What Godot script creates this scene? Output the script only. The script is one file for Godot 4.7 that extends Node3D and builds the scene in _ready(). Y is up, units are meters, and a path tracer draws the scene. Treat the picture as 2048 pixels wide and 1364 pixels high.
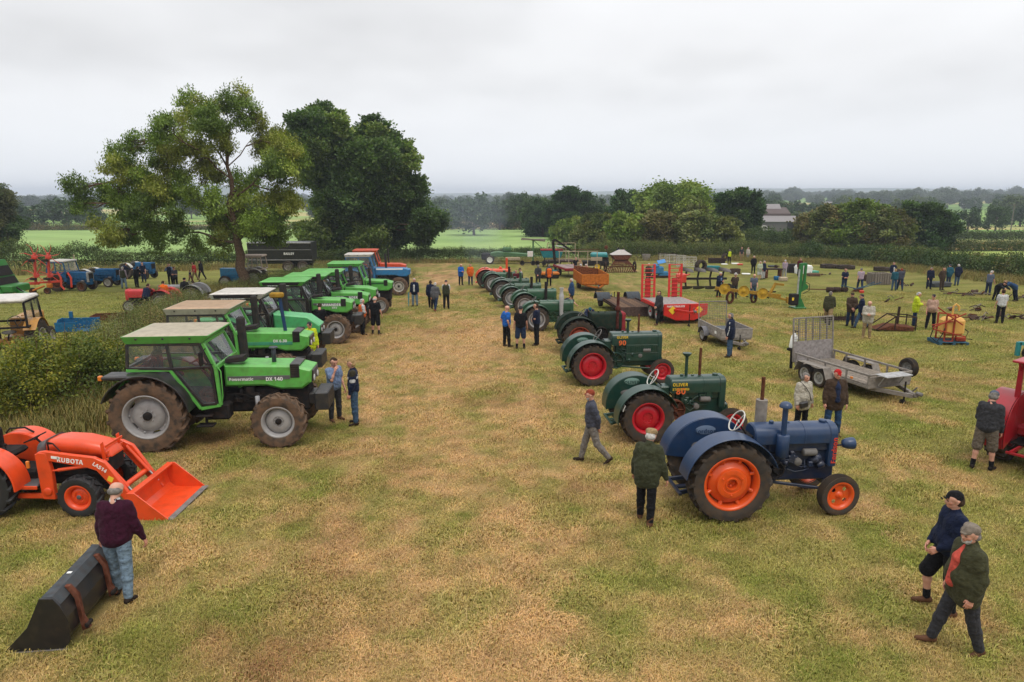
extends Node3D
# A vintage tractor sale in a dry English field: metres, y up, the camera looks towards -z.

var mats := {}
var meshes := {}
var names := {}
var rng := RandomNumberGenerator.new()
var nz := FastNoiseLite.new()
var tex := {}

# ---------------------------------------------------------------- shapes
class Shape:
	var v := PackedVector3Array()
	var n := PackedVector3Array()
	var c := PackedColorArray()
	var tint := Color.WHITE
	var x := Transform3D()

	func tri(a: Vector3, b: Vector3, d: Vector3, na: Vector3, nb: Vector3, nd: Vector3) -> void:
		if (d - a).cross(b - a).dot(na + nb + nd) < 0.0:
			var t := b
			b = d
			d = t
			t = nb
			nb = nd
			nd = t
		v.push_back(x * a)
		v.push_back(x * b)
		v.push_back(x * d)
		n.push_back((x.basis * na).normalized())
		n.push_back((x.basis * nb).normalized())
		n.push_back((x.basis * nd).normalized())
		c.push_back(tint)
		c.push_back(tint)
		c.push_back(tint)

	func flat(a: Vector3, b: Vector3, d: Vector3) -> void:
		var m := (d - a).cross(b - a)
		if m.length_squared() < 1e-14:
			return
		m = m.normalized()
		tri(a, b, d, m, m, m)

	func quad(a: Vector3, b: Vector3, d: Vector3, e: Vector3) -> void:
		flat(a, b, d)
		flat(a, d, e)

	func squad(a: Vector3, b: Vector3, d: Vector3, e: Vector3, na: Vector3, nb: Vector3, nd: Vector3, ne: Vector3) -> void:
		tri(a, b, d, na, nb, nd)
		tri(a, d, e, na, nd, ne)

	func outward(a: Vector3, b: Vector3, d: Vector3, e: Vector3, m: Vector3) -> void:
		tri(a, b, d, m, m, m)
		tri(a, d, e, m, m, m)

	func bp(c0: Vector3, h: Vector3, s: Vector3, k: int, bev: float) -> Vector3:
		var p := Vector3(s.x * h.x, s.y * h.y, s.z * h.z)
		for i in 3:
			if i != k:
				p[i] -= s[i] * bev
		return c0 + p

	func box(c0: Vector3, size: Vector3, bev := 0.012) -> Shape:
		var h := size * 0.5
		bev = minf(bev, minf(h.x, minf(h.y, h.z)) * 0.9)
		for k in 3:
			var l := (k + 1) % 3
			var m := (k + 2) % 3
			for s in [-1.0, 1.0]:
				var nrm := Vector3.ZERO
				nrm[k] = s
				var q := []
				for t in [[-1.0, -1.0], [1.0, -1.0], [1.0, 1.0], [-1.0, 1.0]]:
					var sg := Vector3.ZERO
					sg[k] = s
					sg[l] = t[0]
					sg[m] = t[1]
					q.append(bp(c0, h, sg, k, bev))
				outward(q[0], q[1], q[2], q[3], nrm)
				for t in [-1.0, 1.0]:
					var sa := Vector3.ZERO
					sa[k] = s
					sa[l] = t
					sa[m] = -1.0
					var sb := sa
					sb[m] = 1.0
					var e := Vector3.ZERO
					e[k] = s
					e[l] = t
					outward(bp(c0, h, sa, k, bev), bp(c0, h, sb, k, bev), bp(c0, h, sb, l, bev), bp(c0, h, sa, l, bev), e.normalized())
		for i in 8:
			var s := Vector3(-1 if i & 1 else 1, -1 if i & 2 else 1, -1 if i & 4 else 1)
			tri(bp(c0, h, s, 0, bev), bp(c0, h, s, 1, bev), bp(c0, h, s, 2, bev), s, s, s)
		return self

	# a bar of rectangular section from a to b
	func bar(a: Vector3, b: Vector3, w := 0.05, d := 0.05, bev := 0.006) -> Shape:
		var keep := x
		var z := (b - a).normalized()
		var up := Vector3.UP if absf(z.y) < 0.95 else Vector3.RIGHT
		var xa := up.cross(z).normalized()
		x = keep * Transform3D(Basis(xa, z.cross(xa), z), (a + b) * 0.5)
		box(Vector3.ZERO, Vector3(w, d, a.distance_to(b)), bev)
		x = keep
		return self

	func bars(pts: Array, w := 0.05, d := 0.05, closed := false) -> Shape:
		for i in pts.size() if closed else pts.size() - 1:
			bar(pts[i], pts[(i + 1) % pts.size()], w, d)
		return self

	func ngon(poly: PackedVector2Array, z: float, s: float) -> void:
		var t := Geometry2D.triangulate_polygon(poly)
		var m := Vector3(0, 0, s)
		for i in range(0, t.size(), 3):
			tri(Vector3(poly[t[i]].x, poly[t[i]].y, z), Vector3(poly[t[i + 1]].x, poly[t[i + 1]].y, z), Vector3(poly[t[i + 2]].x, poly[t[i + 2]].y, z), m, m, m)

	# an outline in the xy plane given depth along z, edges chamfered
	func prism(pts: Array, z0: float, z1: float, bev := 0.01) -> Shape:
		var poly := PackedVector2Array(pts)
		var k := poly.size()
		var area := 0.0
		for i in k:
			area += poly[i].cross(poly[(i + 1) % k])
		if area < 0.0:
			poly.reverse()
		var en: Array[Vector2] = []
		for i in k:
			var d := (poly[(i + 1) % k] - poly[i]).normalized()
			en.append(Vector2(d.y, -d.x))
		var inner := PackedVector2Array()
		for i in k:
			var a := en[(i + k - 1) % k]
			var b := en[i]
			inner.append(poly[i] - (a + b) * (bev / maxf(0.35, 1.0 + a.dot(b))))
		if bev <= 0.0:
			inner = poly
		ngon(inner, z1, 1.0)
		ngon(inner, z0, -1.0)
		for i in k:
			var j := (i + 1) % k
			var na := en[i]
			var nb := en[i]
			if en[(i + k - 1) % k].dot(en[i]) > 0.7:
				na = (en[(i + k - 1) % k] + en[i]).normalized()
			if en[j].dot(en[i]) > 0.7:
				nb = (en[j] + en[i]).normalized()
			var a3 := Vector3(na.x, na.y, 0)
			var b3 := Vector3(nb.x, nb.y, 0)
			var p := poly[i]
			var q := poly[j]
			squad(Vector3(p.x, p.y, z0 + bev), Vector3(q.x, q.y, z0 + bev), Vector3(q.x, q.y, z1 - bev), Vector3(p.x, p.y, z1 - bev), a3, b3, b3, a3)
			if bev > 0.0:
				var p2 := inner[i]
				var q2 := inner[j]
				for s in [[z1, -1.0], [z0, 1.0]]:
					var up := Vector3(0, 0, -s[1])
					squad(Vector3(p.x, p.y, s[0] + s[1] * bev), Vector3(q.x, q.y, s[0] + s[1] * bev), Vector3(q2.x, q2.y, s[0]), Vector3(p2.x, p2.y, s[0]), (a3 + up).normalized(), (b3 + up).normalized(), (b3 + up).normalized(), (a3 + up).normalized())
		return self

	# the same with the outline seen from the front (z, y), given length along x
	func prismx(pts: Array, x0: float, x1: float, bev := 0.01) -> Shape:
		var keep := x
		x = keep * Transform3D(Basis(Vector3(0, 0, -1), Vector3.UP, Vector3.RIGHT), Vector3.ZERO)
		var p := []
		for q in pts:
			p.append(Vector2(-q.x, q.y))
		prism(p, x0, x1, bev)
		x = keep
		return self

	# the same with the outline seen from above (x, z), given height along y
	func prismy(pts: Array, y0: float, y1: float, bev := 0.01) -> Shape:
		var keep := x
		x = keep * Transform3D(Basis(Vector3.RIGHT, Vector3(0, 0, -1), Vector3.UP), Vector3.ZERO)
		var p := []
		for q in pts:
			p.append(Vector2(q.x, -q.y))
		prism(p, y0, y1, bev)
		x = keep
		return self

	# (radius, z) profile turned round the z axis
	func lathe(prof: Array, segs := 24, soft := 0.6, a0 := 0.0, a1 := TAU) -> Shape:
		var k := prof.size()
		var pn: Array[Vector2] = []
		for i in k - 1:
			var d: Vector2 = (prof[i + 1] - prof[i]).normalized()
			pn.append(Vector2(d.y, -d.x))
		for i in k - 1:
			var n0 := pn[i]
			var n1 := pn[i]
			if i > 0 and pn[i - 1].dot(pn[i]) > soft:
				n0 = (pn[i - 1] + pn[i]).normalized()
			if i < k - 2 and pn[i + 1].dot(pn[i]) > soft:
				n1 = (pn[i + 1] + pn[i]).normalized()
			var p: Vector2 = prof[i]
			var q: Vector2 = prof[i + 1]
			for s in segs:
				var ta := a0 + (a1 - a0) * s / segs
				var tb := a0 + (a1 - a0) * (s + 1) / segs
				var ca := Vector2(cos(ta), sin(ta))
				var cb := Vector2(cos(tb), sin(tb))
				var A := Vector3(ca.x * p.x, ca.y * p.x, p.y)
				var B := Vector3(cb.x * p.x, cb.y * p.x, p.y)
				var C := Vector3(cb.x * q.x, cb.y * q.x, q.y)
				var D := Vector3(ca.x * q.x, ca.y * q.x, q.y)
				var nA := Vector3(ca.x * n0.x, ca.y * n0.x, n0.y)
				var nB := Vector3(cb.x * n0.x, cb.y * n0.x, n0.y)
				var nC := Vector3(cb.x * n1.x, cb.y * n1.x, n1.y)
				var nD := Vector3(ca.x * n1.x, ca.y * n1.x, n1.y)
				if p.x > 1e-5:
					tri(A, B, C, nA, nB, nC)
				if q.x > 1e-5:
					tri(A, C, D, nA, nC, nD)
		return self

	func lathe_at(o: Vector3, axis: Vector3, prof: Array, segs := 20, soft := 0.6) -> Shape:
		var keep := x
		var z := axis.normalized()
		var up := Vector3.UP if absf(z.y) < 0.95 else Vector3.RIGHT
		var xa := up.cross(z).normalized()
		x = keep * Transform3D(Basis(xa, z.cross(xa), z), o)
		lathe(prof, segs, soft)
		x = keep
		return self

	func disc(o: Vector3, axis: Vector3, r: float, h: float, segs := 20, bev := 0.01) -> Shape:
		return lathe_at(o, axis, [Vector2(0, -h / 2), Vector2(r - bev, -h / 2), Vector2(r, -h / 2 + bev), Vector2(r, h / 2 - bev), Vector2(r - bev, h / 2), Vector2(0, h / 2)], segs)

	func ball(o: Vector3, r: float, sq := Vector3.ONE, segs := 14) -> Shape:
		var keep := x
		x = keep * Transform3D(Basis.from_scale(sq), o)
		var p := []
		for i in 9:
			p.append(Vector2(maxf(0.0, sin(PI * i / 8.0)) * r, -cos(PI * i / 8.0) * r))
		lathe(p, segs, -1.0)
		x = keep
		return self

	# a round tube along points; r is one radius or one per point
	func tube(pts: Array, r, sides := 8, closed := false) -> Shape:
		var k := pts.size()
		var fr: Array[Basis] = []
		var prev := Vector3.ZERO
		for i in k:
			var d: Vector3 = (pts[(i + 1) % k] - pts[(i + k - 1) % k]) if closed else (pts[mini(i + 1, k - 1)] - pts[maxi(i - 1, 0)])
			d = d.normalized()
			var a := prev - d * prev.dot(d)
			if a.length() < 1e-3:
				a = (Vector3.UP if absf(d.y) < 0.9 else Vector3.RIGHT).cross(d)
			a = a.normalized()
			prev = a
			fr.append(Basis(a, d.cross(a), d))
		var last := k if closed else k - 1
		for i in last:
			var j := (i + 1) % k
			var ra: float = r[i] if r is Array else r
			var rb: float = r[j] if r is Array else r
			for s in sides:
				var u := Vector3(cos(TAU * s / sides), sin(TAU * s / sides), 0)
				var w := Vector3(cos(TAU * (s + 1) / sides), sin(TAU * (s + 1) / sides), 0)
				squad(pts[i] + fr[i] * (u * ra), pts[i] + fr[i] * (w * ra), pts[j] + fr[j] * (w * rb), pts[j] + fr[j] * (u * rb), fr[i] * u, fr[i] * w, fr[j] * w, fr[j] * u)
		if not closed:
			for e in [0, k - 1]:
				var re: float = r[e] if r is Array else r
				if re > 0.012:
					for s in sides:
						var u := Vector3(cos(TAU * s / sides), sin(TAU * s / sides), 0)
						var w := Vector3(cos(TAU * (s + 1) / sides), sin(TAU * (s + 1) / sides), 0)
						var m := fr[e].z * (-1.0 if e == 0 else 1.0)
						tri(pts[e], pts[e] + fr[e] * (u * re), pts[e] + fr[e] * (w * re), m, m, m)
		return self

	# a skin over rings that all have the same count of points
	func loft(rings: Array, caps := true) -> Shape:
		var k: int = rings[0].size()
		var nn := []
		for i in rings.size():
			var row := []
			for j in k:
				var du: Vector3 = rings[i][(j + 1) % k] - rings[i][(j + k - 1) % k]
				var dv: Vector3 = rings[mini(i + 1, rings.size() - 1)][j] - rings[maxi(i - 1, 0)][j]
				row.append(du.cross(dv).normalized())
			nn.append(row)
		for i in rings.size() - 1:
			for j in k:
				var l := (j + 1) % k
				squad(rings[i][j], rings[i][l], rings[i + 1][l], rings[i + 1][j], nn[i][j], nn[i][l], nn[i + 1][l], nn[i + 1][j])
		if caps:
			for e in [0, rings.size() - 1]:
				var o := Vector3.ZERO
				for p in rings[e]:
					o += p / k
				for j in k:
					flat(o, rings[e][j], rings[e][(j + 1) % k])
		return self

	# a curved sheet of some thickness over a mudguard arc round the z axis
	func arc(r0: float, r1: float, a0: float, a1: float, z0: float, z1: float, segs := 20) -> Shape:
		var p := []
		for i in segs + 1:
			var t := a0 + (a1 - a0) * i / segs
			p.append(Vector2(cos(t), sin(t)) * r1)
		for i in segs + 1:
			var t := a1 + (a0 - a1) * i / segs
			p.append(Vector2(cos(t), sin(t)) * r0)
		return prism(p, z0, z1, 0.004)

	func move(o: Vector3, turn := 0.0, s := 1.0) -> Shape:
		x = Transform3D(Basis(Vector3.UP, turn).scaled(Vector3.ONE * s), o)
		return self

	func mesh() -> ArrayMesh:
		var a := []
		a.resize(Mesh.ARRAY_MAX)
		a[Mesh.ARRAY_VERTEX] = v
		a[Mesh.ARRAY_NORMAL] = n
		a[Mesh.ARRAY_COLOR] = c
		var m := ArrayMesh.new()
		m.add_surface_from_arrays(Mesh.PRIMITIVE_TRIANGLES, a)
		return m

func S() -> Shape:
	return Shape.new()

func V(x: float, y: float, z: float) -> Vector3:
	return Vector3(x, y, z)

func numbered(called: String) -> String:
	names[called] = names.get(called, -1) + 1
	return called if names[called] == 0 else "%s_%03d" % [called, names[called]]

func thing(called: String, label: String, category: String, at := Vector3.ZERO, turn := 0.0, group := "") -> Node3D:
	var o := Node3D.new()
	o.name = numbered(called)
	add_child(o, true)
	o.position = at
	o.rotation.y = turn
	tag(o, label, category, group)
	return o

func tag(o: Node, label: String, category: String, group := "") -> void:
	o.set_meta("label", label)
	o.set_meta("category", category)
	if group:
		o.set_meta("group", group)

func put(called: String, m, material: Material, parent: Node = self, at := Transform3D()) -> MeshInstance3D:
	var o := MeshInstance3D.new()
	o.mesh = m.mesh() if m is Shape else m
	o.material_override = material
	o.transform = at
	if parent == self:
		called = numbered(called)
	else:
		var base := called
		var k := 0
		while parent.has_node(called):
			k += 1
			called = "%s_%03d" % [base, k]
	o.name = called
	parent.add_child(o, true)
	return o

func hold(called: String, parent: Node, at := Transform3D()) -> Node3D:
	var o := Node3D.new()
	var base := called
	var k := 0
	while parent.has_node(called):
		k += 1
		called = "%s_%03d" % [base, k]
	o.name = called
	o.transform = at
	parent.add_child(o, true)
	return o

func structure(o: Node) -> void:
	o.set_meta("kind", "structure")

func stuff(o: Node) -> void:
	o.set_meta("kind", "stuff")

func lin(r: float, g: float, b: float) -> Color:
	return Color(r, g, b).linear_to_srgb()

# ---------------------------------------------------------------- materials
const PAINT := {
	"sward": [Color(1, 1, 1), "plain"],
	"far_ground": [Color(1, 1, 1), "plain"],
	"hill": [Color(0.07, 0.1, 0.045), "plain"],
	"grass": [Color(1, 1, 1), "leaf"],
	"bark": [Color(0.16, 0.125, 0.09), "rust"],
	"far_bark": [Color(0.1, 0.08, 0.06), "plain"],
	"engine_black": [Color(0.018, 0.018, 0.02), "dull"],
	"leaf_green_paint": [Color(0.1, 0.4, 0.068), "paint"],
	"cab_black": [Color(0.015, 0.015, 0.018), "paint"],
	"muddy_rubber": [Color(0.045, 0.042, 0.04), "mud"],
	"silver_rim": [Color(0.34, 0.33, 0.33), "paint"],
	"filter_grey": [Color(0.4, 0.4, 0.42), "paint"],
	"lamp_glass": [Color(0.55, 0.55, 0.52), "shine"],
	"white_print": [Color(0.75, 0.75, 0.72), "plain"],
	"exhaust_black": [Color(0.035, 0.034, 0.036), "dull"],
	"navy_pipe": [Color(0.02, 0.03, 0.05), "paint"],
	"intake_blue": [Color(0.02, 0.06, 0.15), "dull"],
	"ochre_paint": [Color(0.42, 0.24, 0.03), "dull"],
	"weight_black": [Color(0.02, 0.022, 0.026), "paint"],
	"amber": [Color(0.7, 0.2, 0.02), "shine"],
	"cab_glass": [Color(1, 1, 1), "glass"],
	"old_rubber": [Color(0.05, 0.047, 0.045), "rubber"],
	"oily_steel": [Color(0.2, 0.19, 0.18), "dull"],
	"plate_white": [Color(0.7, 0.7, 0.65), "plain"],
	"cab_white": [Color(0.62, 0.6, 0.55), "dull"],
	"bright_orange": [Color(0.75, 0.068, 0.012), "shine"],
	"warm_grey": [Color(0.09, 0.09, 0.095), "paint"],
	"clean_rubber": [Color(0.014, 0.014, 0.015), "plain"],
	"bright_steel": [Color(0.6, 0.6, 0.6), "metal"],
	"label_yellow": [Color(0.75, 0.5, 0.02), "plain"],
	"worn_steel": [Color(0.22, 0.2, 0.19), "dull"],
	"road_rubber": [Color(0.03, 0.03, 0.03), "rubber"],
	"rusty_iron": [Color(0.15, 0.07, 0.04), "rust"],
	"dark_iron": [Color(0.06, 0.045, 0.038), "rust"],
	"galvanised": [Color(0.3, 0.27, 0.24), "dull"],
	"bucket_black": [Color(0.012, 0.012, 0.014), "shine"],
	"worn_brown_steel": [Color(0.13, 0.085, 0.065), "rust"],
	"slate_paint": [Color(0.075, 0.085, 0.095), "dull"],
	"bracket_rust": [Color(0.17, 0.075, 0.05), "rust"],
	"pale_rim": [Color(0.4, 0.39, 0.36), "dull"],
	"grey_plank": [Color(0.3, 0.255, 0.21), "wood"],
	"pale_plank": [Color(0.38, 0.32, 0.26), "wood"],
	"pale_alloy": [Color(0.45, 0.45, 0.45), "dull"],
	"tread_plate": [Color(0.34, 0.31, 0.3), "dull"],
	"slate_deck": [Color(0.13, 0.15, 0.17), "dull"],
	"grey_alloy": [Color(0.34, 0.31, 0.28), "dull"],
	"guard_grey": [Color(0.2, 0.2, 0.22), "dull"],
	"trailer_red": [Color(0.62, 0.015, 0.012), "paint"],
	"earthy_plank": [Color(0.2, 0.12, 0.075), "wood"],
	"dark_plank": [Color(0.12, 0.075, 0.055), "wood"],
	"slate_guard": [Color(0.07, 0.085, 0.1), "dull"],
	"tipper_orange": [Color(0.56, 0.17, 0.025), "dull"],
	"rusty_orange": [Color(0.22, 0.09, 0.04), "rust"],
	"old_red": [Color(0.3, 0.03, 0.04), "dull"],
	"pink_plank": [Color(0.42, 0.3, 0.3), "wood"],
	"cream_paint": [Color(0.5, 0.4, 0.28), "dull"],
	"hay_red": [Color(0.62, 0.045, 0.02), "paint"],
	"baler_green": [Color(0.02, 0.17, 0.025), "paint"],
	"box_blue": [Color(0.01, 0.13, 0.28), "dull"],
	"bulk_black": [Color(0.012, 0.016, 0.022), "paint"],
	"moss_green": [Color(0.09, 0.19, 0.09), "dull"],
	"drill_teal": [Color(0.02, 0.2, 0.23), "dull"],
	"compressor_teal": [Color(0.015, 0.23, 0.24), "paint"],
	"white_sheet": [Color(0.6, 0.55, 0.52), "cloth"],
	"gate_white": [Color(0.5, 0.47, 0.42), "dull"],
	"plough_steel": [Color(0.13, 0.115, 0.105), "metal"],
	"label_ochre": [Color(0.55, 0.33, 0.03), "dull"],
	"engine_blue": [Color(0.05, 0.22, 0.42), "dull"],
	"lid_blue": [Color(0.02, 0.2, 0.5), "paint"],
	"splitter_green": [Color(0.01, 0.16, 0.035), "paint"],
	"pallet_blue": [Color(0.06, 0.15, 0.22), "wood"],
	"tank_yellow": [Color(0.62, 0.33, 0.07), "plain"],
	"boom_red": [Color(0.4, 0.06, 0.03), "dull"],
	"old_blue": [Color(0.03, 0.1, 0.16), "dull"],
	"tray_green": [Color(0.03, 0.32, 0.2), "paint"],
	"ash_bark": [Color(0.15, 0.12, 0.085), "rust"],
	"leaf_mid": [Color(0.065, 0.105, 0.04), "leaf"],
	"leaf_dark": [Color(0.05, 0.085, 0.036), "leaf"],
	"leaf_pale": [Color(0.11, 0.145, 0.055), "leaf"],
	"barn_board": [Color(0.2, 0.18, 0.175), "wood"],
	"barn_slate": [Color(0.3, 0.28, 0.28), "dull"],
	"barn_rust_roof": [Color(0.13, 0.1, 0.095), "dull"],
	"brick": [Color(0.3, 0.1, 0.07), "dull"],
	"old_tile": [Color(0.16, 0.115, 0.1), "dull"],
	"pale_door": [Color(0.45, 0.4, 0.36), "dull"],
	"pole_wood": [Color(0.3, 0.27, 0.23), "wood"],
	"band_grey": [Color(0.1, 0.11, 0.11), "paint"],
	"roof_tan": [Color(0.42, 0.36, 0.26), "paint"],
	"mint_band": [Color(0.05, 0.3, 0.17), "paint"],
	"roof_cream": [Color(0.5, 0.5, 0.38), "paint"],
	"roof_rust": [Color(0.42, 0.27, 0.16), "paint"],
	"mint_green": [Color(0.07, 0.4, 0.14), "paint"],
	"roof_white": [Color(0.62, 0.58, 0.53), "paint"],
	"deep_green": [Color(0.01, 0.1, 0.02), "paint"],
	"ford_blue": [Color(0.02, 0.17, 0.37), "paint"],
	"dark_blue_frame": [Color(0.015, 0.1, 0.22), "paint"],
	"white_rim": [Color(0.5, 0.47, 0.42), "dull"],
	"fiat_red": [Color(0.6, 0.07, 0.02), "paint"],
	"navy_paint": [Color(0.011, 0.037, 0.1), "shine"],
	"wheel_orange": [Color(0.72, 0.085, 0.01), "shine"],
	"ivory_wheel": [Color(0.5, 0.48, 0.44), "plain"],
	"navy_dark": [Color(0.007, 0.018, 0.05), "paint"],
	"pale_blue_emblem": [Color(0.12, 0.17, 0.26), "plain"],
	"red_print": [Color(0.6, 0.05, 0.02), "plain"],
	"bottle_green": [Color(0.008, 0.042, 0.03), "shine"],
	"cherry_red": [Color(0.48, 0.006, 0.02), "shine"],
	"decal_yellow": [Color(0.7, 0.45, 0.02), "plain"],
	"decal_orange": [Color(0.7, 0.12, 0.02), "plain"],
	"green_emblem": [Color(0.16, 0.26, 0.22), "plain"],
	"marshall_green": [Color(0.012, 0.07, 0.032), "paint"],
	"black_green": [Color(0.012, 0.03, 0.022), "dull"],
	"rim_rust_red": [Color(0.34, 0.06, 0.03), "dull"],
	"chimney_brown": [Color(0.11, 0.04, 0.035), "rust"],
	"aluminium_paint": [Color(0.42, 0.42, 0.42), "paint"],
	"hot_orange": [Color(0.68, 0.075, 0.015), "paint"],
	"faded_blue": [Color(0.015, 0.115, 0.27), "dull"],
	"grille_grey": [Color(0.35, 0.35, 0.34), "dull"],
	"bright_blue": [Color(0.01, 0.2, 0.4), "paint"],
	"cab_cream": [Color(0.55, 0.44, 0.36), "dull"],
	"faded_red": [Color(0.5, 0.02, 0.025), "paint"],
	"ferguson_grey": [Color(0.2, 0.2, 0.205), "paint"],
	"cab_ochre": [Color(0.5, 0.24, 0.05), "paint"],
	"crimson": [Color(0.36, 0.008, 0.018), "shine"],
	"bag_leather": [Color(0.02, 0.02, 0.024), "paint"],
	"umbrella_teal": [Color(0.1, 0.34, 0.38), "cloth"]}

func paint(key: String) -> StandardMaterial3D:
	return mat(key, PAINT[key][0], PAINT[key][1])
func noise_tex(key: String, freq: float, stops: Array, octaves := 4, size := 256, bump := false) -> NoiseTexture2D:
	if tex.has(key):
		return tex[key]
	var f := FastNoiseLite.new()
	f.seed = key.hash() % 1000
	f.frequency = freq
	f.fractal_octaves = octaves
	var t := NoiseTexture2D.new()
	t.width = size
	t.height = size
	t.seamless = true
	t.noise = f
	if stops:
		var g := Gradient.new()
		g.offsets = PackedFloat32Array(stops.map(func(s): return s[0]))
		g.colors = PackedColorArray(stops.map(func(s): return s[1]))
		t.color_ramp = g
	t.as_normal_map = bump
	tex[key] = t
	return t

func gr(v: float) -> Color:
	return Color(v, v, v)

# kind: paint (glossy, dusty), dull (old paint), rust, rubber, metal, cloth, wood, dark
func mat(key: String, col: Color, kind := "paint") -> StandardMaterial3D:
	if mats.has(key):
		return mats[key]
	var m := StandardMaterial3D.new()
	m.resource_name = key
	m.albedo_color = lin(col.r, col.g, col.b)
	m.uv1_triplanar = true
	m.uv1_scale = Vector3.ONE * 0.9
	match kind:
		"paint":
			m.roughness = 0.42
			m.albedo_texture = noise_tex("paint", 0.012, [[0.0, gr(0.86)], [0.5, gr(0.97)], [1.0, gr(1.0)]])
			m.detail_enabled = true
			m.detail_blend_mode = BaseMaterial3D.BLEND_MODE_MIX
			m.detail_albedo = noise_tex("dust", 0.02, [[0.0, Color(0.36, 0.3, 0.22, 0.3)], [0.42, Color(0.36, 0.3, 0.22, 0.12)], [0.6, Color(0.36, 0.3, 0.22, 0.03)], [1.0, Color(0.36, 0.3, 0.22, 0.0)]], 5)
			m.detail_uv_layer = BaseMaterial3D.DETAIL_UV_1
			m.roughness_texture = noise_tex("gloss", 0.015, [[0.0, gr(0.7)], [1.0, gr(1.0)]])
			m.roughness_texture_channel = BaseMaterial3D.TEXTURE_CHANNEL_RED
		"shine":
			m.roughness = 0.3
			m.albedo_texture = noise_tex("paint", 0.012, [[0.0, gr(0.86)], [0.5, gr(0.97)], [1.0, gr(1.0)]])
			m.detail_enabled = true
			m.detail_blend_mode = BaseMaterial3D.BLEND_MODE_MIX
			m.detail_albedo = noise_tex("thin_dust", 0.02, [[0.0, Color(0.4, 0.34, 0.26, 0.14)], [0.5, Color(0.4, 0.34, 0.26, 0.03)], [1.0, Color(0.4, 0.34, 0.26, 0.0)]], 5)
			m.detail_uv_layer = BaseMaterial3D.DETAIL_UV_1
		"dull":
			m.roughness = 0.75
			m.albedo_texture = noise_tex("worn", 0.02, [[0.0, gr(0.76)], [0.45, gr(0.9)], [1.0, gr(1.0)]], 5)
			m.detail_enabled = true
			m.detail_blend_mode = BaseMaterial3D.BLEND_MODE_MIX
			m.detail_albedo = noise_tex("grime", 0.025, [[0.0, Color(0.3, 0.2, 0.13, 0.4)], [0.4, Color(0.3, 0.22, 0.15, 0.16)], [0.55, Color(0.3, 0.24, 0.17, 0.05)], [1.0, Color(0.3, 0.24, 0.17, 0.0)]], 5)
			m.detail_uv_layer = BaseMaterial3D.DETAIL_UV_1
		"rust":
			m.roughness = 0.9
			m.albedo_texture = noise_tex("rust", 0.03, [[0.0, Color(0.5, 0.45, 0.42)], [0.5, Color(0.85, 0.75, 0.7)], [1.0, Color(1.0, 1.0, 1.0)]], 5)
		"rubber":
			m.roughness = 0.85
			m.albedo_texture = noise_tex("worn", 0.02, [])
			m.detail_enabled = true
			m.detail_blend_mode = BaseMaterial3D.BLEND_MODE_MIX
			m.detail_albedo = noise_tex("mud", 0.018, [[0.0, Color(0.36, 0.28, 0.21, 0.75)], [0.45, Color(0.34, 0.27, 0.2, 0.4)], [0.7, Color(0.34, 0.28, 0.22, 0.12)], [1.0, Color(0.34, 0.28, 0.22, 0.05)]], 5)
			m.detail_uv_layer = BaseMaterial3D.DETAIL_UV_1
		"mud":
			m.roughness = 0.95
			m.albedo_texture = noise_tex("worn", 0.02, [])
			m.detail_enabled = true
			m.detail_blend_mode = BaseMaterial3D.BLEND_MODE_MIX
			m.detail_albedo = noise_tex("thick_mud", 0.016, [[0.0, Color(0.46, 0.36, 0.28, 0.95)], [0.5, Color(0.43, 0.34, 0.27, 0.7)], [0.75, Color(0.4, 0.33, 0.27, 0.3)], [1.0, Color(0.34, 0.28, 0.22, 0.1)]], 5)
			m.detail_uv_layer = BaseMaterial3D.DETAIL_UV_1
		"metal":
			m.roughness = 0.5
			m.metallic = 0.75
			m.albedo_texture = noise_tex("worn", 0.02, [])
		"cloth":
			m.roughness = 0.95
			m.uv1_scale = Vector3.ONE * 2.2
			m.rim_enabled = true
			m.rim = 0.25
			m.albedo_texture = noise_tex("weave", 0.03, [[0.0, gr(0.6)], [0.5, gr(0.88)], [1.0, gr(1.0)]], 5)
			m.heightmap_enabled = true
			m.heightmap_texture = noise_tex("folds", 0.014, [[0.0, gr(0.0)], [0.45, gr(0.35)], [0.55, gr(0.7)], [1.0, gr(1.0)]], 3)
			m.heightmap_scale = 1.5
		"wood":
			m.roughness = 0.9
			m.uv1_scale = Vector3(0.7, 3.0, 3.0)
			m.albedo_texture = noise_tex("grain", 0.03, [[0.0, gr(0.45)], [0.5, gr(0.8)], [1.0, gr(1.0)]], 5)
		"skin":
			m.roughness = 0.55
			m.vertex_color_use_as_albedo = true
			m.subsurf_scatter_enabled = true
			m.subsurf_scatter_strength = 0.08
		"leaf":
			m.roughness = 0.6
			m.uv1_triplanar = false
			m.vertex_color_use_as_albedo = true
			m.backlight_enabled = true
			m.backlight = lin(0.5, 0.6, 0.18)
			m.cull_mode = BaseMaterial3D.CULL_DISABLED
		"glass":
			m.uv1_triplanar = false
			m.transparency = BaseMaterial3D.TRANSPARENCY_ALPHA
			m.albedo_color = Color(0.6, 0.64, 0.64, 0.08)
			m.roughness = 0.06
		"plain":
			m.uv1_triplanar = false
			m.roughness = 0.6
	if kind in ["dull", "rubber", "mud", "cloth", "rust", "leaf", "wood"]:
		m.metallic_specular = 0.24
	mats[key] = m
	return m

func letters(text: String, size: float, parent: Node, at: Transform3D, material: Material, bold := true, called := "lettering") -> void:
	var t := TextMesh.new()
	var f := SystemFont.new()
	f.font_names = PackedStringArray(["Droid Sans"])
	f.font_weight = 700 if bold else 400
	t.font = f
	t.text = text
	t.font_size = 32
	t.pixel_size = size / 24.0
	t.depth = 0.004
	put(called, t, material, parent, at)

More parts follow.
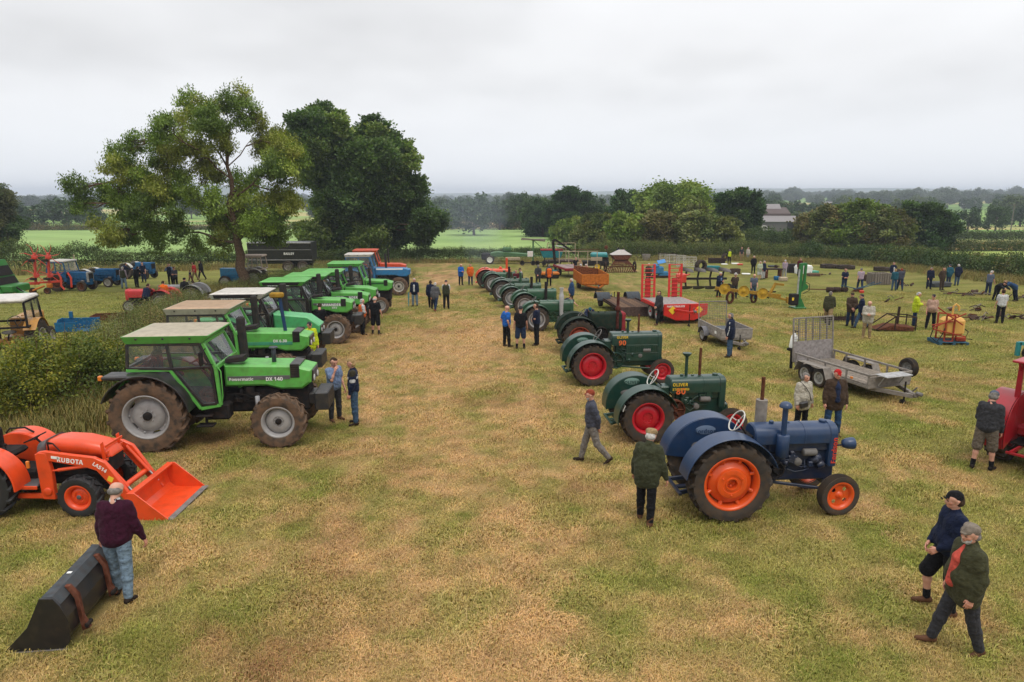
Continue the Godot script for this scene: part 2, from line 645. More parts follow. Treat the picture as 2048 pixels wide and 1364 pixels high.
# the transform of lettering on a side that faces +z (side 1) or -z (side -1)
func face(x: float, y: float, z: float, side := 1.0, tilt := 0.0) -> Transform3D:
	var b := Basis() if side > 0 else Basis(Vector3.UP, PI)
	return Transform3D(b * Basis(Vector3(0, 0, 1), tilt), Vector3(x, y, z))

func land(x: float, z: float) -> float:
	var d := -z
	if d < 92.0:
		return -0.033 * d
	if d < 250.0:
		var t := d - 92.0
		return -3.036 - 0.033 * t + 0.021 * t * t / 316.0
	if d < 370.0:
		var t := d - 250.0
		return -6.591 - 0.012 * t + 0.012 * t * t / 240.0
	var up := 0.0
	if d > 500.0:
		up = smoothstep(420.0, 1200.0, d) * (1.0 + 9.0 * smoothstep(60.0, 500.0, x - 0.1 * d))
	return -7.311 + up

func on(x: float, z: float, lift := 0.0) -> Vector3:
	return Vector3(x, land(x, z) + lift, z)

# ---------------------------------------------------------------- fields
# colour of the mown sward: straw along the lane, greener at the sides, bare scuffs
func sward(x: float, z: float) -> Color:
	var lane := x + 0.4 + (-z - 8.0) * 0.105
	var straw := exp(-lane * lane / 18.0) * 0.4 + 0.27
	straw += nz.get_noise_2d(x * 3.0, z * 3.0) * 0.45 + nz.get_noise_2d(x * 14.0, z * 14.0) * 0.4 + nz.get_noise_2d(x * 46.0 + 90.0, z * 46.0) * 0.34 + nz.get_noise_2d((x + z * -0.1) * 34.0, z * 4.0 + 60.0) * 0.3
	straw -= smoothstep(9.0, 30.0, absf(x + 2.0)) * 0.26
	straw -= smoothstep(28.0, 70.0, -z) * 0.24
	straw -= smoothstep(-24.0, -34.0, x) * 0.35
	straw = smoothstep(0.08, 0.92, straw + nz.get_noise_2d(x * 80.0 + 7.0, z * 80.0) * 0.3)
	var brown := clampf(nz.get_noise_2d(x * 8.0 + 500.0, z * 8.0) * 1.7 - 0.25 + nz.get_noise_2d(x * 40.0, z * 40.0 + 77.0) * 0.4, 0.0, 1.0) * (0.35 + 0.65 * straw)
	var green := Color(0.22, 0.25, 0.05).lerp(Color(0.37, 0.33, 0.105), clampf(0.5 + nz.get_noise_2d(x * 22.0, z * 22.0 + 300.0), 0.0, 1.0))
	var c := green.lerp(Color(0.64, 0.4, 0.2), straw)
	c = c.lerp(Color(0.31, 0.165, 0.08), brown * 0.85)
	c = c.lerp(Color(0.34, 0.36, 0.1), 0.5 * smoothstep(-20.0, -30.0, x))
	return c * (1.0 + nz.get_noise_2d(x * 90.0, z * 90.0) * 0.4)

func steps(stops: Array) -> PackedFloat32Array:
	var out := PackedFloat32Array()
	for i in stops.size() - 1:
		var k := int(ceil(absf(stops[i + 1][0] - stops[i][0]) / stops[i][1]))
		for j in k:
			out.append(lerpf(stops[i][0], stops[i + 1][0], float(j) / k))
	out.append(stops[-1][0])
	return out

func sheet(xs: PackedFloat32Array, zs: PackedFloat32Array, lift: float, rough: float, uv: float, tone: Callable) -> ArrayMesh:
	var w := xs.size()
	var h := zs.size()
	var v := PackedVector3Array()
	var n := PackedVector3Array()
	var c := PackedColorArray()
	var u := PackedVector2Array()
	var ix := PackedInt32Array()
	for j in h:
		for i in w:
			var x := xs[i]
			var z := zs[j]
			var y := land(x, z) + lift
			var dx := 0.0
			var dz := 0.0
			if rough > 0.0:
				var b := nz.get_noise_2d(x * 30.0, z * 30.0)
				y += (b - 0.5) * rough
				dx = (nz.get_noise_2d(x * 30.0 + 3.0, z * 30.0) - b) * rough * 10.0
				dz = (nz.get_noise_2d(x * 30.0, z * 30.0 + 3.0) - b) * rough * 10.0
			v.append(Vector3(x, y, z))
			n.append(Vector3(-dx, 1.0, -dz).normalized())
			var cc: Color = tone.call(x, z)
			cc.a = 1.0
			c.append(cc)
			u.append(Vector2(x, z) / uv)
			if i < w - 1 and j < h - 1:
				var k := j * w + i
				ix.append_array([k, k + 1, k + w + 1, k, k + w + 1, k + w] if zs[1] > zs[0] else [k, k + w + 1, k + 1, k, k + w, k + w + 1])
	var a := []
	a.resize(Mesh.ARRAY_MAX)
	a[Mesh.ARRAY_VERTEX] = v
	a[Mesh.ARRAY_NORMAL] = n
	a[Mesh.ARRAY_COLOR] = c
	a[Mesh.ARRAY_TEX_UV] = u
	a[Mesh.ARRAY_INDEX] = ix
	var m := ArrayMesh.new()
	m.add_surface_from_arrays(Mesh.PRIMITIVE_TRIANGLES, a)
	return m

# fine straw litter: thousands of short strokes
func straw_texture() -> ImageTexture:
	var s := 1024
	var im := Image.create(s, s, false, Image.FORMAT_RGB8)
	im.fill(Color(0.74, 0.73, 0.71))
	var r := RandomNumberGenerator.new()
	r.seed = 11
	for i in 26000:
		var p := Vector2(r.randf() * s, r.randf() * s)
		var a := r.randf() * TAU
		var d := Vector2(cos(a), sin(a))
		var bend := r.randf_range(-0.1, 0.1)
		var b := r.randf_range(0.52, 1.0)
		var warm := r.randf_range(-0.05, 0.06)
		var col := Color(clampf(b + warm, 0, 1), b, clampf(b - warm * 1.4, 0, 1))
		for k in r.randi_range(5, 17):
			im.set_pixel(posmod(int(p.x), s), posmod(int(p.y), s), col)
			p += d
			d = d.rotated(bend)
	return ImageTexture.create_from_image(im)

func far_tone(x: float, z: float) -> Color:
	var cell := cells.get_noise_2d(x, z * 1.6)
	var c := Color(0.15, 0.24, 0.06)
	if cell > 0.25:
		c = Color(0.42, 0.33, 0.15)
	elif cell > -0.1:
		c = Color(0.2, 0.3, 0.085)
	elif cell > -0.4:
		c = Color(0.1, 0.17, 0.045)
	if -z < 250.0:
		c = Color(0.16, 0.2, 0.06).lerp(Color(0.3, 0.25, 0.1), clampf(0.5 + nz.get_noise_2d(x * 1.2, z * 1.2) * 1.6, 0, 1))
	return c * (1.0 + 0.2 * nz.get_noise_2d(x * 2.0, z * 2.0))

func crop_tone(x: float, z: float) -> Color:
	var row := 0.06 * sin((x + z * 0.12) * 1.5)
	return Color(0.2, 0.3, 0.1).lerp(Color(0.25, 0.34, 0.125), clampf(0.5 + nz.get_noise_2d(x * 1.5, z * 0.7), 0, 1)) * (1.0 + row + 0.18 * nz.get_noise_2d(x * 8.0, z * 3.0))

var cells := FastNoiseLite.new()

func build_fields() -> void:
	cells.noise_type = FastNoiseLite.TYPE_CELLULAR
	cells.cellular_return_type = FastNoiseLite.RETURN_CELL_VALUE
	cells.frequency = 0.0042
	cells.seed = 5
	var m := paint("sward")
	m.vertex_color_use_as_albedo = true
	m.albedo_texture = straw_texture()
	m.roughness = 1.0
	m.metallic_specular = 0.2
	m.albedo_color = Color(1, 1, 1)
	m.heightmap_enabled = true
	m.heightmap_texture = m.albedo_texture
	m.heightmap_scale = 2.0
	structure(put("show_field", sheet(steps([[-75.0, 2.0], [-30.0, 0.9], [-14.0, 0.22], [14.0, 0.9], [30.0, 2.0], [75.0, 2.0]]), steps([[8.0, 0.5], [-5.0, 0.22], [-26.0, 0.5], [-50.0, 1.2], [-112.0, 1.2]]), 0.0, 0.03, 3.1, sward), m))
	var g := paint("far_ground")
	g.vertex_color_use_as_albedo = true
	g.roughness = 1.0
	g.metallic_specular = 0.1
	structure(put("ground", sheet(steps([[-4000.0, 300.0], [-900.0, 45.0], [900.0, 300.0], [4000.0, 300.0]]), steps([[60.0, 30.0], [-130.0, 10.0], [-420.0, 25.0], [-1300.0, 200.0], [-4200.0, 200.0]]), -0.25, 0.0, 10.0, far_tone), g))
	structure(put("crop_field", sheet(steps([[-190.0, 4.0], [13.0, 4.0]]), steps([[-90.0, 2.0], [-130.0, 5.0], [-246.0, 5.0]]), 0.1, 0.0, 10.0, crop_tone), g))
	structure(put("meadow", sheet(steps([[40.0, 5.0], [150.0, 5.0]]), steps([[-96.0, 5.0], [-118.0, 5.0]]), 0.06, 0.0, 10.0, func(x, z): return Color(0.24, 0.29, 0.08) * (1.0 + 0.2 * nz.get_noise_2d(x * 6.0, z * 6.0))), g))
	structure(put("stubble_field", sheet(steps([[62.0, 5.0], [150.0, 5.0]]), steps([[-122.0, 5.0], [-152.0, 5.0]]), 0.06, 0.0, 10.0, func(x, z): return Color(0.4, 0.25, 0.1) * (1.0 + 0.3 * nz.get_noise_2d(x * 6.0, z * 6.0))), g))
	structure(put("pasture", sheet(steps([[70.0, 10.0], [330.0, 10.0]]), steps([[-185.0, 10.0], [-250.0, 10.0]]), 0.06, 0.0, 10.0, func(x, z): return Color(0.17, 0.27, 0.07) * (1.0 + 0.2 * nz.get_noise_2d(x * 6.0, z * 6.0))), g))
	structure(put("distant_hill", hill(-1250.0, -2600.0, 520.0, 300.0, 62.0), paint("hill")))
	structure(put("distant_hill", hill(1500.0, -3600.0, 1900.0, 400.0, 62.0), paint("hill")))
	structure(put("distant_hill", hill(-300.0, -3900.0, 1300.0, 400.0, 34.0), paint("hill")))
	build_grass()

func hill(x0: float, z0: float, rx: float, rz: float, h: float) -> ArrayMesh:
	var g := Shape.new()
	var rings := []
	for j in 11:
		var row := []
		var w := j / 10.0
		for i in 61:
			var a := TAU * i / 60.0
			var r := w * 1.05
			var y := h * (1.0 - r * r) * (0.8 + 0.25 * nz.get_noise_2d(cos(a) * r * 90.0 + x0, sin(a) * r * 40.0)) + 5.0 * nz.get_noise_2d(cos(a) * r * 900.0, sin(a) * r * 400.0 + x0)
			row.append(Vector3(x0 + cos(a) * r * rx, -8.0 + maxf(y, -1.0), z0 + sin(a) * r * rz))
		rings.append(row)
	g.loft(rings, false)
	return g.mesh()

func scatter(called: String, parent: Node, mesh: Mesh, buf: PackedFloat32Array, material: Material) -> MultiMeshInstance3D:
	var mm := MultiMesh.new()
	mm.transform_format = MultiMesh.TRANSFORM_3D
	mm.use_colors = true
	mm.mesh = mesh
	mm.instance_count = buf.size() / 16
	for i in buf.size() / 16:
		var k := i * 16
		mm.set_instance_transform(i, Transform3D(Basis(Vector3(buf[k], buf[k + 4], buf[k + 8]), Vector3(buf[k + 1], buf[k + 5], buf[k + 9]), Vector3(buf[k + 2], buf[k + 6], buf[k + 10])), Vector3(buf[k + 3], buf[k + 7], buf[k + 11])))
		mm.set_instance_color(i, Color(buf[k + 12], buf[k + 13], buf[k + 14]))
	var o := MultiMeshInstance3D.new()
	o.multimesh = mm
	o.material_override = material
	o.name = numbered(called) if parent == self else called
	parent.add_child(o, true)
	return o

func row(t: Transform3D, c: Color) -> PackedFloat32Array:
	var b := t.basis
	return PackedFloat32Array([b.x.x, b.y.x, b.z.x, t.origin.x, b.x.y, b.y.y, b.z.y, t.origin.y, b.x.z, b.y.z, b.z.z, t.origin.z, c.r, c.g, c.b, 1.0])

func tuft(blades: int, spread: float, l0: float, l1: float, w: float, lean: float, sd: int) -> ArrayMesh:
	var g := Shape.new()
	var r := RandomNumberGenerator.new()
	r.seed = sd
	for i in blades:
		var a := r.randf() * TAU
		var p := Vector3(cos(a), 0, sin(a)) * spread * sqrt(r.randf())
		var b := r.randf() * TAU
		var out := Vector3(cos(b), 0, sin(b))
		var l := r.randf_range(l0, l1)
		var k := r.randf_range(0.3, 1.0) * lean
		var side := Vector3(-out.z, 0, out.x) * w
		var m := p + Vector3.UP * l * 0.55 * (1.0 - k * 0.4) + out * l * 0.3 * k
		var t := p + Vector3.UP * l * (1.0 - k * 0.75) + out * l * k
		var v := r.randf_range(0.6, 1.25)
		g.tint = Color(v * r.randf_range(0.95, 1.1), v, v * r.randf_range(0.75, 1.05))
		var n := (Vector3.UP * 1.2 + out * 0.4).normalized()
		g.tri(p - side, p + side, m + side * 0.7, n, n, n)
		g.tri(p - side, m + side * 0.7, m - side * 0.7, n, n, n)
		g.tri(m - side * 0.7, m + side * 0.7, t, n, n, n)
	return g.mesh()

# no grass grows through the floors of the two buckets
func in_bucket(x: float, z: float) -> bool:
	return (absf(z + 12.27) < 0.8 and x > -7.1 and x < -6.1) or (absf(z + 8.42) < 0.8 and absf(x + 6.1) < 0.5)

func build_grass() -> void:
	var m := paint("grass")
	m.backlight = lin(0.25, 0.25, 0.1)
	m.roughness = 0.9
	m.metallic_specular = 0.2
	var r := RandomNumberGenerator.new()
	r.seed = 3
	for v in 2:
		var buf := PackedFloat32Array()
		for i in 80000:
			# even in the picture's depth: denser close to the camera
			var d := 5.2 + 46.0 * pow(r.randf(), 2.1)
			var x := r.randf_range(-0.8, 0.8) * (d + 1.5)
			var c := sward(x, -d)
			if in_bucket(x, -d):
				continue
			var e := r.randf()
			if e < 0.12:
				c = c.lerp(Color(0.66, 0.49, 0.24), 0.4)
			elif e < 0.28:
				c = c.lerp(Color(0.16, 0.23, 0.035), 0.5)
			elif e < 0.36:
				c = c.lerp(Color(0.22, 0.13, 0.06), 0.4)
			c *= r.randf_range(1.05, 1.45)
			var s := r.randf_range(0.6, 1.25) * (1.0 if nz.get_noise_2d(x * 20.0, d * 20.0) < 0.25 else 1.5)
			buf.append_array(row(Transform3D(Basis(Vector3.UP, r.randf() * TAU).scaled(Vector3(s, s, s) * (1.0 + d * 0.012)), on(x, -d, -0.012)), c))
		stuff(scatter("grass", self, tuft(13, 0.11, 0.025, 0.085, 0.0032, 1.1, 21 + v), buf, m))
		tag(get_child(get_child_count() - 1), ["short dry mown grass blades over the near field", "short green and straw grass stalks mixed through the near field"][v], "grass")
	# rough long grass left along the hedge feet and under the ash
	var long := PackedFloat32Array()
	for line in [[Vector2(-12.3, -14.5), Vector2(-11.5, -18.5), 0.7, 700], [Vector2(-11.5, -18.5), Vector2(-14.5, -28.0), 0.8, 900], [Vector2(-14.5, -28.0), Vector2(-20.5, -48.0), 0.9, 1100], [Vector2(-24.0, -48.0), Vector2(-17.5, -57.0), 1.6, 900], [Vector2(-50.0, -67.5), Vector2(-30.0, -75.5), 0.8, 1300], [Vector2(-30.0, -75.5), Vector2(-14.0, -85.0), 0.8, 900], [Vector2(-14.0, -85.5), Vector2(32.0, -93.5), 0.7, 1500], [Vector2(30.0, -92.0), Vector2(43.0, -80.0), 1.1, 1500], [Vector2(43.0, -80.0), Vector2(43.0, -57.0), 1.0, 1300], [Vector2(-16.0, -74.0), Vector2(-12.0, -64.0), 1.6, 700]]:
		for i in line[3]:
			var p: Vector2 = line[0].lerp(line[1], r.randf()) + Vector2(r.randfn() * line[2], r.randfn() * line[2])
			var s := r.randf_range(0.5, 1.3)
			long.append_array(row(Transform3D(Basis(Vector3.UP, r.randf() * TAU).scaled(Vector3(s, s, s)), on(p.x, p.y, -0.02)), Color(0.42, 0.3, 0.12).lerp(Color(0.2, 0.24, 0.07), r.randf()) * r.randf_range(0.6, 1.15)))
	stuff(scatter("long_grass", self, tuft(16, 0.28, 0.4, 0.95, 0.008, 0.45, 40), long, m))
	tag(get_child(get_child_count() - 1), "tall dry grass left uncut along the foot of the hedges", "long grass")

# ---------------------------------------------------------------- foliage
func clump(n: int, rad: float, l: float, w: float, droop: float, sd: int) -> ArrayMesh:
	var key := "clump%d_%d_%.3f" % [n, sd, l]
	if meshes.has(key):
		return meshes[key]
	var g := Shape.new()
	var r := RandomNumberGenerator.new()
	r.seed = sd
	for i in n:
		var o := Vector3(r.randfn(), r.randfn() * 0.8, r.randfn()) * rad * 0.5
		var d := (o.normalized() * 0.6 + Vector3(r.randfn(), r.randfn() - droop, r.randfn()) * 0.6).normalized()
		var s := d.cross(Vector3(r.randfn(), r.randfn(), r.randfn())).normalized()
		var nn := s.cross(d)
		if nn.y < 0:
			nn = -nn
		nn = (nn + Vector3.UP * 0.35 + o.normalized() * 0.3).normalized()
		var v := r.randf_range(0.62, 1.25)
		g.tint = Color(v * r.randf_range(0.9, 1.15), v, v * r.randf_range(0.8, 1.0))
		var a := o
		var e := o + d * l
		var m := o + d * l * 0.5 + nn * l * 0.08
		g.tri(a, m + s * w * 0.5, e, nn, nn, nn)
		g.tri(a, e, m - s * w * 0.5, nn, nn, nn)
	meshes[key] = g.mesh()
	return meshes[key]

func leafy(key: String, r: float, g: float, b: float) -> StandardMaterial3D:
	return mat("leaf_" + key, Color(r, g, b), "leaf")

func limb(g: Shape, a: Vector3, b: Vector3, r0: float, r1: float, wob: float, r: RandomNumberGenerator, sides := 6, sag := 0.0) -> Array:
	var pts := []
	var rad := []
	var k := maxi(3, int(a.distance_to(b) / 0.9))
	for i in k + 1:
		var t := float(i) / k
		var p := a.lerp(b, t)
		p.y -= sag * sin(PI * t)
		if i > 0 and i < k:
			p += Vector3(r.randfn(), r.randfn() * 0.6, r.randfn()) * wob
		pts.append(p)
		rad.append(lerpf(r0, r1, pow(t, 0.8)))
	g.tube(pts, rad, sides)
	return pts

# blobs: [x, y, z, r] leaf masses relative to the foot; every blob has a bough that reaches it
func tree(called: String, label: String, category: String, at: Vector3, trunk_r: float, fork: float, blobs: Array, per: int, cl: Array, leaf_size: float, leaf_mat: Material, hues: Array, sd: int, lean := Vector3.ZERO, bark: Material = null, group := "", twigs := 5, spread := 0.95) -> Node3D:
	var o := thing(called, label, category, at, 0.0, group)
	var r := RandomNumberGenerator.new()
	r.seed = sd
	var g := Shape.new()
	var top := 0.0
	for b in blobs:
		top = maxf(top, b[1])
	var spine := limb(g, Vector3(0, -0.2, 0), lean + Vector3(0, top * 0.72, 0), trunk_r, trunk_r * 0.22, trunk_r * 0.28, r, 9)
	g.tube([Vector3(0, -0.3, 0), Vector3(0, 0.25, 0), Vector3(0, 0.8, 0)], [trunk_r * 1.6, trunk_r * 1.22, trunk_r * 0.95], 9)
	var joints_seen: Array[Vector3] = []
	var buf := PackedFloat32Array()
	for b in blobs:
		var c := Vector3(b[0], b[1], b[2])
		var h: float = clampf(c.y - 0.55 * Vector2(c.x - lean.x, c.z).length(), fork, top * 0.66)
		var s0: Vector3 = spine[clampi(int(h / (top * 0.72) * (spine.size() - 1)), 0, spine.size() - 1)]
		var best := s0.distance_to(c) * 0.62
		for q in joints_seen:
			if q.distance_to(c) < best and q.y < c.y + 1.0:
				best = q.distance_to(c)
				s0 = q
		var dist := s0.distance_to(c)
		var thick := clampf(trunk_r * 0.36 * (1.0 - h / (top * 1.25)), 0.03, 1.0) * clampf(dist / 6.0, 0.35, 1.0)
		if best == dist:
			thick = minf(thick, 0.075 * clampf(dist / 2.5, 0.5, 1.3))
		var bough := limb(g, s0, c, thick, 0.03, dist * 0.035, r, 6, -0.08 * dist if c.y > s0.y else 0.0)
		for i in range(2, bough.size() - 1):
			joints_seen.append(bough[i])
		for i in twigs:
			var d: Vector3 = Vector3(r.randfn(), r.randfn() * 0.8 + 0.1, r.randfn()).normalized() * b[3] * r.randf_range(0.6, 1.05)
			limb(g, bough[maxi(0, bough.size() - 1 - r.randi() % 3)], c + d, 0.032, 0.008, 0.06, r, 4)
		var k := int(per * b[3] * b[3])
		var hue: Color = hues[r.randi() % hues.size()]
		var lumps := []
		var shade := []
		for i in 12:
			shade.append(r.randf_range(0.68, 1.3))
			lumps.append(Vector3(r.randfn(), r.randfn(), r.randfn()).normalized() * b[3] * r.randf_range(0.4, spread))
		for i in k:
			var li := r.randi() % 12
			var d: Vector3 = lumps[li] + Vector3(r.randfn(), r.randfn() * 0.75, r.randfn()) * b[3] * 0.2
			var s := leaf_size * r.randf_range(0.7, 1.3)
			buf.append_array(row(Transform3D(Basis(Vector3.UP, r.randf() * TAU) * Basis.from_scale(Vector3.ONE * s), c + d), hue * shade[li] * r.randf_range(0.75, 1.25)))
	stuff(scatter("crown", o, clump(cl[0], cl[1], cl[2], cl[3], cl[4], sd), buf, leaf_mat))
	put("trunk", g, bark if bark else paint("bark"), o)
	return o

# a rounded crown of n masses for a tree of height h and spread w
func dome(h: float, w: float, clear: float, n: int, sd: int, spiky := 0.25) -> Array:
	var r := RandomNumberGenerator.new()
	r.seed = sd
	var out := []
	for i in n:
		var a := i * 2.399963 + r.randf() * 0.5
		var v := (i + 0.5) / n
		var y := clear + (h - clear) * (0.1 + 0.82 * v)
		var prof := sqrt(maxf(0.02, 1.0 - pow(absf(v - 0.35) / 0.72, 2.0)))
		var rr := w * 0.5 * prof * r.randf_range(0.45, 0.82)
		out.append([cos(a) * rr, y + r.randf_range(-1, 1) * spiky, sin(a) * rr, (w * 0.5) * r.randf_range(0.3, 0.46) * (0.75 + 0.25 * prof)])
	return out

# a hedge along points (x, z): foliage over a tangle of stems
func hedge(label: String, pts: Array, width: float, heights: Array, count: int, size: float, leaf_mat: Material, hues: Array, sd: int, cl := [9, 0.3, 0.13, 0.07, 0.1], shape := 0.35, group := "") -> Node3D:
	var o := thing("hedge", label, "hedge", Vector3.ZERO, 0.0, group)
	var r := RandomNumberGenerator.new()
	r.seed = sd
	var g := Shape.new()
	var buf := PackedFloat32Array()
	var total := 0.0
	var at := [0.0]
	for i in pts.size() - 1:
		total += pts[i].distance_to(pts[i + 1])
		at.append(total)
	for i in count:
		var d := r.randf() * total
		var k := 0
		while k < pts.size() - 2 and at[k + 1] < d:
			k += 1
		var t: float = (d - at[k]) / (at[k + 1] - at[k])
		var p: Vector2 = pts[k].lerp(pts[k + 1], t)
		var side: Vector2 = (pts[k + 1] - pts[k]).normalized().orthogonal()
		var bump := nz.get_noise_2d(p.x * 9.0 + sd, p.y * 9.0) * 0.8 + nz.get_noise_2d(p.x * 28.0, p.y * 28.0 + sd) * 0.5
		var h: float = lerpf(heights[k], heights[k + 1], t) * (1.0 + shape * bump)
		# mostly on the outside of a rounded section
		var a := r.randf() * PI
		var q := pow(r.randf(), 0.35)
		var off := cos(a) * width * 0.5 * q * (1.0 + 0.3 * bump)
		var y := pow(sin(a), 0.6) * h * (0.25 + 0.75 * q) * r.randf_range(0.75, 1.0)
		p += side * (off + 0.35 * nz.get_noise_2d(p.x * 16.0, p.y * 16.0))
		var patch := nz.get_noise_2d(p.x * 11.0 + 40.0, p.y * 11.0 + y * 8.0) * 0.5 + 0.5 + r.randfn() * 0.12
		var hue: Color = hues[clampi(int(patch * hues.size()), 0, hues.size() - 1)]
		var s := size * r.randf_range(0.65, 1.35)
		buf.append_array(row(Transform3D(Basis(Vector3.UP, r.randf() * TAU) * Basis.from_scale(Vector3.ONE * s), on(p.x, p.y, y + 0.05)), hue * 1.35 * r.randf_range(0.7, 1.25)))
		if i % 14 == 0:
			var base := on(p.x - side.x * off * 0.6, p.y - side.y * off * 0.6, -0.05)
			g.tube([base, base.lerp(on(p.x, p.y, y), 0.5) + Vector3(r.randfn(), r.randfn(), r.randfn()) * 0.12, on(p.x, p.y, y + r.randf() * size)], [0.022, 0.016, 0.006], 4)
	put("stems", g, paint("bark"), o)
	stuff(o.get_child(0))
	stuff(scatter("foliage", o, clump(cl[0], cl[1], cl[2], cl[3], cl[4], sd), buf, leaf_mat))
	return o

var stock := {}

# far trees: a few crowns are grown once and their meshes shared
func far_tree(label: String, at: Vector3, h: float, w: float, look: int, leaf_mat: Material, group: String, turn: float) -> void:
	if not stock.has(look):
		var r := RandomNumberGenerator.new()
		r.seed = 100 + look
		var g := Shape.new()
		var blobs := dome(1.0, 1.0, 0.16 if look % 2 == 0 else 0.06, 15 + look * 2, 60 + look, 0.05)
		var t := Shape.new()
		limb(t, Vector3(0, -0.03, 0), Vector3(0, 0.7, 0), 0.035, 0.01, 0.012, r, 6)
		for b in blobs:
			var c := Vector3(b[0], b[1], b[2])
			limb(t, Vector3(0, clampf(b[1] * 0.55, 0.15, 0.5), 0), c, 0.014, 0.004, 0.01, r, 4)
			var lumps := []
			for i in 6:
				lumps.append(Vector3(r.randfn(), r.randfn(), r.randfn()).normalized() * b[3] * r.randf_range(0.3, 0.8))
			for i in 150:
				var p: Vector3 = c + lumps[r.randi() % 6] + Vector3(r.randfn(), r.randfn(), r.randfn()) * b[3] * 0.28
				var d: Vector3 = Vector3(r.randfn(), r.randfn() - 0.3, r.randfn()).normalized()
				var s := d.cross(Vector3(r.randfn(), r.randfn(), r.randfn())).normalized()
				var nn := s.cross(d)
				if nn.y < 0:
					nn = -nn
				nn = (nn + (p - Vector3(0, 0.5, 0)).normalized() * 0.5 + Vector3.UP * 0.3).normalized()
				var v := r.randf_range(0.6, 1.3)
				g.tint = Color(v * r.randf_range(0.9, 1.15), v, v * 0.9)
				var l := r.randf_range(0.035, 0.06)
				g.tri(p - s * l * 0.45, p + s * l * 0.45, p + d * l, nn, nn, nn)
				g.tri(p - s * l * 0.45, p - d * l * 0.8, p + s * l * 0.45, nn, nn, nn)
		stock[look] = [t.mesh(), g.mesh()]
	var o := thing("tree", label, "tree", at, turn, group)
	var sc := Transform3D(Basis.from_scale(Vector3(w, h, w)), Vector3.ZERO)
	put("trunk", stock[look][0], paint("far_bark"), o, sc)
	put("crown", stock[look][1], leaf_mat, o, sc)

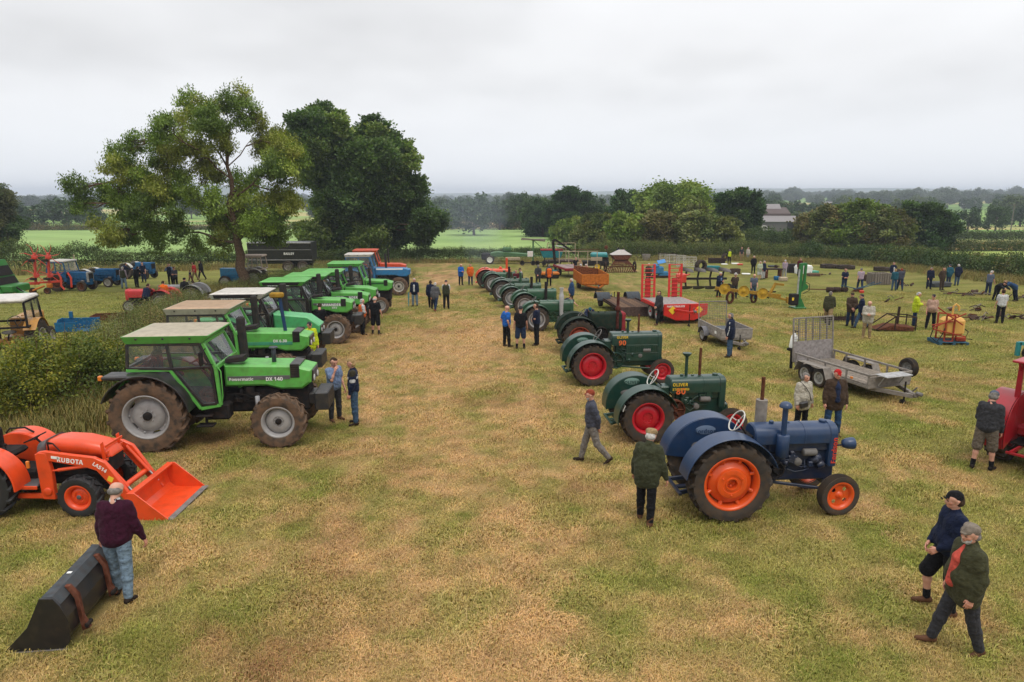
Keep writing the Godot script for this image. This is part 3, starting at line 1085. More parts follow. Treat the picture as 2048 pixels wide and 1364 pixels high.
# ---------------------------------------------------------------- people
# A field of tapered capsules [a, b, ra, rb] joined with a smooth minimum and meshed as surface nets.
class Flesh:
	var v := PackedVector3Array()
	var n := PackedVector3Array()
	var ix := PackedInt32Array()
	var c := PackedColorArray()

	func add(prims: Array, cell: float, k: float, tint: Color, ripple := 0.0) -> void:
		var lo := Vector3.ONE * 1e9
		var hi := -lo
		for p in prims:
			var r: float = maxf(p[2], p[3]) + cell * 3.0
			lo = lo.min(p[0] - Vector3.ONE * r).min(p[1] - Vector3.ONE * r)
			hi = hi.max(p[0] + Vector3.ONE * r).max(p[1] + Vector3.ONE * r)
		var nx := int((hi.x - lo.x) / cell) + 2
		var ny := int((hi.y - lo.y) / cell) + 2
		var nzz := int((hi.z - lo.z) / cell) + 2
		var sy := nx
		var sz := nx * ny
		var f := PackedFloat32Array()
		f.resize(nx * ny * nzz)
		f.fill(1.0)
		for p in prims:
			var a: Vector3 = p[0]
			var b: Vector3 = p[1]
			var ra: float = p[2]
			var rb: float = p[3]
			var m := maxf(ra, rb) + k + cell * 1.5
			var i0: Vector3 = ((a.min(b) - Vector3.ONE * m - lo) / cell).floor().max(Vector3.ZERO)
			var i1: Vector3 = ((a.max(b) + Vector3.ONE * m - lo) / cell).ceil().min(Vector3(nx - 1, ny - 1, nzz - 1))
			var ab := b - a
			var l2 := maxf(ab.length_squared(), 1e-9)
			for z in range(int(i0.z), int(i1.z) + 1):
				for y in range(int(i0.y), int(i1.y) + 1):
					var at := z * sz + y * sy + int(i0.x)
					var q := lo + Vector3(i0.x, y, z) * cell - a
					for x in range(int(i0.x), int(i1.x) + 1):
						var t := clampf(q.dot(ab) / l2, 0.0, 1.0)
						var d := (q - ab * t).length() - ra - (rb - ra) * t
						var g := f[at]
						if d < g + k:
							var h := maxf(k - absf(d - g), 0.0)
							f[at] = minf(d, g) - h * h / (4.0 * k)
						at += 1
						q.x += cell
		if ripple > 0.0:
			var at := 0
			for z in nzz:
				for y in ny:
					for x in nx:
						if absf(f[at]) < cell * 2.0:
							var w := lo + Vector3(x, y, z) * cell
							f[at] += ripple * (sin(w.y * 31.0 + w.x * 22.0 + sin(w.z * 19.0) * 2.0) * 0.6 + sin(w.y * 57.0 - w.z * 41.0 + w.x * 13.0) * 0.4)
						at += 1
		var ids := {}
		var first := v.size()
		for z in range(1, nzz - 1):
			for y in range(1, ny - 1):
				var at := z * sz + y * sy + 1
				for x in range(1, nx - 1):
					var s := f[at] < 0.0
					if s != (f[at + 1] < 0.0):
						face4(ids, f, at - sy - sz, at - sz, at, at - sy, s, lo, cell, nx, sy, sz)
					if s != (f[at + sy] < 0.0):
						face4(ids, f, at - 1 - sz, at - 1, at, at - sz, s, lo, cell, nx, sy, sz)
					if s != (f[at + sz] < 0.0):
						face4(ids, f, at - 1 - sy, at - sy, at, at - 1, s, lo, cell, nx, sy, sz)
					at += 1
		for i in range(first, v.size()):
			n[i] = n[i].normalized()
			c.push_back(tint)

	func face4(ids: Dictionary, f: PackedFloat32Array, a: int, b: int, d: int, e: int, inside: bool, lo: Vector3, cell: float, nx: int, sy: int, sz: int) -> void:
		var q := [a, b, d, e]
		var id := []
		for i in q:
			if not ids.has(i):
				var sum := Vector3.ZERO
				var k := 0
				var fv := [f[i], f[i + 1], f[i + sy], f[i + sy + 1], f[i + sz], f[i + sz + 1], f[i + sz + sy], f[i + sz + sy + 1]]
				for ed in EDGES:
					var p: float = fv[ed[0]]
					var w: float = fv[ed[1]]
					if (p < 0.0) != (w < 0.0):
						sum += CORNER[ed[0]].lerp(CORNER[ed[1]], p / (p - w))
						k += 1
				ids[i] = v.size()
				v.push_back(lo + (Vector3(i % nx, (i / nx) % (sz / sy), i / sz) + sum / maxi(k, 1)) * cell)
				n.push_back(Vector3.ZERO)
			id.append(ids[i])
		if not inside:
			id.reverse()
		var m: Vector3 = (v[id[2]] - v[id[0]]).cross(v[id[3]] - v[id[1]])
		for i in id:
			n[i] += m
		ix.append_array([id[0], id[2], id[1], id[0], id[3], id[2]])

	const CORNER: Array[Vector3] = [Vector3(0, 0, 0), Vector3(1, 0, 0), Vector3(0, 1, 0), Vector3(1, 1, 0), Vector3(0, 0, 1), Vector3(1, 0, 1), Vector3(0, 1, 1), Vector3(1, 1, 1)]
	const EDGES := [[0, 1], [2, 3], [4, 5], [6, 7], [0, 2], [1, 3], [4, 6], [5, 7], [0, 4], [1, 5], [2, 6], [3, 7]]

	func join(o: Flesh, t: Transform3D) -> void:
		var base := v.size()
		v.append_array(t * o.v)
		var b := t.basis.orthonormalized()
		for q in o.n:
			n.push_back((b * q).normalized())
		c.append_array(o.c)
		var flip := t.basis.determinant() < 0.0
		for i in range(0, o.ix.size(), 3):
			ix.append_array([base + o.ix[i], base + o.ix[i + 2 if flip else i + 1], base + o.ix[i + 1 if flip else i + 2]])

	func mesh() -> ArrayMesh:
		var a := []
		a.resize(Mesh.ARRAY_MAX)
		a[Mesh.ARRAY_VERTEX] = v
		a[Mesh.ARRAY_NORMAL] = n
		a[Mesh.ARRAY_COLOR] = c
		a[Mesh.ARRAY_INDEX] = ix
		var m := ArrayMesh.new()
		m.add_surface_from_arrays(Mesh.PRIMITIVE_TRIANGLES, a)
		return m

var fleshes := {}

# head at the top of the neck: origin under the skull, face towards +x
func head_flesh() -> Flesh:
	if fleshes.has("head"):
		return fleshes.head
	var f := Flesh.new()
	var p := [[Vector3(-0.012, 0.105, 0), Vector3(0.012, 0.11, 0), 0.084, 0.078], [Vector3(0.03, 0.12, -0.02), Vector3(0.03, 0.12, 0.02), 0.062, 0.062], [Vector3(0.03, 0.035, 0.0), Vector3(0.045, 0.07, 0), 0.05, 0.058], [Vector3(0.062, 0.0, 0), Vector3(0.07, 0.008, 0), 0.026, 0.024], [Vector3(0.0, 0.02, 0.04), Vector3(0.06, 0.004, 0.014), 0.026, 0.022], [Vector3(0.0, 0.02, -0.04), Vector3(0.06, 0.004, -0.014), 0.026, 0.022], [Vector3(0.09, 0.088, 0), Vector3(0.11, 0.058, 0), 0.009, 0.014], [Vector3(0.076, 0.1, 0.036), Vector3(0.086, 0.102, 0.012), 0.012, 0.012], [Vector3(0.076, 0.1, -0.036), Vector3(0.086, 0.102, -0.012), 0.012, 0.012], [Vector3(0.068, 0.06, 0.042), Vector3(0.06, 0.055, 0.046), 0.02, 0.02], [Vector3(0.068, 0.06, -0.042), Vector3(0.06, 0.055, -0.046), 0.02, 0.02], [Vector3(0.088, 0.031, 0.014), Vector3(0.088, 0.031, -0.014), 0.01, 0.01], [Vector3(-0.008, 0.09, 0.082), Vector3(0.004, 0.055, 0.078), 0.014, 0.01], [Vector3(-0.008, 0.09, -0.082), Vector3(0.004, 0.055, -0.078), 0.014, 0.01], [Vector3(-0.015, -0.09, 0), Vector3(-0.01, 0.05, 0), 0.056, 0.054]]
	f.add(p, 0.0065, 0.022, Color(1, 1, 1))
	for i in f.v.size():
		var q := f.v[i]
		var s := absf(q.z)
		if q.x > 0.05:
			if absf(q.y - 0.085) < 0.008 and absf(s - 0.032) < 0.013:
				f.c[i] = Color(0.16, 0.14, 0.13)
			elif absf(q.y - 0.106) < 0.006 and absf(s - 0.032) < 0.02:
				f.c[i] = Color(0.45, 0.4, 0.36)
			elif absf(q.y - 0.031) < 0.007 and s < 0.024:
				f.c[i] = Color(0.75, 0.45, 0.42)
			elif s > 0.03 and q.y < 0.075:
				f.c[i] = Color(1.0, 0.86, 0.82)
	fleshes.head = f
	return f

# a relaxed right hand: wrist at the origin, fingers down (-y), palm towards -z, thumb towards +x
func hand_flesh() -> Flesh:
	if fleshes.has("hand"):
		return fleshes.hand
	var f := Flesh.new()
	var p := [[Vector3(0, 0.03, 0), Vector3(0, -0.02, 0), 0.026, 0.026]]
	for i in 4:
		var x := 0.03 - i * 0.02
		var l: float = [0.072, 0.08, 0.074, 0.058][i]
		var k := Vector3(x, -0.085 + absf(i - 1.2) * 0.004, 0)
		p.append([Vector3(x * 0.55, -0.02, 0), k, 0.016, 0.0125])
		var m := k + Vector3(x * 0.1, -l * 0.5, -0.012 - i * 0.003)
		p.append([k, m, 0.0092, 0.0088])
		p.append([m, m + Vector3(0, -l * 0.42, -0.026 - i * 0.004), 0.0086, 0.0075])
	p.append([Vector3(0.02, -0.02, -0.004), Vector3(0.046, -0.055, -0.016), 0.015, 0.012])
	p.append([Vector3(0.046, -0.055, -0.016), Vector3(0.052, -0.088, -0.026), 0.0105, 0.0085])
	f.add(p, 0.0055, 0.007, Color(1, 0.9, 0.86))
	fleshes.hand = f
	return f

# p: lean, turn (of the trunk), nod, look, hip_l/hip_r (swing), knee_l/knee_r, splay, arm_l/arm_r [forward, out, elbow, in]
func pose(p: Dictionary) -> Dictionary:
	var j := {}
	var lean: float = p.get("lean", 0.03)
	var legs := []
	var low := 1e9
	for s in [-1.0, 1.0]:
		var h: float = p.get("hip_l" if s < 0 else "hip_r", 0.0)
		var k: float = p.get("knee_l" if s < 0 else "knee_r", 0.04)
		var sp: float = p.get("splay", 0.05)
		var hip := Vector3(0, 0, s * 0.095)
		var knee := hip + Vector3(sin(h) * 0.44, -cos(h) * 0.44, s * sp * 0.4)
		var ankle := knee + Vector3(sin(h - k) * 0.42, -cos(h - k) * 0.42, s * sp * 0.3)
		var yaw: float = s * p.get("toe", 0.2)
		legs.append([hip, knee, ankle, h - k, yaw])
		low = minf(low, ankle.y - 0.085)
	var up := Vector3(0, -low, 0)
	j.legs = legs
	for l in legs:
		for i in 3:
			l[i] += up
	var b := Basis(Vector3(0, 0, 1), -lean)
	var tw := Basis(Vector3.UP, p.get("turn", 0.0))
	b = tw * b
	j.pelvis = up
	j.spine = b
	j.waist = up + b * Vector3(0, 0.16, 0)
	j.chest = up + b * Vector3(0.0, 0.36, 0)
	j.neck = up + b * Vector3(-0.01, 0.53, 0)
	var nod: float = lean + p.get("nod", 0.05)
	j.head_basis = Basis(Vector3.UP, p.get("turn", 0.0) + p.get("look", 0.0)) * Basis(Vector3(0, 0, 1), -nod)
	j.head = j.neck + b * Vector3(0.018, 0.075, 0)
	j.arms = []
	for s in [-1.0, 1.0]:
		var a: Array = p.get("arm_l" if s < 0 else "arm_r", [0.05, 0.14, 0.25, 0.0])
		var sh: Vector3 = up + b * Vector3(-0.01, 0.47, s * 0.172)
		var rot := tw * Basis(Vector3(1, 0, 0), -s * a[1]) * Basis(Vector3(0, 0, 1), a[0])
		var el := sh + rot * Vector3(0, -0.29, 0)
		var fr := rot * Basis(Vector3.UP, s * a[3]) * Basis(Vector3(0, 0, 1), a[2])
		var wr := el + fr * Vector3(0, -0.25, 0)
		j.arms.append([sh, el, wr, fr])
	return j

func grow(prims: Array, by: float) -> Array:
	return prims.map(func(q): return [q[0], q[1], q[2] + by, q[3] + by])

func trunk_prims(j: Dictionary, fat: float) -> Array:
	var s: Basis = j.spine
	var out := [[j.pelvis + s * Vector3(-0.01, 0.0, -0.06), j.pelvis + s * Vector3(-0.01, 0.0, 0.06), 0.108, 0.108], [j.waist + s * Vector3(fat * 0.9, -0.02, -0.045), j.waist + s * Vector3(fat * 0.9, -0.02, 0.045), 0.098 + fat, 0.098 + fat], [j.chest + s * Vector3(-0.015, 0.085, -0.115), j.chest + s * Vector3(-0.015, 0.085, 0.115), 0.07, 0.07]]
	for z in [-0.07, 0.07]:
		out.append([j.pelvis + s * Vector3(fat * 0.3, 0.04, z), j.chest + s * Vector3(0.0, 0.03, z * 1.1), 0.108 + fat * 0.6, 0.112 + fat * 0.2])
	return out

func arm_prims(j: Dictionary, from: int, to: int) -> Array:
	var out := []
	for a in j.arms:
		if from == 0:
			out.append([a[0], a[0].lerp(a[1], 0.45), 0.062, 0.055])
			if to == 0:
				out.append([a[0].lerp(a[1], 0.45), a[0].lerp(a[1], 0.72), 0.056, 0.056])
			else:
				out.append([a[0].lerp(a[1], 0.45), a[1], 0.052, 0.044])
		if to > 0:
			out.append([a[1], a[1].lerp(a[2], 0.4), 0.043, 0.041])
			out.append([a[1].lerp(a[2], 0.4), a[2], 0.04, 0.029])
	return out

func leg_prims(j: Dictionary, to: float) -> Array:
	var out := []
	for l in j.legs:
		if to <= 0.5:
			out.append([l[0], l[0].lerp(l[1], to * 2.0), 0.095, 0.082])
		else:
			out.append([l[0], l[1], 0.09, 0.06])
			out.append([l[1], l[1].lerp(l[2], 0.35), 0.056, 0.058])
			out.append([l[1].lerp(l[2], 0.35), l[1].lerp(l[2], to * 2.0 - 1.0), 0.056, 0.045])
	return out

func foot_prims(l: Array) -> Array:
	var b := Basis(Vector3.UP, -l[4]) * Basis(Vector3(0, 0, 1), clampf(minf(l[3], 0.0) * 0.9, -0.9, 0.0))
	var a: Vector3 = l[2]
	var r := [[a + b * Vector3(-0.035, -0.045, 0), a + b * Vector3(0.06, -0.05, 0), 0.04, 0.038], [a + b * Vector3(0.06, -0.052, 0), a + b * Vector3(0.165, -0.058, 0), 0.038, 0.03], [a, a + b * Vector3(-0.02, -0.04, 0), 0.045, 0.045]]
	return r

var wear := {}

# builds, or takes from the wardrobe, one piece of a figure
func piece(key: String, pk: String, j: Dictionary, cell: float) -> ArrayMesh:
	var id := "%s/%s/%.3f" % [pk, key, cell]
	if wear.has(id):
		return wear[id]
	var f := Flesh.new()
	var w := Color.WHITE
	var fine := cell < 0.02
	var fat: float = poses[pk].get("fat", 0.02)
	match key:
		"body":
			f.add(trunk_prims(j, fat - 0.012) + grow(arm_prims(j, 0, 1), -0.006) + grow(leg_prims(j, 1.0), -0.004) + foot_prims(j.legs[0]).map(func(q): return [q[0], q[1], q[2] - 0.012, q[3] - 0.012]) + foot_prims(j.legs[1]).map(func(q): return [q[0], q[1], q[2] - 0.012, q[3] - 0.012]) + [[j.neck + Vector3(0, -0.05, 0), j.head, 0.06, 0.052]], cell, 0.03, w)
			f.join(head_flesh(), Transform3D(j.head_basis, j.head))
			for i in 2:
				var a: Array = j.arms[i]
				var hb: Basis = a[3]
				if i == 0:
					hb = hb * Basis.from_scale(Vector3(1, 1, -1))
				f.join(hand_flesh(), Transform3D(hb, a[2] + a[3] * Vector3(0, -0.012, 0)))
		"tee":
			f.add(grow(trunk_prims(j, fat) + arm_prims(j, 0, 0), 0.012), cell, 0.05, w, 0.004 if fine else 0.0)
		"long":
			f.add(grow(trunk_prims(j, fat) + arm_prims(j, 0, 1), 0.014) + [[j.neck + Vector3(0, -0.04, 0), j.neck + j.spine * Vector3(0, 0.02, 0), 0.075, 0.066]], cell, 0.05, w, 0.0035 if fine else 0.0)
		"coat":
			var s: Basis = j.spine
			var hem: Array = []
			for z in [-0.08, 0.08]:
				hem.append([j.waist + s * Vector3(-0.01, 0, z), j.pelvis.lerp((j.legs[0][1] + j.legs[1][1]) * 0.5, 0.3) + Vector3(0, 0, z), 0.112 + fat * 0.8, 0.118 + fat * 0.7])
			f.add(grow(trunk_prims(j, fat) + arm_prims(j, 0, 1), 0.022) + hem + [[j.neck + Vector3(0, -0.04, 0), j.neck + s * Vector3(-0.01, 0.025, 0), 0.085, 0.075]], cell, 0.055, w, 0.004 if fine else 0.0)
		"vest":
			f.add(grow(trunk_prims(j, fat), 0.028), cell, 0.05, w, 0.005 if fine else 0.0)
		"trousers":
			f.add([[j.pelvis + j.spine * Vector3(-0.012, 0.04, -0.06), j.pelvis + j.spine * Vector3(-0.012, 0.04, 0.06), 0.112, 0.112]] + grow(leg_prims(j, 0.97), 0.018), cell, 0.03, w, 0.0035 if fine else 0.0)
		"shorts":
			f.add([[j.pelvis + j.spine * Vector3(-0.012, 0.04, -0.06), j.pelvis + j.spine * Vector3(-0.012, 0.04, 0.06), 0.112, 0.112]] + grow(leg_prims(j, 0.5), 0.022), cell, 0.025, w, 0.0035 if fine else 0.0)
		"shoe0", "shoe1":
			f.add(foot_prims(j.legs[0 if key == "shoe0" else 1]), minf(cell, 0.016), 0.02, w)
		"boot0", "boot1":
			var l: Array = j.legs[0 if key == "boot0" else 1]
			f.add(foot_prims(l) + [[l[2], l[1].lerp(l[2], 0.2), 0.06, 0.073]], minf(cell, 0.02), 0.02, w)
		"sock0", "sock1":
			var l: Array = j.legs[0 if key == "sock0" else 1]
			f.add([[l[2], l[1].lerp(l[2], 0.72), 0.048, 0.05]], minf(cell, 0.016), 0.02, w)
	wear[id] = f.mesh()
	return wear[id]

# hair and headgear are shared and sit on the head
func headgear(key: String) -> ArrayMesh:
	if wear.has(key):
		return wear[key]
	var f := Flesh.new()
	match key:
		"hair":
			f.add([[Vector3(-0.03, 0.115, 0), Vector3(0.01, 0.135, 0), 0.083, 0.072], [Vector3(-0.045, 0.06, -0.03), Vector3(-0.045, 0.06, 0.03), 0.06, 0.06], [Vector3(0.045, 0.165, -0.03), Vector3(0.045, 0.165, 0.03), 0.026, 0.026]], 0.011, 0.02, Color.WHITE, 0.003)
		"fringe_hair":
			f.add([[Vector3(-0.025, 0.125, 0), Vector3(0.02, 0.145, 0), 0.09, 0.076], [Vector3(-0.05, 0.06, -0.04), Vector3(-0.05, 0.06, 0.04), 0.062, 0.062], [Vector3(0.06, 0.165, -0.035), Vector3(0.06, 0.165, 0.035), 0.03, 0.03]], 0.011, 0.02, Color.WHITE, 0.005)
		"long_hair":
			f.add([[Vector3(-0.025, 0.12, 0), Vector3(0.012, 0.135, 0), 0.092, 0.08], [Vector3(-0.05, 0.03, -0.045), Vector3(-0.05, 0.03, 0.045), 0.065, 0.065], [Vector3(-0.01, 0.05, 0.075), Vector3(0.0, 0.1, 0.075), 0.03, 0.03], [Vector3(-0.01, 0.05, -0.075), Vector3(0.0, 0.1, -0.075), 0.03, 0.03]], 0.011, 0.02, Color.WHITE, 0.006)
		"bald":
			f.add([[Vector3(-0.06, 0.06, -0.035), Vector3(-0.06, 0.06, 0.035), 0.052, 0.052], [Vector3(-0.02, 0.075, 0.072), Vector3(-0.04, 0.07, 0.05), 0.024, 0.034], [Vector3(-0.02, 0.075, -0.072), Vector3(-0.04, 0.07, -0.05), 0.024, 0.034]], 0.011, 0.02, Color.WHITE)
		"cap":
			f.add([[Vector3(-0.018, 0.125, 0), Vector3(0.012, 0.13, 0), 0.089, 0.084], [Vector3(0.085, 0.125, -0.035), Vector3(0.085, 0.125, 0.035), 0.011, 0.011], [Vector3(0.12, 0.118, -0.03), Vector3(0.12, 0.118, 0.03), 0.011, 0.011], [Vector3(0.158, 0.108, -0.018), Vector3(0.158, 0.108, 0.018), 0.01, 0.01]], 0.009, 0.018, Color.WHITE)
		"flat_cap":
			f.add([[Vector3(-0.03, 0.135, 0), Vector3(0.02, 0.14, 0), 0.087, 0.08], [Vector3(-0.02, 0.16, -0.05), Vector3(-0.02, 0.16, 0.05), 0.06, 0.06], [Vector3(0.07, 0.14, -0.035), Vector3(0.07, 0.14, 0.035), 0.034, 0.034], [Vector3(0.115, 0.118, -0.03), Vector3(0.115, 0.118, 0.03), 0.012, 0.012]], 0.01, 0.02, Color.WHITE)
		"hat":
			f.add([[Vector3(-0.01, 0.15, 0), Vector3(0.005, 0.17, 0), 0.088, 0.075]], 0.011, 0.02, Color.WHITE)
			var g := Flesh.new()
			g.add([[Vector3.ZERO, Vector3(0, 0.001, 0), 0.145, 0.145]], 0.014, 0.01, Color.WHITE)
			f.join(g, Transform3D(Basis.from_scale(Vector3(1, 0.08, 0.9)), Vector3(0, 0.135, 0)))
		"beard":
			f.add([[Vector3(0.055, 0.005, -0.02), Vector3(0.055, 0.005, 0.02), 0.036, 0.036], [Vector3(0.045, 0.03, 0.05), Vector3(0.07, 0.0, 0.02), 0.018, 0.024], [Vector3(0.045, 0.03, -0.05), Vector3(0.07, 0.0, -0.02), 0.018, 0.024]], 0.009, 0.015, Color.WHITE)
	wear[key] = f.mesh()
	return wear[key]

var poses := {
	"stand": {},
	"stand_fat": {"fat": 0.055, "splay": 0.1},
	"arms_down": {"arm_l": [-0.05, 0.22, 0.3, 0.2], "arm_r": [0.0, 0.22, 0.35, 0.2], "fat": 0.045, "splay": 0.08, "nod": 0.1},
	"pockets": {"arm_l": [-0.35, 0.25, 0.85, 0.5], "arm_r": [-0.35, 0.25, 0.85, 0.5], "hip_r": 0.08},
	"behind": {"arm_l": [-0.4, 0.18, 0.85, 1.9], "arm_r": [-0.4, 0.18, 0.85, 1.9], "nod": 0.12},
	"walk": {"hip_l": 0.34, "knee_l": 0.12, "hip_r": -0.24, "knee_r": 0.28, "arm_l": [-0.3, 0.12, 0.3, 0.1], "arm_r": [0.35, 0.12, 0.4, 0.1], "lean": 0.07},
	"walk_back": {"hip_r": 0.3, "knee_r": 0.1, "hip_l": -0.26, "knee_l": 0.45, "arm_l": [-0.45, 0.12, 0.5, 0.9], "arm_r": [-0.45, 0.12, 0.5, 0.9], "lean": 0.06},
	"hold": {"arm_l": [0.2, 0.1, 1.5, 0.6], "arm_r": [0.2, 0.1, 1.45, 0.6], "nod": 0.45, "fat": 0.04},
	"folded": {"arm_l": [0.1, 0.2, 1.5, 1.1], "arm_r": [0.1, 0.2, 1.45, 1.1], "fat": 0.035},
	"chin": {"arm_l": [0.05, 0.16, 0.3, 0.1], "arm_r": [0.55, 0.0, 2.35, 0.45], "nod": 0.35, "look": -0.1},
	"look_down": {"lean": 0.12, "nod": 0.4, "arm_l": [0.2, 0.12, 0.35, 0.2], "arm_r": [0.2, 0.12, 0.3, 0.2]},
	"stoop": {"lean": 0.2, "nod": 0.3, "hip_l": 0.2, "knee_l": 0.1, "hip_r": -0.1, "knee_r": 0.1, "arm_l": [0.0, 0.22, 0.25, 0.1], "arm_r": [-0.12, 0.3, 0.35, 0.1], "fat": 0.04},
	"bend": {"lean": 1.1, "nod": -0.1, "hip_l": -0.15, "knee_l": 0.1, "hip_r": -0.1, "knee_r": 0.15, "arm_l": [0.9, 0.1, 0.3, 0.0], "arm_r": [1.0, 0.1, 0.3, 0.0]},
	"reach": {"lean": 0.45, "nod": 0.1, "arm_l": [0.9, 0.1, 0.4, 0.0], "arm_r": [0.8, 0.1, 0.5, 0.0], "hip_l": 0.1},
	"stride": {"hip_r": 0.32, "knee_r": 0.05, "hip_l": -0.18, "knee_l": 0.12, "arm_l": [-0.1, 0.25, 0.5, 0.5], "arm_r": [-0.1, 0.25, 0.55, 0.5], "fat": 0.055, "look": 0.25},
	"step_up": {"hip_r": 0.45, "knee_r": 0.55, "hip_l": -0.05, "knee_l": 0.05, "arm_l": [0.1, 0.2, 0.95, 0.7], "arm_r": [0.1, 0.2, 0.95, 0.7], "fat": 0.045},
	"stroll": {"hip_l": 0.24, "knee_l": 0.08, "hip_r": -0.3, "knee_r": 0.25, "arm_l": [0.1, 0.2, 0.9, 0.6], "arm_r": [0.0, 0.2, 0.9, 0.7], "fat": 0.04, "nod": 0.2},
	"phone": {"arm_l": [0.05, 0.15, 0.2, 0.0], "arm_r": [0.7, 0.3, 2.3, 0.2]},
	"hoodie": {"lean": 0.14, "nod": 0.25, "hip_r": 0.12, "knee_r": 0.06, "hip_l": -0.08, "arm_l": [0.1, 0.15, 1.2, 0.8], "arm_r": [0.0, 0.12, 0.3, 0.2], "fat": 0.045, "splay": 0.08},
	"look_side": {"arm_l": [-0.05, 0.2, 0.35, 0.2], "arm_r": [-0.2, 0.3, 0.8, 0.6], "look": -0.7, "fat": 0.045},
	"kneel": {"hip_l": 0.9, "knee_l": 1.7, "hip_r": 0.5, "knee_r": 1.9, "lean": 0.5, "arm_l": [0.8, 0.1, 0.4, 0.2], "arm_r": [0.8, 0.1, 0.5, 0.2]}}

const SKIN := Color(0.52, 0.27, 0.19)

func cloth(c: Color) -> StandardMaterial3D:
	return mat("cloth_%.3f_%.3f_%.3f" % [c.r, c.g, c.b], c, "cloth")

# w: what is worn - top, its colour, legs, colour, feet, colour, head pieces, then under: (sleeves below a waistcoat), bare:, socks:
func person(label: String, at: Vector3, turn_deg: float, pk: String, w: String, height := 1.76, cell := 0.03) -> Node3D:
	last_pose = pk
	var o := thing("person", label, "person", at, deg_to_rad(turn_deg))
	if not fleshes.has("pose/" + pk):
		fleshes["pose/" + pk] = pose(poses[pk])
	var j: Dictionary = fleshes["pose/" + pk]
	var t := Transform3D(Basis.from_scale(Vector3.ONE * height / 1.76), Vector3.ZERO)
	var on_body := w.split(" ")
	var more := {}
	for i in range(7, on_body.size()):
		more[on_body[i].get_slice(":", 0)] = on_body[i].get_slice(":", 1)
	put("body", piece("body", pk, j, cell), mat("skin", SKIN, "skin"), o, t)
	if more.has("under"):
		put("shirt", piece("tee" if more.has("bare") else "long", pk, j, cell), cloth(HUE[more.under]), o, t)
	put({"tee": "shirt", "long": "jumper", "coat": "coat", "vest": "waistcoat"}[on_body[0]], piece(on_body[0], pk, j, cell), cloth(HUE[on_body[1]]), o, t)
	put(on_body[2], piece(on_body[2], pk, j, cell), cloth(HUE[on_body[3]]), o, t)
	for i in 2:
		put(on_body[4], piece(on_body[4] + str(i), pk, j, cell), mat("shoe_" + on_body[5], HUE[on_body[5]], "dull"), o, t)
		if more.has("socks"):
			put("sock", piece("sock" + str(i), pk, j, cell), cloth(HUE[more.socks]), o, t)
	if on_body[6] != "-":
		for h in on_body[6].split("+"):
			var k := h.get_slice(":", 0)
			put({"cap": "cap", "flat_cap": "cap", "hat": "hat", "beard": "beard"}.get(k, "hair"), headgear(k), cloth(HUE[h.get_slice(":", 1)]), o, t * Transform3D(j.head_basis, j.head))
	return o

func joints(pk: String) -> Dictionary:
	return fleshes["pose/" + pk]

# ---------------------------------------------------------------- wheels (axle along z, outer face towards +z)
func tyre(R: float, W: float, rim: float, lugs: int) -> ArrayMesh:
	var key := "tyre%.2f_%.2f_%.2f_%d" % [R, W, rim, lugs]
	if meshes.has(key):
		return meshes[key]
	var g := S()
	var h := 0.045 * R / 0.8 if lugs > 0 else 0.0
	var r := R - h
	var s := R - rim
	var prof := [Vector2(rim - 0.02, W * 0.36), Vector2(rim + 0.015, W * 0.42), Vector2(rim + s * 0.3, W * 0.485), Vector2(rim + s * 0.55, W * 0.5), Vector2(rim + s * 0.8, W * 0.475), Vector2(r - 0.03, W * 0.43)]
	if lugs == 0:
		for i in 7:
			var z := W * (0.36 - 0.12 * i)
			prof.append(Vector2(r - 0.006 - 0.02 * pow(absf(z / W) * 2.0, 2.0), z + 0.012))
			if i < 6:
				prof.append(Vector2(r - 0.024 - 0.02 * pow(absf(z / W) * 2.0, 2.0), z - W * 0.045))
	else:
		prof.append(Vector2(r - 0.008, W * 0.25))
		prof.append(Vector2(r - 0.008, -W * 0.25))
	for i in 6:
		var p: Vector2 = prof[5 - i]
		prof.append(Vector2(p.x, -p.y))
	g.lathe(prof, 40 if R > 0.5 else 28, 0.3 if lugs > 0 else 0.75)
	for i in lugs:
		for sd in [-1.0, 1.0]:
			var th := TAU * (i + (0.5 if sd > 0 else 0.0)) / lugs
			var wd := 0.021 * R / 0.8 + 0.008
			var rows := []
			for k in 6:
				var t := k / 5.0
				var z: float = sd * lerpf(-0.03, W * 0.5 + 0.004, minf(1.0, t * 1.12))
				var a := th - t * 0.3 * W / R * 1.5
				var top := R - 0.02 * t * t if k < 5 else R - s * 0.24
				var low := r - 0.03 if k < 5 else R - s * 0.34
				var rad := V(cos(a), sin(a), 0)
				var tan := V(-sin(a), cos(a), 0)
				rows.append([rad * low - tan * wd * 1.35 + V(0, 0, z), rad * top - tan * wd + V(0, 0, z), rad * top + tan * wd + V(0, 0, z), rad * low + tan * wd * 1.35 + V(0, 0, z)])
			for k in 5:
				for e in 3:
					g.quad(rows[k][e], rows[k][e + 1], rows[k + 1][e + 1], rows[k + 1][e])
			g.quad(rows[0][0], rows[0][1], rows[0][2], rows[0][3])
			g.quad(rows[5][0], rows[5][1], rows[5][2], rows[5][3])
	meshes[key] = g.mesh()
	return meshes[key]

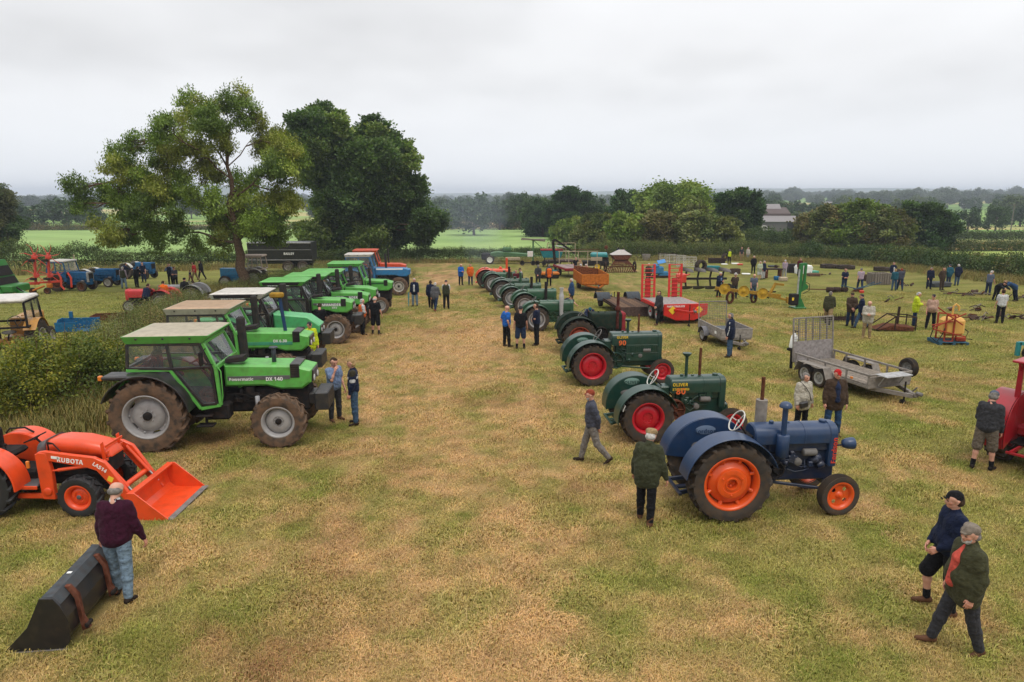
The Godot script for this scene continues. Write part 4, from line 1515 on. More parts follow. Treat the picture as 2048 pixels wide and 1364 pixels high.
# style: dish (plain pressed dish), cast (slotted rim with clamps), spoked disc, small
func rim_mesh(rim: float, W: float, style: String) -> ArrayMesh:
	var key := "rim%.2f_%.2f_%s" % [rim, W, style]
	if meshes.has(key):
		return meshes[key]
	var g := S()
	g.lathe([Vector2(rim + 0.03, W * 0.43), Vector2(rim + 0.022, W * 0.445), Vector2(rim, W * 0.44), Vector2(rim - 0.012, W * 0.4), Vector2(rim - 0.035, W * 0.34), Vector2(rim - 0.04, W * 0.1), Vector2(rim - 0.06, 0.0), Vector2(rim - 0.04, -W * 0.1), Vector2(rim, -W * 0.42)], 40, 0.5)
	match style:
		"dish":
			g.lathe([Vector2(rim - 0.05, W * 0.04), Vector2(rim * 0.86, W * 0.07), Vector2(rim * 0.8, W * 0.16), Vector2(rim * 0.55, W * 0.24), Vector2(rim * 0.36, W * 0.26), Vector2(rim * 0.33, W * 0.2), Vector2(0.0, W * 0.2)], 40, 0.6)
			for i in 8:
				var a := TAU * i / 8.0
				g.disc(V(cos(a) * rim * 0.27, sin(a) * rim * 0.27, W * 0.22), V(0, 0, 1), rim * 0.032, 0.05, 6, 0.004)
				g.disc(V(cos(a + 0.4) * rim * 0.78, sin(a + 0.4) * rim * 0.78, W * 0.17), V(0, 0, 1), rim * 0.02, 0.02, 6, 0.003)
		"scallop":
			var pts := []
			for i in 80:
				var a := TAU * i / 80.0
				var notch := smoothstep(0.35, 0.8, cos(a * 5.0))
				pts.append(Vector2(cos(a), sin(a)) * (rim - 0.045) * (1.0 - 0.13 * notch))
			g.prism(pts, W * 0.04, W * 0.075, 0.006)
			g.lathe([Vector2(rim * 0.76, W * 0.07), Vector2(rim * 0.72, W * 0.15), Vector2(rim * 0.5, W * 0.2), Vector2(rim * 0.32, W * 0.21), Vector2(0, W * 0.21)], 40, 0.6)
			for i in 8:
				var a := TAU * i / 8.0
				g.disc(V(cos(a) * rim * 0.3, sin(a) * rim * 0.3, W * 0.23), V(0, 0, 1), rim * 0.03, 0.05, 6, 0.004)
			for i in 5:
				var a := TAU * (i + 0.5) / 5.0
				g.box(V(cos(a) * rim * 0.86, sin(a) * rim * 0.86, W * 0.1), V(0.05, 0.05, 0.06), 0.01)
		"cast":
			g.lathe([Vector2(rim * 0.84, -W * 0.02), Vector2(rim * 0.84, W * 0.1), Vector2(rim * 0.76, W * 0.2), Vector2(rim * 0.62, W * 0.26), Vector2(rim * 0.58, W * 0.32), Vector2(rim * 0.56, W * 0.42), Vector2(rim * 0.5, W * 0.44), Vector2(rim * 0.36, W * 0.44), Vector2(rim * 0.35, W * 0.4), Vector2(rim * 0.25, W * 0.4), Vector2(rim * 0.24, W * 0.46), Vector2(rim * 0.2, W * 0.46), Vector2(rim * 0.19, W * 0.2), Vector2(0, W * 0.2)], 40, 0.5)
			for i in 8:
				var a := TAU * (i + 0.5) / 8.0
				var ca := V(cos(a), sin(a), 0)
				g.bar(ca * rim * 0.78 + V(0, 0, W * 0.15), ca * (rim - 0.02) + V(0, 0, W * 0.22), 0.07, 0.05, 0.01)
			for i in 3:
				var a := TAU * i / 3.0 + 0.5
				g.disc(V(cos(a) * rim * 0.43, sin(a) * rim * 0.43, W * 0.46), V(0, 0, 1), 0.018, 0.04, 8, 0.004)
			for i in 4:
				var a := TAU * i / 4.0
				g.box(V(cos(a) * rim * 0.12, sin(a) * rim * 0.12, W * 0.22), V(0.05, 0.05, 0.05), 0.01)
		"holes":
			# front wheel: a disc with four round windows
			for q in 4:
				var a := TAU * (q + 0.5) / 4.0
				var pts := []
				for i in 9:
					var b := a - PI / 4.0 + PI / 2.0 * i / 8.0
					pts.append(Vector2(cos(b), sin(b)) * (rim - 0.03))
				for i in 4:
					var b := a + PI / 4.0 - PI / 2.0 * i / 3.0
					pts.append(Vector2(cos(b), sin(b)) * rim * 0.3)
				var inner := []
				for i in 12:
					var b := TAU * i / 12.0
					inner.append(Vector2(cos(a), sin(a)) * rim * 0.62 + Vector2(cos(b), sin(b)) * rim * 0.17)
				# the sector is closed round its window by a bridge
				var all := pts.slice(0, 5)
				for i in 13:
					all.append(inner[posmod(int(round(a / TAU * 12.0)) - i, 12)])
				all.append(pts[4] * 0.999 + Vector2(-sin(a), cos(a)) * 0.002)
				all.append_array(pts.slice(5))
				g.prism(all, W * 0.1, W * 0.16, 0.0)
			g.lathe([Vector2(rim - 0.04, W * 0.04), Vector2(rim - 0.03, W * 0.14)], 32)
			g.lathe([Vector2(rim * 0.3, W * 0.16), Vector2(rim * 0.24, W * 0.28), Vector2(rim * 0.13, W * 0.34), Vector2(rim * 0.12, W * 0.5), Vector2(0, W * 0.52)], 20)
		_:
			g.lathe([Vector2(rim - 0.05, W * 0.02), Vector2(rim * 0.78, W * 0.08), Vector2(rim * 0.62, W * 0.2), Vector2(rim * 0.4, W * 0.2), Vector2(rim * 0.34, W * 0.12), Vector2(rim * 0.24, W * 0.14), Vector2(rim * 0.22, W * 0.28), Vector2(0, W * 0.3)], 28, 0.6)
			for i in 6:
				var a := TAU * i / 6.0
				g.disc(V(cos(a) * rim * 0.45, sin(a) * rim * 0.45, W * 0.21), V(0, 0, 1), rim * 0.045, 0.03, 6, 0.003)
	meshes[key] = g.mesh()
	return meshes[key]

func wheel(o: Node3D, at: Vector3, R: float, W: float, rim: float, lugs: int, style: String, rim_mat: Material, tyre_mat: Material, hub: Material = null, steer := 0.0) -> void:
	var s := signf(at.z)
	var w := hold("wheel", o, Transform3D(Basis(Vector3.UP, (0.0 if s >= 0 else PI) + steer) * Basis(V(0, 0, 1), at.x * 3.0), at))
	put("tyre", tyre(R, W, rim, lugs), tyre_mat, w)
	put("rim", rim_mesh(rim, W, style), rim_mat, w)
	if hub:
		put("hub", S().lathe([Vector2(rim * 0.2, W * 0.18), Vector2(rim * 0.2, W * 0.3), Vector2(rim * 0.15, W * 0.34), Vector2(0, W * 0.34)], 16), hub, w)

func dark() -> Material:
	return paint("engine_black")

func steering(o: Node3D, at: Vector3, r: float, tilt: float, material: Material, foot: Vector3) -> void:
	var g := S()
	g.x = Transform3D(Basis(V(0, 0, 1), tilt), at)
	var ring := []
	for i in 24:
		ring.append(V(cos(TAU * i / 24.0) * r, 0, sin(TAU * i / 24.0) * r))
	g.tube(ring, 0.014, 6, true)
	for i in 3:
		var a := TAU * i / 3.0 + 0.5
		g.tube([V(0, -0.03, 0), V(cos(a) * r, 0, sin(a) * r)], 0.009, 5)
	g.disc(V(0, -0.03, 0), Vector3.UP, 0.035, 0.03, 10, 0.005)
	put("steering_wheel", g, material, o)
	put("steering_column", S().tube([at, foot], 0.02, 6), dark(), o)

func greebles(g: Shape, x0: float, x1: float, y0: float, y1: float, hw: float, sd: int) -> void:
	var r := RandomNumberGenerator.new()
	r.seed = sd
	for i in 14:
		var s := 1.0 if i % 3 else -1.0
		var p := V(r.randf_range(x0, x1), r.randf_range(y0, y1), s * hw * r.randf_range(0.85, 1.1))
		if i % 2:
			g.box(p, V(r.randf_range(0.08, 0.24), r.randf_range(0.07, 0.2), 0.12), 0.015)
		else:
			g.disc(p, V(1, 0.2 * r.randfn(), 0.0 if i % 4 else 1.0), r.randf_range(0.035, 0.075), r.randf_range(0.1, 0.28), 10)
	for i in 7:
		var a := V(r.randf_range(x0, x1), r.randf_range(y0, y1), hw * 1.08)
		var b := V(r.randf_range(x0, x1), r.randf_range(y0, y1), hw * 1.02)
		g.tube([a, a.lerp(b, 0.3) + V(0, r.randf_range(-0.1, 0.1), 0.06), a.lerp(b, 0.7) + V(0, r.randf_range(-0.12, 0.05), 0.06), b], 0.011, 5)

func frustum(g: Shape, a: Array, y0: float, b: Array, y1: float) -> void:
	# a, b: [x0, x1, half width]
	var p := [V(a[0], y0, -a[2]), V(a[1], y0, -a[2]), V(a[1], y0, a[2]), V(a[0], y0, a[2])]
	var q := [V(b[0], y1, -b[2]), V(b[1], y1, -b[2]), V(b[1], y1, b[2]), V(b[0], y1, b[2])]
	for i in 4:
		g.quad(p[i], p[(i + 1) % 4], q[(i + 1) % 4], q[i])
	g.quad(p[0], p[1], p[2], p[3])
	g.quad(q[0], q[1], q[2], q[3])

func green() -> StandardMaterial3D:
	return paint("leaf_green_paint")

# a cab tractor of the seventies to nineties; origin on the ground under the rear axle, forward +x
func cab_tractor(called: String, label: String, at: Vector3, turn: float, o: Dictionary, group := "") -> Node3D:
	var t := thing(called, label, "tractor", at, turn, group)
	var paint: Material = o.get("paint", green())
	var body: Material = o.get("frame", paint("cab_black"))
	var tyres: Material = o.get("tyres", paint("muddy_rubber"))
	var rims: Material = o.get("rims", paint("silver_rim"))
	var rr: float = o.get("rr", 0.9)
	var fr: float = o.get("fr", 0.66)
	var wb: float = o.get("wb", 2.95)
	var rz := 0.9
	for s in [-1.0, 1.0]:
		wheel(t, V(0, rr, s * rz), rr, rr * 0.58, rr * 0.56, 19, o.get("rear", "scallop"), rims, tyres, dark())
		if o.get("drive", true):
			wheel(t, V(wb, fr, s * 0.86), fr, fr * 0.62, fr * 0.55, 17, "dish", rims, tyres, dark())
		else:
			wheel(t, V(wb, fr, s * 0.78), fr, 0.24, fr * 0.56, 0, "small", rims, tyres)
	var end: float = o.get("end", 3.68)
	# running gear
	var g := S()
	g.box(V(0.3, 0.95, 0), V(1.5, 0.62, 0.6), 0.05).box(V(0, rr, 0), V(0.36, 0.36, 1.4), 0.06).box(V(1.7, 0.95, 0), V(1.6, 0.5, 0.5), 0.05).box(V(end - 0.95, 1.02, 0), V(1.7, 0.6, 0.52), 0.04)
	g.box(V(wb, fr, 0), V(0.24, 0.24, 1.5), 0.05).box(V(1.45, 0.85, 0.52), V(0.6, 0.4, 0.34), 0.05).box(V(1.45, 0.85, -0.52), V(0.6, 0.4, 0.34), 0.05)
	g.box(V(1.2, 0.55, 0.72), V(0.4, 0.04, 0.26)).box(V(1.2, 0.8, 0.74), V(0.4, 0.04, 0.22)).bar(V(1.2, 0.55, 0.7), V(1.2, 0.98, 0.66), 0.03, 0.06)
	g.bar(V(-0.55, 0.55, 0.35), V(-1.05, 0.5, 0.4), 0.06, 0.09).bar(V(-0.55, 0.55, -0.35), V(-1.05, 0.5, -0.4), 0.06, 0.09).bar(V(-0.5, 1.1, 0.3), V(-0.95, 0.52, 0.39), 0.04, 0.04).bar(V(-0.5, 1.1, -0.3), V(-0.95, 0.52, -0.39), 0.04, 0.04)
	greebles(g, 1.7, end - 0.7, 0.95, 1.3, 0.3, 7)
	put("chassis", g, dark(), t)
	put("filter", S().disc(V(2.35, 1.0, 0.42), Vector3.UP, 0.055, 0.3, 12), paint("filter_grey"), t)
	# bonnet
	var top: float = o.get("top", 1.95)
	var nose: float = o.get("nose", 1.78)
	var low: float = o.get("low", 1.4)
	var hood := [Vector2(1.6, low), Vector2(1.6, top), Vector2(end - 0.45, lerpf(nose, top, 0.72)), Vector2(end, nose), Vector2(end - 0.03, low + 0.06), Vector2(end - 0.25, low - 0.1), Vector2(end - 0.75, low - 0.1), Vector2(end - 1.1, low)]
	put("bonnet", S().prism(hood, -0.41, 0.41, 0.05), paint, t)
	put("grille", S().box(V(end - 0.005, (nose + low) * 0.5 + 0.02, 0), V(0.05, (nose - low) * 0.74, 0.66), 0.015), body, t)
	g = S()
	for s in [-1.0, 1.0]:
		put("headlight", S().disc(V(end + 0.02, low + 0.14, s * 0.22), Vector3.RIGHT, 0.085, 0.03, 14), paint("lamp_glass"), t)
	for s in [-1.0, 1.0]:
		if o.get("vent", true):
			var vent := put("vent", S().box(V(end - 0.4, lerpf(low, top, 0.66), s * 0.412), V(0.22, (top - low) * 0.62, 0.02), 0.004), body, t)
			g = S()
			for i in 7:
				g.box(V(end - 0.4, lerpf(low, top, 0.4 + 0.085 * i), s * 0.426), V(0.18, 0.012, 0.016), 0.003)
			put("slat", g, dark(), vent)
		if o.has("stripe"):
			put("stripe", S().box(V(0.58 + end * 0.5, lerpf(low, top, o.get("stripe_at", 0.42)), s * 0.413), V(end - 2.2, 0.1, 0.012), 0.003), o.stripe, t)
	for l in o.get("text", []):
		letters(l[0], l[1], t, face(l[2], l[3], 0.422, 1.0), l[4] if l.size() > 4 else paint("white_print"))
	if o.get("band", false):
		put("band", S().prism([Vector2(end - 0.51, lerpf(nose, top, 0.8)), Vector2(end - 0.51, lerpf(nose, top, 0.83) + 0.012), Vector2(end - 0.29, lerpf(nose, top, 0.6) + 0.02), Vector2(end - 0.29, lerpf(nose, top, 0.54))], -0.36, 0.36, 0.004), body, t)
	# exhaust and intake
	var ex: Vector3 = o.get("stack", V(1.84, 2.95, -0.62))
	g = S()
	g.bar(V(ex.x, 1.3, ex.z), V(ex.x - 0.06, ex.y, ex.z), o.get("stack_w", 0.19), o.get("stack_w", 0.19), 0.04)
	put("exhaust", g, paint("exhaust_black"), t)
	if o.get("intake", true):
		g = S()
		g.disc(V(2.72, top + 0.14, 0.05), Vector3.UP, 0.055, 0.36, 12).disc(V(2.72, top + 0.33, 0.05), Vector3.UP, 0.11, 0.05, 14, 0.02)
		put("air_intake", g, paint("navy_pipe"), t)
	if o.has("beacon"):
		put("tall_intake", S().tube([V(2.9, top - 0.1, 0.1), V(2.78, 3.0, 0.1)], 0.055, 10), paint("intake_blue"), t)
		put("intake_head", S().box(V(2.7, 3.05, 0.1), V(0.42, 0.16, 0.24), 0.04), paint("ochre_paint"), t)
	if o.get("weights", true):
		g = S()
		g.box(V(end + 0.0, 1.0, 0), V(0.3, 0.3, 0.5), 0.03)
		for i in 9:
			g.box(V(end + 0.2, 0.98, (i - 4) * 0.098), V(0.34, 0.46, 0.09), 0.03)
		put("weights", g, paint("weight_black"), t)
	# mudguards
	for s in [-1.0, 1.0]:
		g = S()
		g.move(V(0, rr, 0)).arc(rr + 0.08, rr + 0.11, 0.12, 2.75, s * rz - 0.3, s * rz + 0.3)
		g.x = Transform3D()
		g.box(V(-0.45, rr * 2.0 + 0.04, s * 0.86), V(0.9, 0.1, 0.5), 0.03)
		put("mudguard", g, o.get("guard", body), t)
		g = S()
		g.x = Transform3D(Basis(), V(0, rr, 0))
		var pts := []
		for i in 17:
			var a := 0.1 + 2.7 * i / 16.0
			pts.append(Vector2(cos(a), sin(a)) * (rr + 0.08))
		g.prism(pts, s * 0.61 - 0.01, s * 0.61 + 0.01, 0.003)
		put("mudguard_liner", g, paint, t)
		put("marker_light", S().box(V(-0.98, rr * 2.0 + 0.02, s * 0.95), V(0.1, 0.12, 0.1), 0.02), paint("amber"), t)
	# cab
	var y0 := 1.97
	var y1: float = o.get("eaves", 2.56)
	var cab_x: float = o.get("cab_x", 0.0)
	g = S()
	var dk := S()
	for s in [-1.0, 1.0]:
		var z: float = s * 0.78
		var zt: float = s * 0.74
		g.bars([V(cab_x + 1.3, y1, zt), V(1.55, y0, z), V(1.6, 1.06, z), V(1.14, 0.98, z), V(0.52, y0 - 0.02, z), V(-0.46, y0 - 0.02, z)], 0.075, 0.075)
		dk.bars([V(-0.44, y0 + 0.03, z), V(-0.4, y1, zt), V(cab_x + 1.22, y1 - 0.02, zt), V(1.46, y0, z + s * 0.01), V(1.51, 1.1, z + s * 0.01), V(1.19, 1.08, z + s * 0.01), V(0.6, y0, z + s * 0.01), V(-0.44, y0 + 0.03, z)], 0.07, 0.06)
		dk.bar(V(0.56, y0, z + s * 0.01), V(0.48, y1, zt), 0.09, 0.06).bar(V(0.6, y0, z + s * 0.012), V(1.48, y0 + 0.03, z + s * 0.012), 0.08, 0.06)
	dk.bar(V(-0.44, y0 + 0.03, -0.78), V(-0.44, y0 + 0.03, 0.78), 0.07, 0.07).bar(V(-0.4, y1, -0.74), V(-0.4, y1, 0.74), 0.07, 0.07)
	g.bar(V(1.55, y0, -0.78), V(1.55, y0, 0.78), 0.07, 0.1).bar(V(cab_x + 1.3, y1, -0.74), V(cab_x + 1.3, y1, 0.74), 0.06, 0.06)
	put("cab_frame", g, o.get("post", paint), t)
	put("door_frame", dk, body, t)
	put("bulkhead", S().box(V(1.52, 1.5, 0), V(0.06, 0.9, 1.5), 0.02).box(V(0.6, 1.1, 0), V(1.8, 0.06, 1.48), 0.02).box(V(-0.38, 1.6, 0), V(0.06, 0.7, 1.2), 0.02), dark(), t)
	if o.get("glazed", true):
		var gl := paint("cab_glass")
		for s in [-1.0, 1.0]:
			var z: float = s * 0.765
			put("window", S().prism([Vector2(-0.42, y0), Vector2(-0.38, y1), Vector2(0.45, y1), Vector2(0.53, y0)], z - 0.004, z + 0.004, 0.0), gl, t)
			put("door_window", S().prism([Vector2(0.56, y0), Vector2(0.48, y1), Vector2(cab_x + 1.24, y1), Vector2(1.48, y0)], z - 0.004, z + 0.004, 0.0), gl, t)
			put("door_window", S().prism([Vector2(0.64, y0 - 0.04), Vector2(1.46, y0 - 0.02), Vector2(1.5, 1.12), Vector2(1.21, 1.1)], z - 0.004, z + 0.004, 0.0), gl, t)
		g = S()
		g.quad(V(1.55, y0, -0.76), V(1.55, y0, 0.76), V(cab_x + 1.31, y1, 0.72), V(cab_x + 1.31, y1, -0.72))
		put("windscreen", g, gl, t)
		g = S()
		g.quad(V(-0.45, y0, -0.76), V(-0.45, y0, 0.76), V(-0.41, y1, 0.72), V(-0.41, y1, -0.72))
		put("rear_window", g, gl, t)
		put("wiper", S().bars([V(1.4, y1 - 0.12, 0.2), V(1.54, y0 + 0.22, 0.32)], 0.012, 0.02), dark(), t)
	# roof: flares outwards to a flat top
	var rs: Array = o.get("roof", [-0.48, 1.48, 0.86, 0.2])
	g = S()
	frustum(g, [-0.42, cab_x + 1.3, 0.78], y1 + 0.02, [rs[0], cab_x + rs[1], rs[2]], y1 + rs[3])
	put("roof", g, o.get("roof_mat", paint), t)
	g = S()
	frustum(g, [rs[0] + 0.02, cab_x + rs[1] - 0.03, rs[2] - 0.02], y1 + rs[3] + 0.003, [rs[0] + 0.12, cab_x + rs[1] - 0.25, rs[2] - 0.12], y1 + rs[3] + 0.04)
	put("roof_top", g, o.get("roof_top", o.get("roof_mat", paint)), t)
	if o.has("board"):
		for s in [-1.0, 1.0]:
			put("name_board", S().prism([Vector2(-0.3, y1 + 0.06), Vector2(-0.34, y1 + 0.18), Vector2(1.25, y1 + 0.18), Vector2(1.15, y1 + 0.06)], s * 0.84 - 0.04, s * 0.85 + 0.04, 0.005), dark(), t)
		letters(o.board, 0.105, t, face(0.35, y1 + 0.08, 0.885, 1.0), paint("white_print"))
	g = S()
	for i in 3:
		g.disc(V(-0.15 + i * 0.6, y1 + 0.14, 0.855), V(0, 0, 1), 0.025, 0.03, 8)
	put("roof_bolts", g, body, t)
	# inside and outside fittings
	var seat := hold("seat", t)
	put("cushion", S().box(V(0.2, 1.6, 0), V(0.5, 0.14, 0.5), 0.05), dark(), seat)
	put("backrest", S().box(V(-0.08, 1.95, 0), V(0.12, 0.6, 0.48), 0.05), dark(), seat)
	steering(t, V(0.85, 2.0, 0), 0.2, 0.5, dark(), V(1.25, 1.3, 0))
	for s in [-1.0, 1.0]:
		var mir := hold("mirror", t)
		put("arm", S().tube([V(1.36, 2.45, s * 0.78), V(1.36, 2.4, s * 1.02), V(1.34, 2.15, s * 1.02), V(1.5, 2.05, s * 0.8)], 0.012, 5), dark(), mir)
		put("head", S().box(V(1.33, 2.26, s * 1.04), V(0.06, 0.34, 0.18), 0.025), dark(), mir)
	if o.get("box", true):
		put("air_box", S().prism([Vector2(1.64, 1.98), Vector2(1.66, 2.1), Vector2(2.1, 2.16), Vector2(2.1, 2.02)], 0.1, 0.42, 0.02), paint("exhaust_black"), t)
	put("handrail", S().tube([V(1.64, 1.15, 0.8), V(1.68, 1.3, 0.84), V(1.68, 1.9, 0.84), V(1.6, 2.0, 0.8)], 0.014, 6), o.get("post", paint), t)
	return t

func roundtop(w: float, y0: float, y1: float, rad: float) -> Array:
	var p := [Vector2(-w, y0), Vector2(w, y0)]
	for i in 7:
		var a := PI / 2.0 * i / 6.0
		p.append(Vector2(w - rad + cos(a) * rad, y1 - rad + sin(a) * rad))
	for i in 7:
		var a := PI / 2.0 + PI / 2.0 * i / 6.0
		p.append(Vector2(-w + rad + cos(a) * rad, y1 - rad + sin(a) * rad))
	return p

# an old open tractor; origin on the ground under the rear axle, forward +x
func old_tractor(called: String, label: String, at: Vector3, turn: float, o: Dictionary, group := "") -> Node3D:
	var t := thing(called, label, "tractor", at, turn, group)
	var paint: Material = o.paint
	var eng: Material = o.get("engine", paint)
	var rims: Material = o.rims
	var tyres: Material = o.get("tyres", paint("old_rubber"))
	var rr: float = o.get("rr", 0.77)
	var rw: float = o.get("rw", 0.36)
	var rz: float = o.get("rz", 0.66)
	var fr: float = o.get("fr", 0.4)
	var fw: float = o.get("fw", 0.2)
	var wb: float = o.get("wb", 2.1)
	for s in [-1.0, 1.0]:
		wheel(t, V(0, rr, s * rz), rr, rw, rr * o.get("rim_part", 0.58), o.get("lugs", 18), o.get("rear", "dish"), rims, tyres)
		wheel(t, V(wb, fr, s * o.get("fz", 0.58)), fr, fw, fr * 0.62, 0, o.get("front", "small"), rims, tyres, null, o.get("steer", 0.0))
	var h: Array = o.hood   # x0, x1, y0, y1, half width, rounding
	# gearbox, engine, axles
	var g := S()
	g.box(V(0.1, rr * 0.98, 0), V(0.75, 0.5, 0.46), 0.07).box(V(0, rr, 0), V(0.26, 0.26, rz * 2.0 - 0.2), 0.06).box(V(0.75, rr * 0.95, 0), V(0.8, 0.42, 0.4), 0.05)
	g.box(V((h[0] + h[1]) * 0.5 + 0.1, (h[2] + 0.5) * 0.5, 0), V(h[1] - h[0] - 0.1, h[2] - 0.52, h[4] * 1.15), 0.03)
	g.box(V((h[0] + h[1]) * 0.5 + 0.1, h[2] - 0.08, 0), V(h[1] - h[0] - 0.35, 0.22, h[4] * 1.5), 0.03)
	put("engine", g, eng, t)
	g = S()
	greebles(g, h[0] + 0.2, h[1] - 0.25, 0.72, h[2] - 0.05, h[4] * 0.72, o.get("seed", 5))
	put("engine_fittings", g, o.get("fittings", eng), t)
	g = S()
	g.disc(V(h[1] - 0.5, h[2] - 0.18, h[4] * 0.9), V(1, 0, 0), 0.07, 0.26, 12).disc(V(h[1] - 0.72, h[2] - 0.36, h[4] * 0.8), V(0, 0, 1), 0.075, 0.14, 12)
	put("dynamo", g, paint("oily_steel"), t)
	g = S()
	g.box(V(wb, fr + 0.06, 0), V(0.13, 0.13, o.get("fz", 0.58) * 2.0 - 0.1), 0.02).box(V(wb, fr + 0.22, 0), V(0.2, 0.3, 0.2), 0.03)
	for s in [-1.0, 1.0]:
		g.bar(V(wb, fr + 0.02, s * 0.42), V(0.85, 0.55, s * 0.2), 0.05, 0.05)
	g.bar(V(-0.2, 0.42, 0), V(-0.75, 0.4, 0), 0.1, 0.05).bar(V(-0.3, 0.5, 0.25), V(-0.8, 0.42, 0.32), 0.05, 0.08).bar(V(-0.3, 0.5, -0.25), V(-0.8, 0.42, -0.32), 0.05, 0.08).bar(V(-0.8, 0.42, -0.4), V(-0.8, 0.42, 0.4), 0.06, 0.05)
	put("axle_and_drawbar", g, o.get("axle", eng), t)
	# bonnet and tank
	var hood := put("bonnet", S().prismx(roundtop(h[4], h[2], h[3], h[5]), h[0], h[1], 0.025), paint, t)
	g = S()
	g.prismx(roundtop(h[4] + 0.006, h[2], h[3] + 0.006, h[5]), lerpf(h[0], h[1], 0.6), lerpf(h[0], h[1], 0.6) + 0.03, 0.003)
	put("strap", g, o.get("strap", paint), hood)
	g = S()
	g.disc(V(h[1] - 0.18, h[3] + 0.02, 0), Vector3.UP, 0.07, 0.05, 14).disc(V(lerpf(h[0], h[1], 0.25), h[3] + 0.02, 0), Vector3.UP, 0.045, 0.05, 12).disc(V(lerpf(h[0], h[1], 0.45), h[3] + 0.01, 0), Vector3.UP, 0.04, 0.03, 12)
	put("filler_cap", g, o.get("caps", paint), hood)
	if o.get("panels", false):
		for s in [-1.0, 1.0]:
			var pn := put("side_panel", S().box(V(lerpf(h[0], h[1], 0.63), h[2] - 0.26, s * (h[4] - 0.01)), V((h[1] - h[0]) * 0.68, 0.56, 0.03), 0.01), paint, t)
			g = S()
			for i in 16:
				g.box(V(lerpf(h[0], h[1], 0.34 + 0.038 * i), h[2] - 0.12, s * (h[4] + 0.012)), V(0.018, 0.2, 0.016), 0.004)
			g.box(V(lerpf(h[0], h[1], 0.63), h[2] - 0.27, s * (h[4] + 0.012)), V((h[1] - h[0]) * 0.66, 0.015, 0.016), 0.004)
			put("louvre", g, paint, pn)
	# radiator
	g = S()
	g.prismx(roundtop(h[4] + 0.015, o.get("rad_low", 0.7), h[3] + 0.012, h[5]), h[1] - 0.14, h[1] + 0.02, 0.02)
	put("radiator", g, o.get("rad", paint), t)
	put("radiator_core", S().box(V(h[1] + 0.015, (o.get("rad_low", 0.7) + h[3]) * 0.5, 0), V(0.03, (h[3] - o.get("rad_low", 0.7)) * 0.75, h[4] * 1.6), 0.01), dark(), t)
	# mudguards: a band over the wheel and a plate on its inner side
	if o.get("guards", true):
		for s in [-1.0, 1.0]:
			g = S()
			var a0: float = o.get("ga0", 0.35)
			var a1: float = o.get("ga1", 3.0)
			g.move(V(0, rr, 0)).arc(rr + 0.09, rr + 0.105, a0, a1, s * rz - rw * 0.62, s * rz + rw * 0.55, 28)
			var gd := put("mudguard", g, o.get("guard", paint), t)
			g = S()
			g.x = Transform3D(Basis(), V(0, rr, 0))
			var pts := []
			for i in 25:
				var a := a0 + (a1 - a0) * i / 24.0
				pts.append(Vector2(cos(a), sin(a)) * (rr + 0.1))
			pts.append(Vector2(cos(a1), sin(a1)) * (rr * 0.55))
			pts.append(Vector2(0.1, -0.05))
			var zi: float = s * (rz - rw * 0.6)
			g.prism(pts, zi - 0.008, zi + 0.008, 0.003)
			put("inner_plate", g, o.get("guard", paint), gd)
			if o.has("emblem") and s < 0:
				g = S()
				g.x = Transform3D(Basis.from_scale(V(1, 0.45, 1)), V(-0.1, rr + 0.62, zi + 0.014))
				g.disc(Vector3.ZERO, V(0, 0, 1), 0.2, 0.008, 24, 0.002)
				put("emblem", g, o.emblem[1], gd)
				letters(o.emblem[0], 0.085, gd, face(-0.1, rr + 0.59, zi + 0.02), paint)
	else:
		for s in [-1.0, 1.0]:
			g = S()
			g.move(V(0, rr, 0)).arc(rr + 0.06, rr + 0.08, 0.5, 2.5, s * rz - rw * 0.5, s * rz + rw * 0.5)
			put("mudguard", g, o.get("guard", paint), t)
	# driving place
	g = S()
	g.x = Transform3D(Basis.from_scale(V(1, 0.3, 1)), V(-0.25, rr + 0.42, 0))
	g.ball(Vector3.ZERO, 0.24)
	g.x = Transform3D()
	var seat := put("seat", g, o.get("seat", paint("oily_steel")), t)
	put("seat_spring", S().bars([V(-0.25, rr + 0.4, 0), V(-0.45, rr + 0.15, 0), V(-0.1, rr + 0.1, 0)], 0.05, 0.03), dark(), seat)
	put("footplate", S().box(V(0.05, rr * 0.72, 0), V(1.0, 0.04, rz * 1.3), 0.01), dark(), t)
	var st: Array = o.get("wheel_at", [0.28, h[3] - 0.02, 0.22, 0.9])
	steering(t, V(st[0], st[1], 0.05), st[2], st[3], o.get("wheel_mat", paint("oily_steel")), V(h[0] + 0.1, h[2] - 0.1, 0.02))
	if o.get("scuttle", true):
		put("scuttle", S().box(V(h[0] - 0.12, h[2] - 0.02, 0.0), V(0.26, 0.36, h[4] * 1.3), 0.03), o.get("scuttle_mat", paint), t)
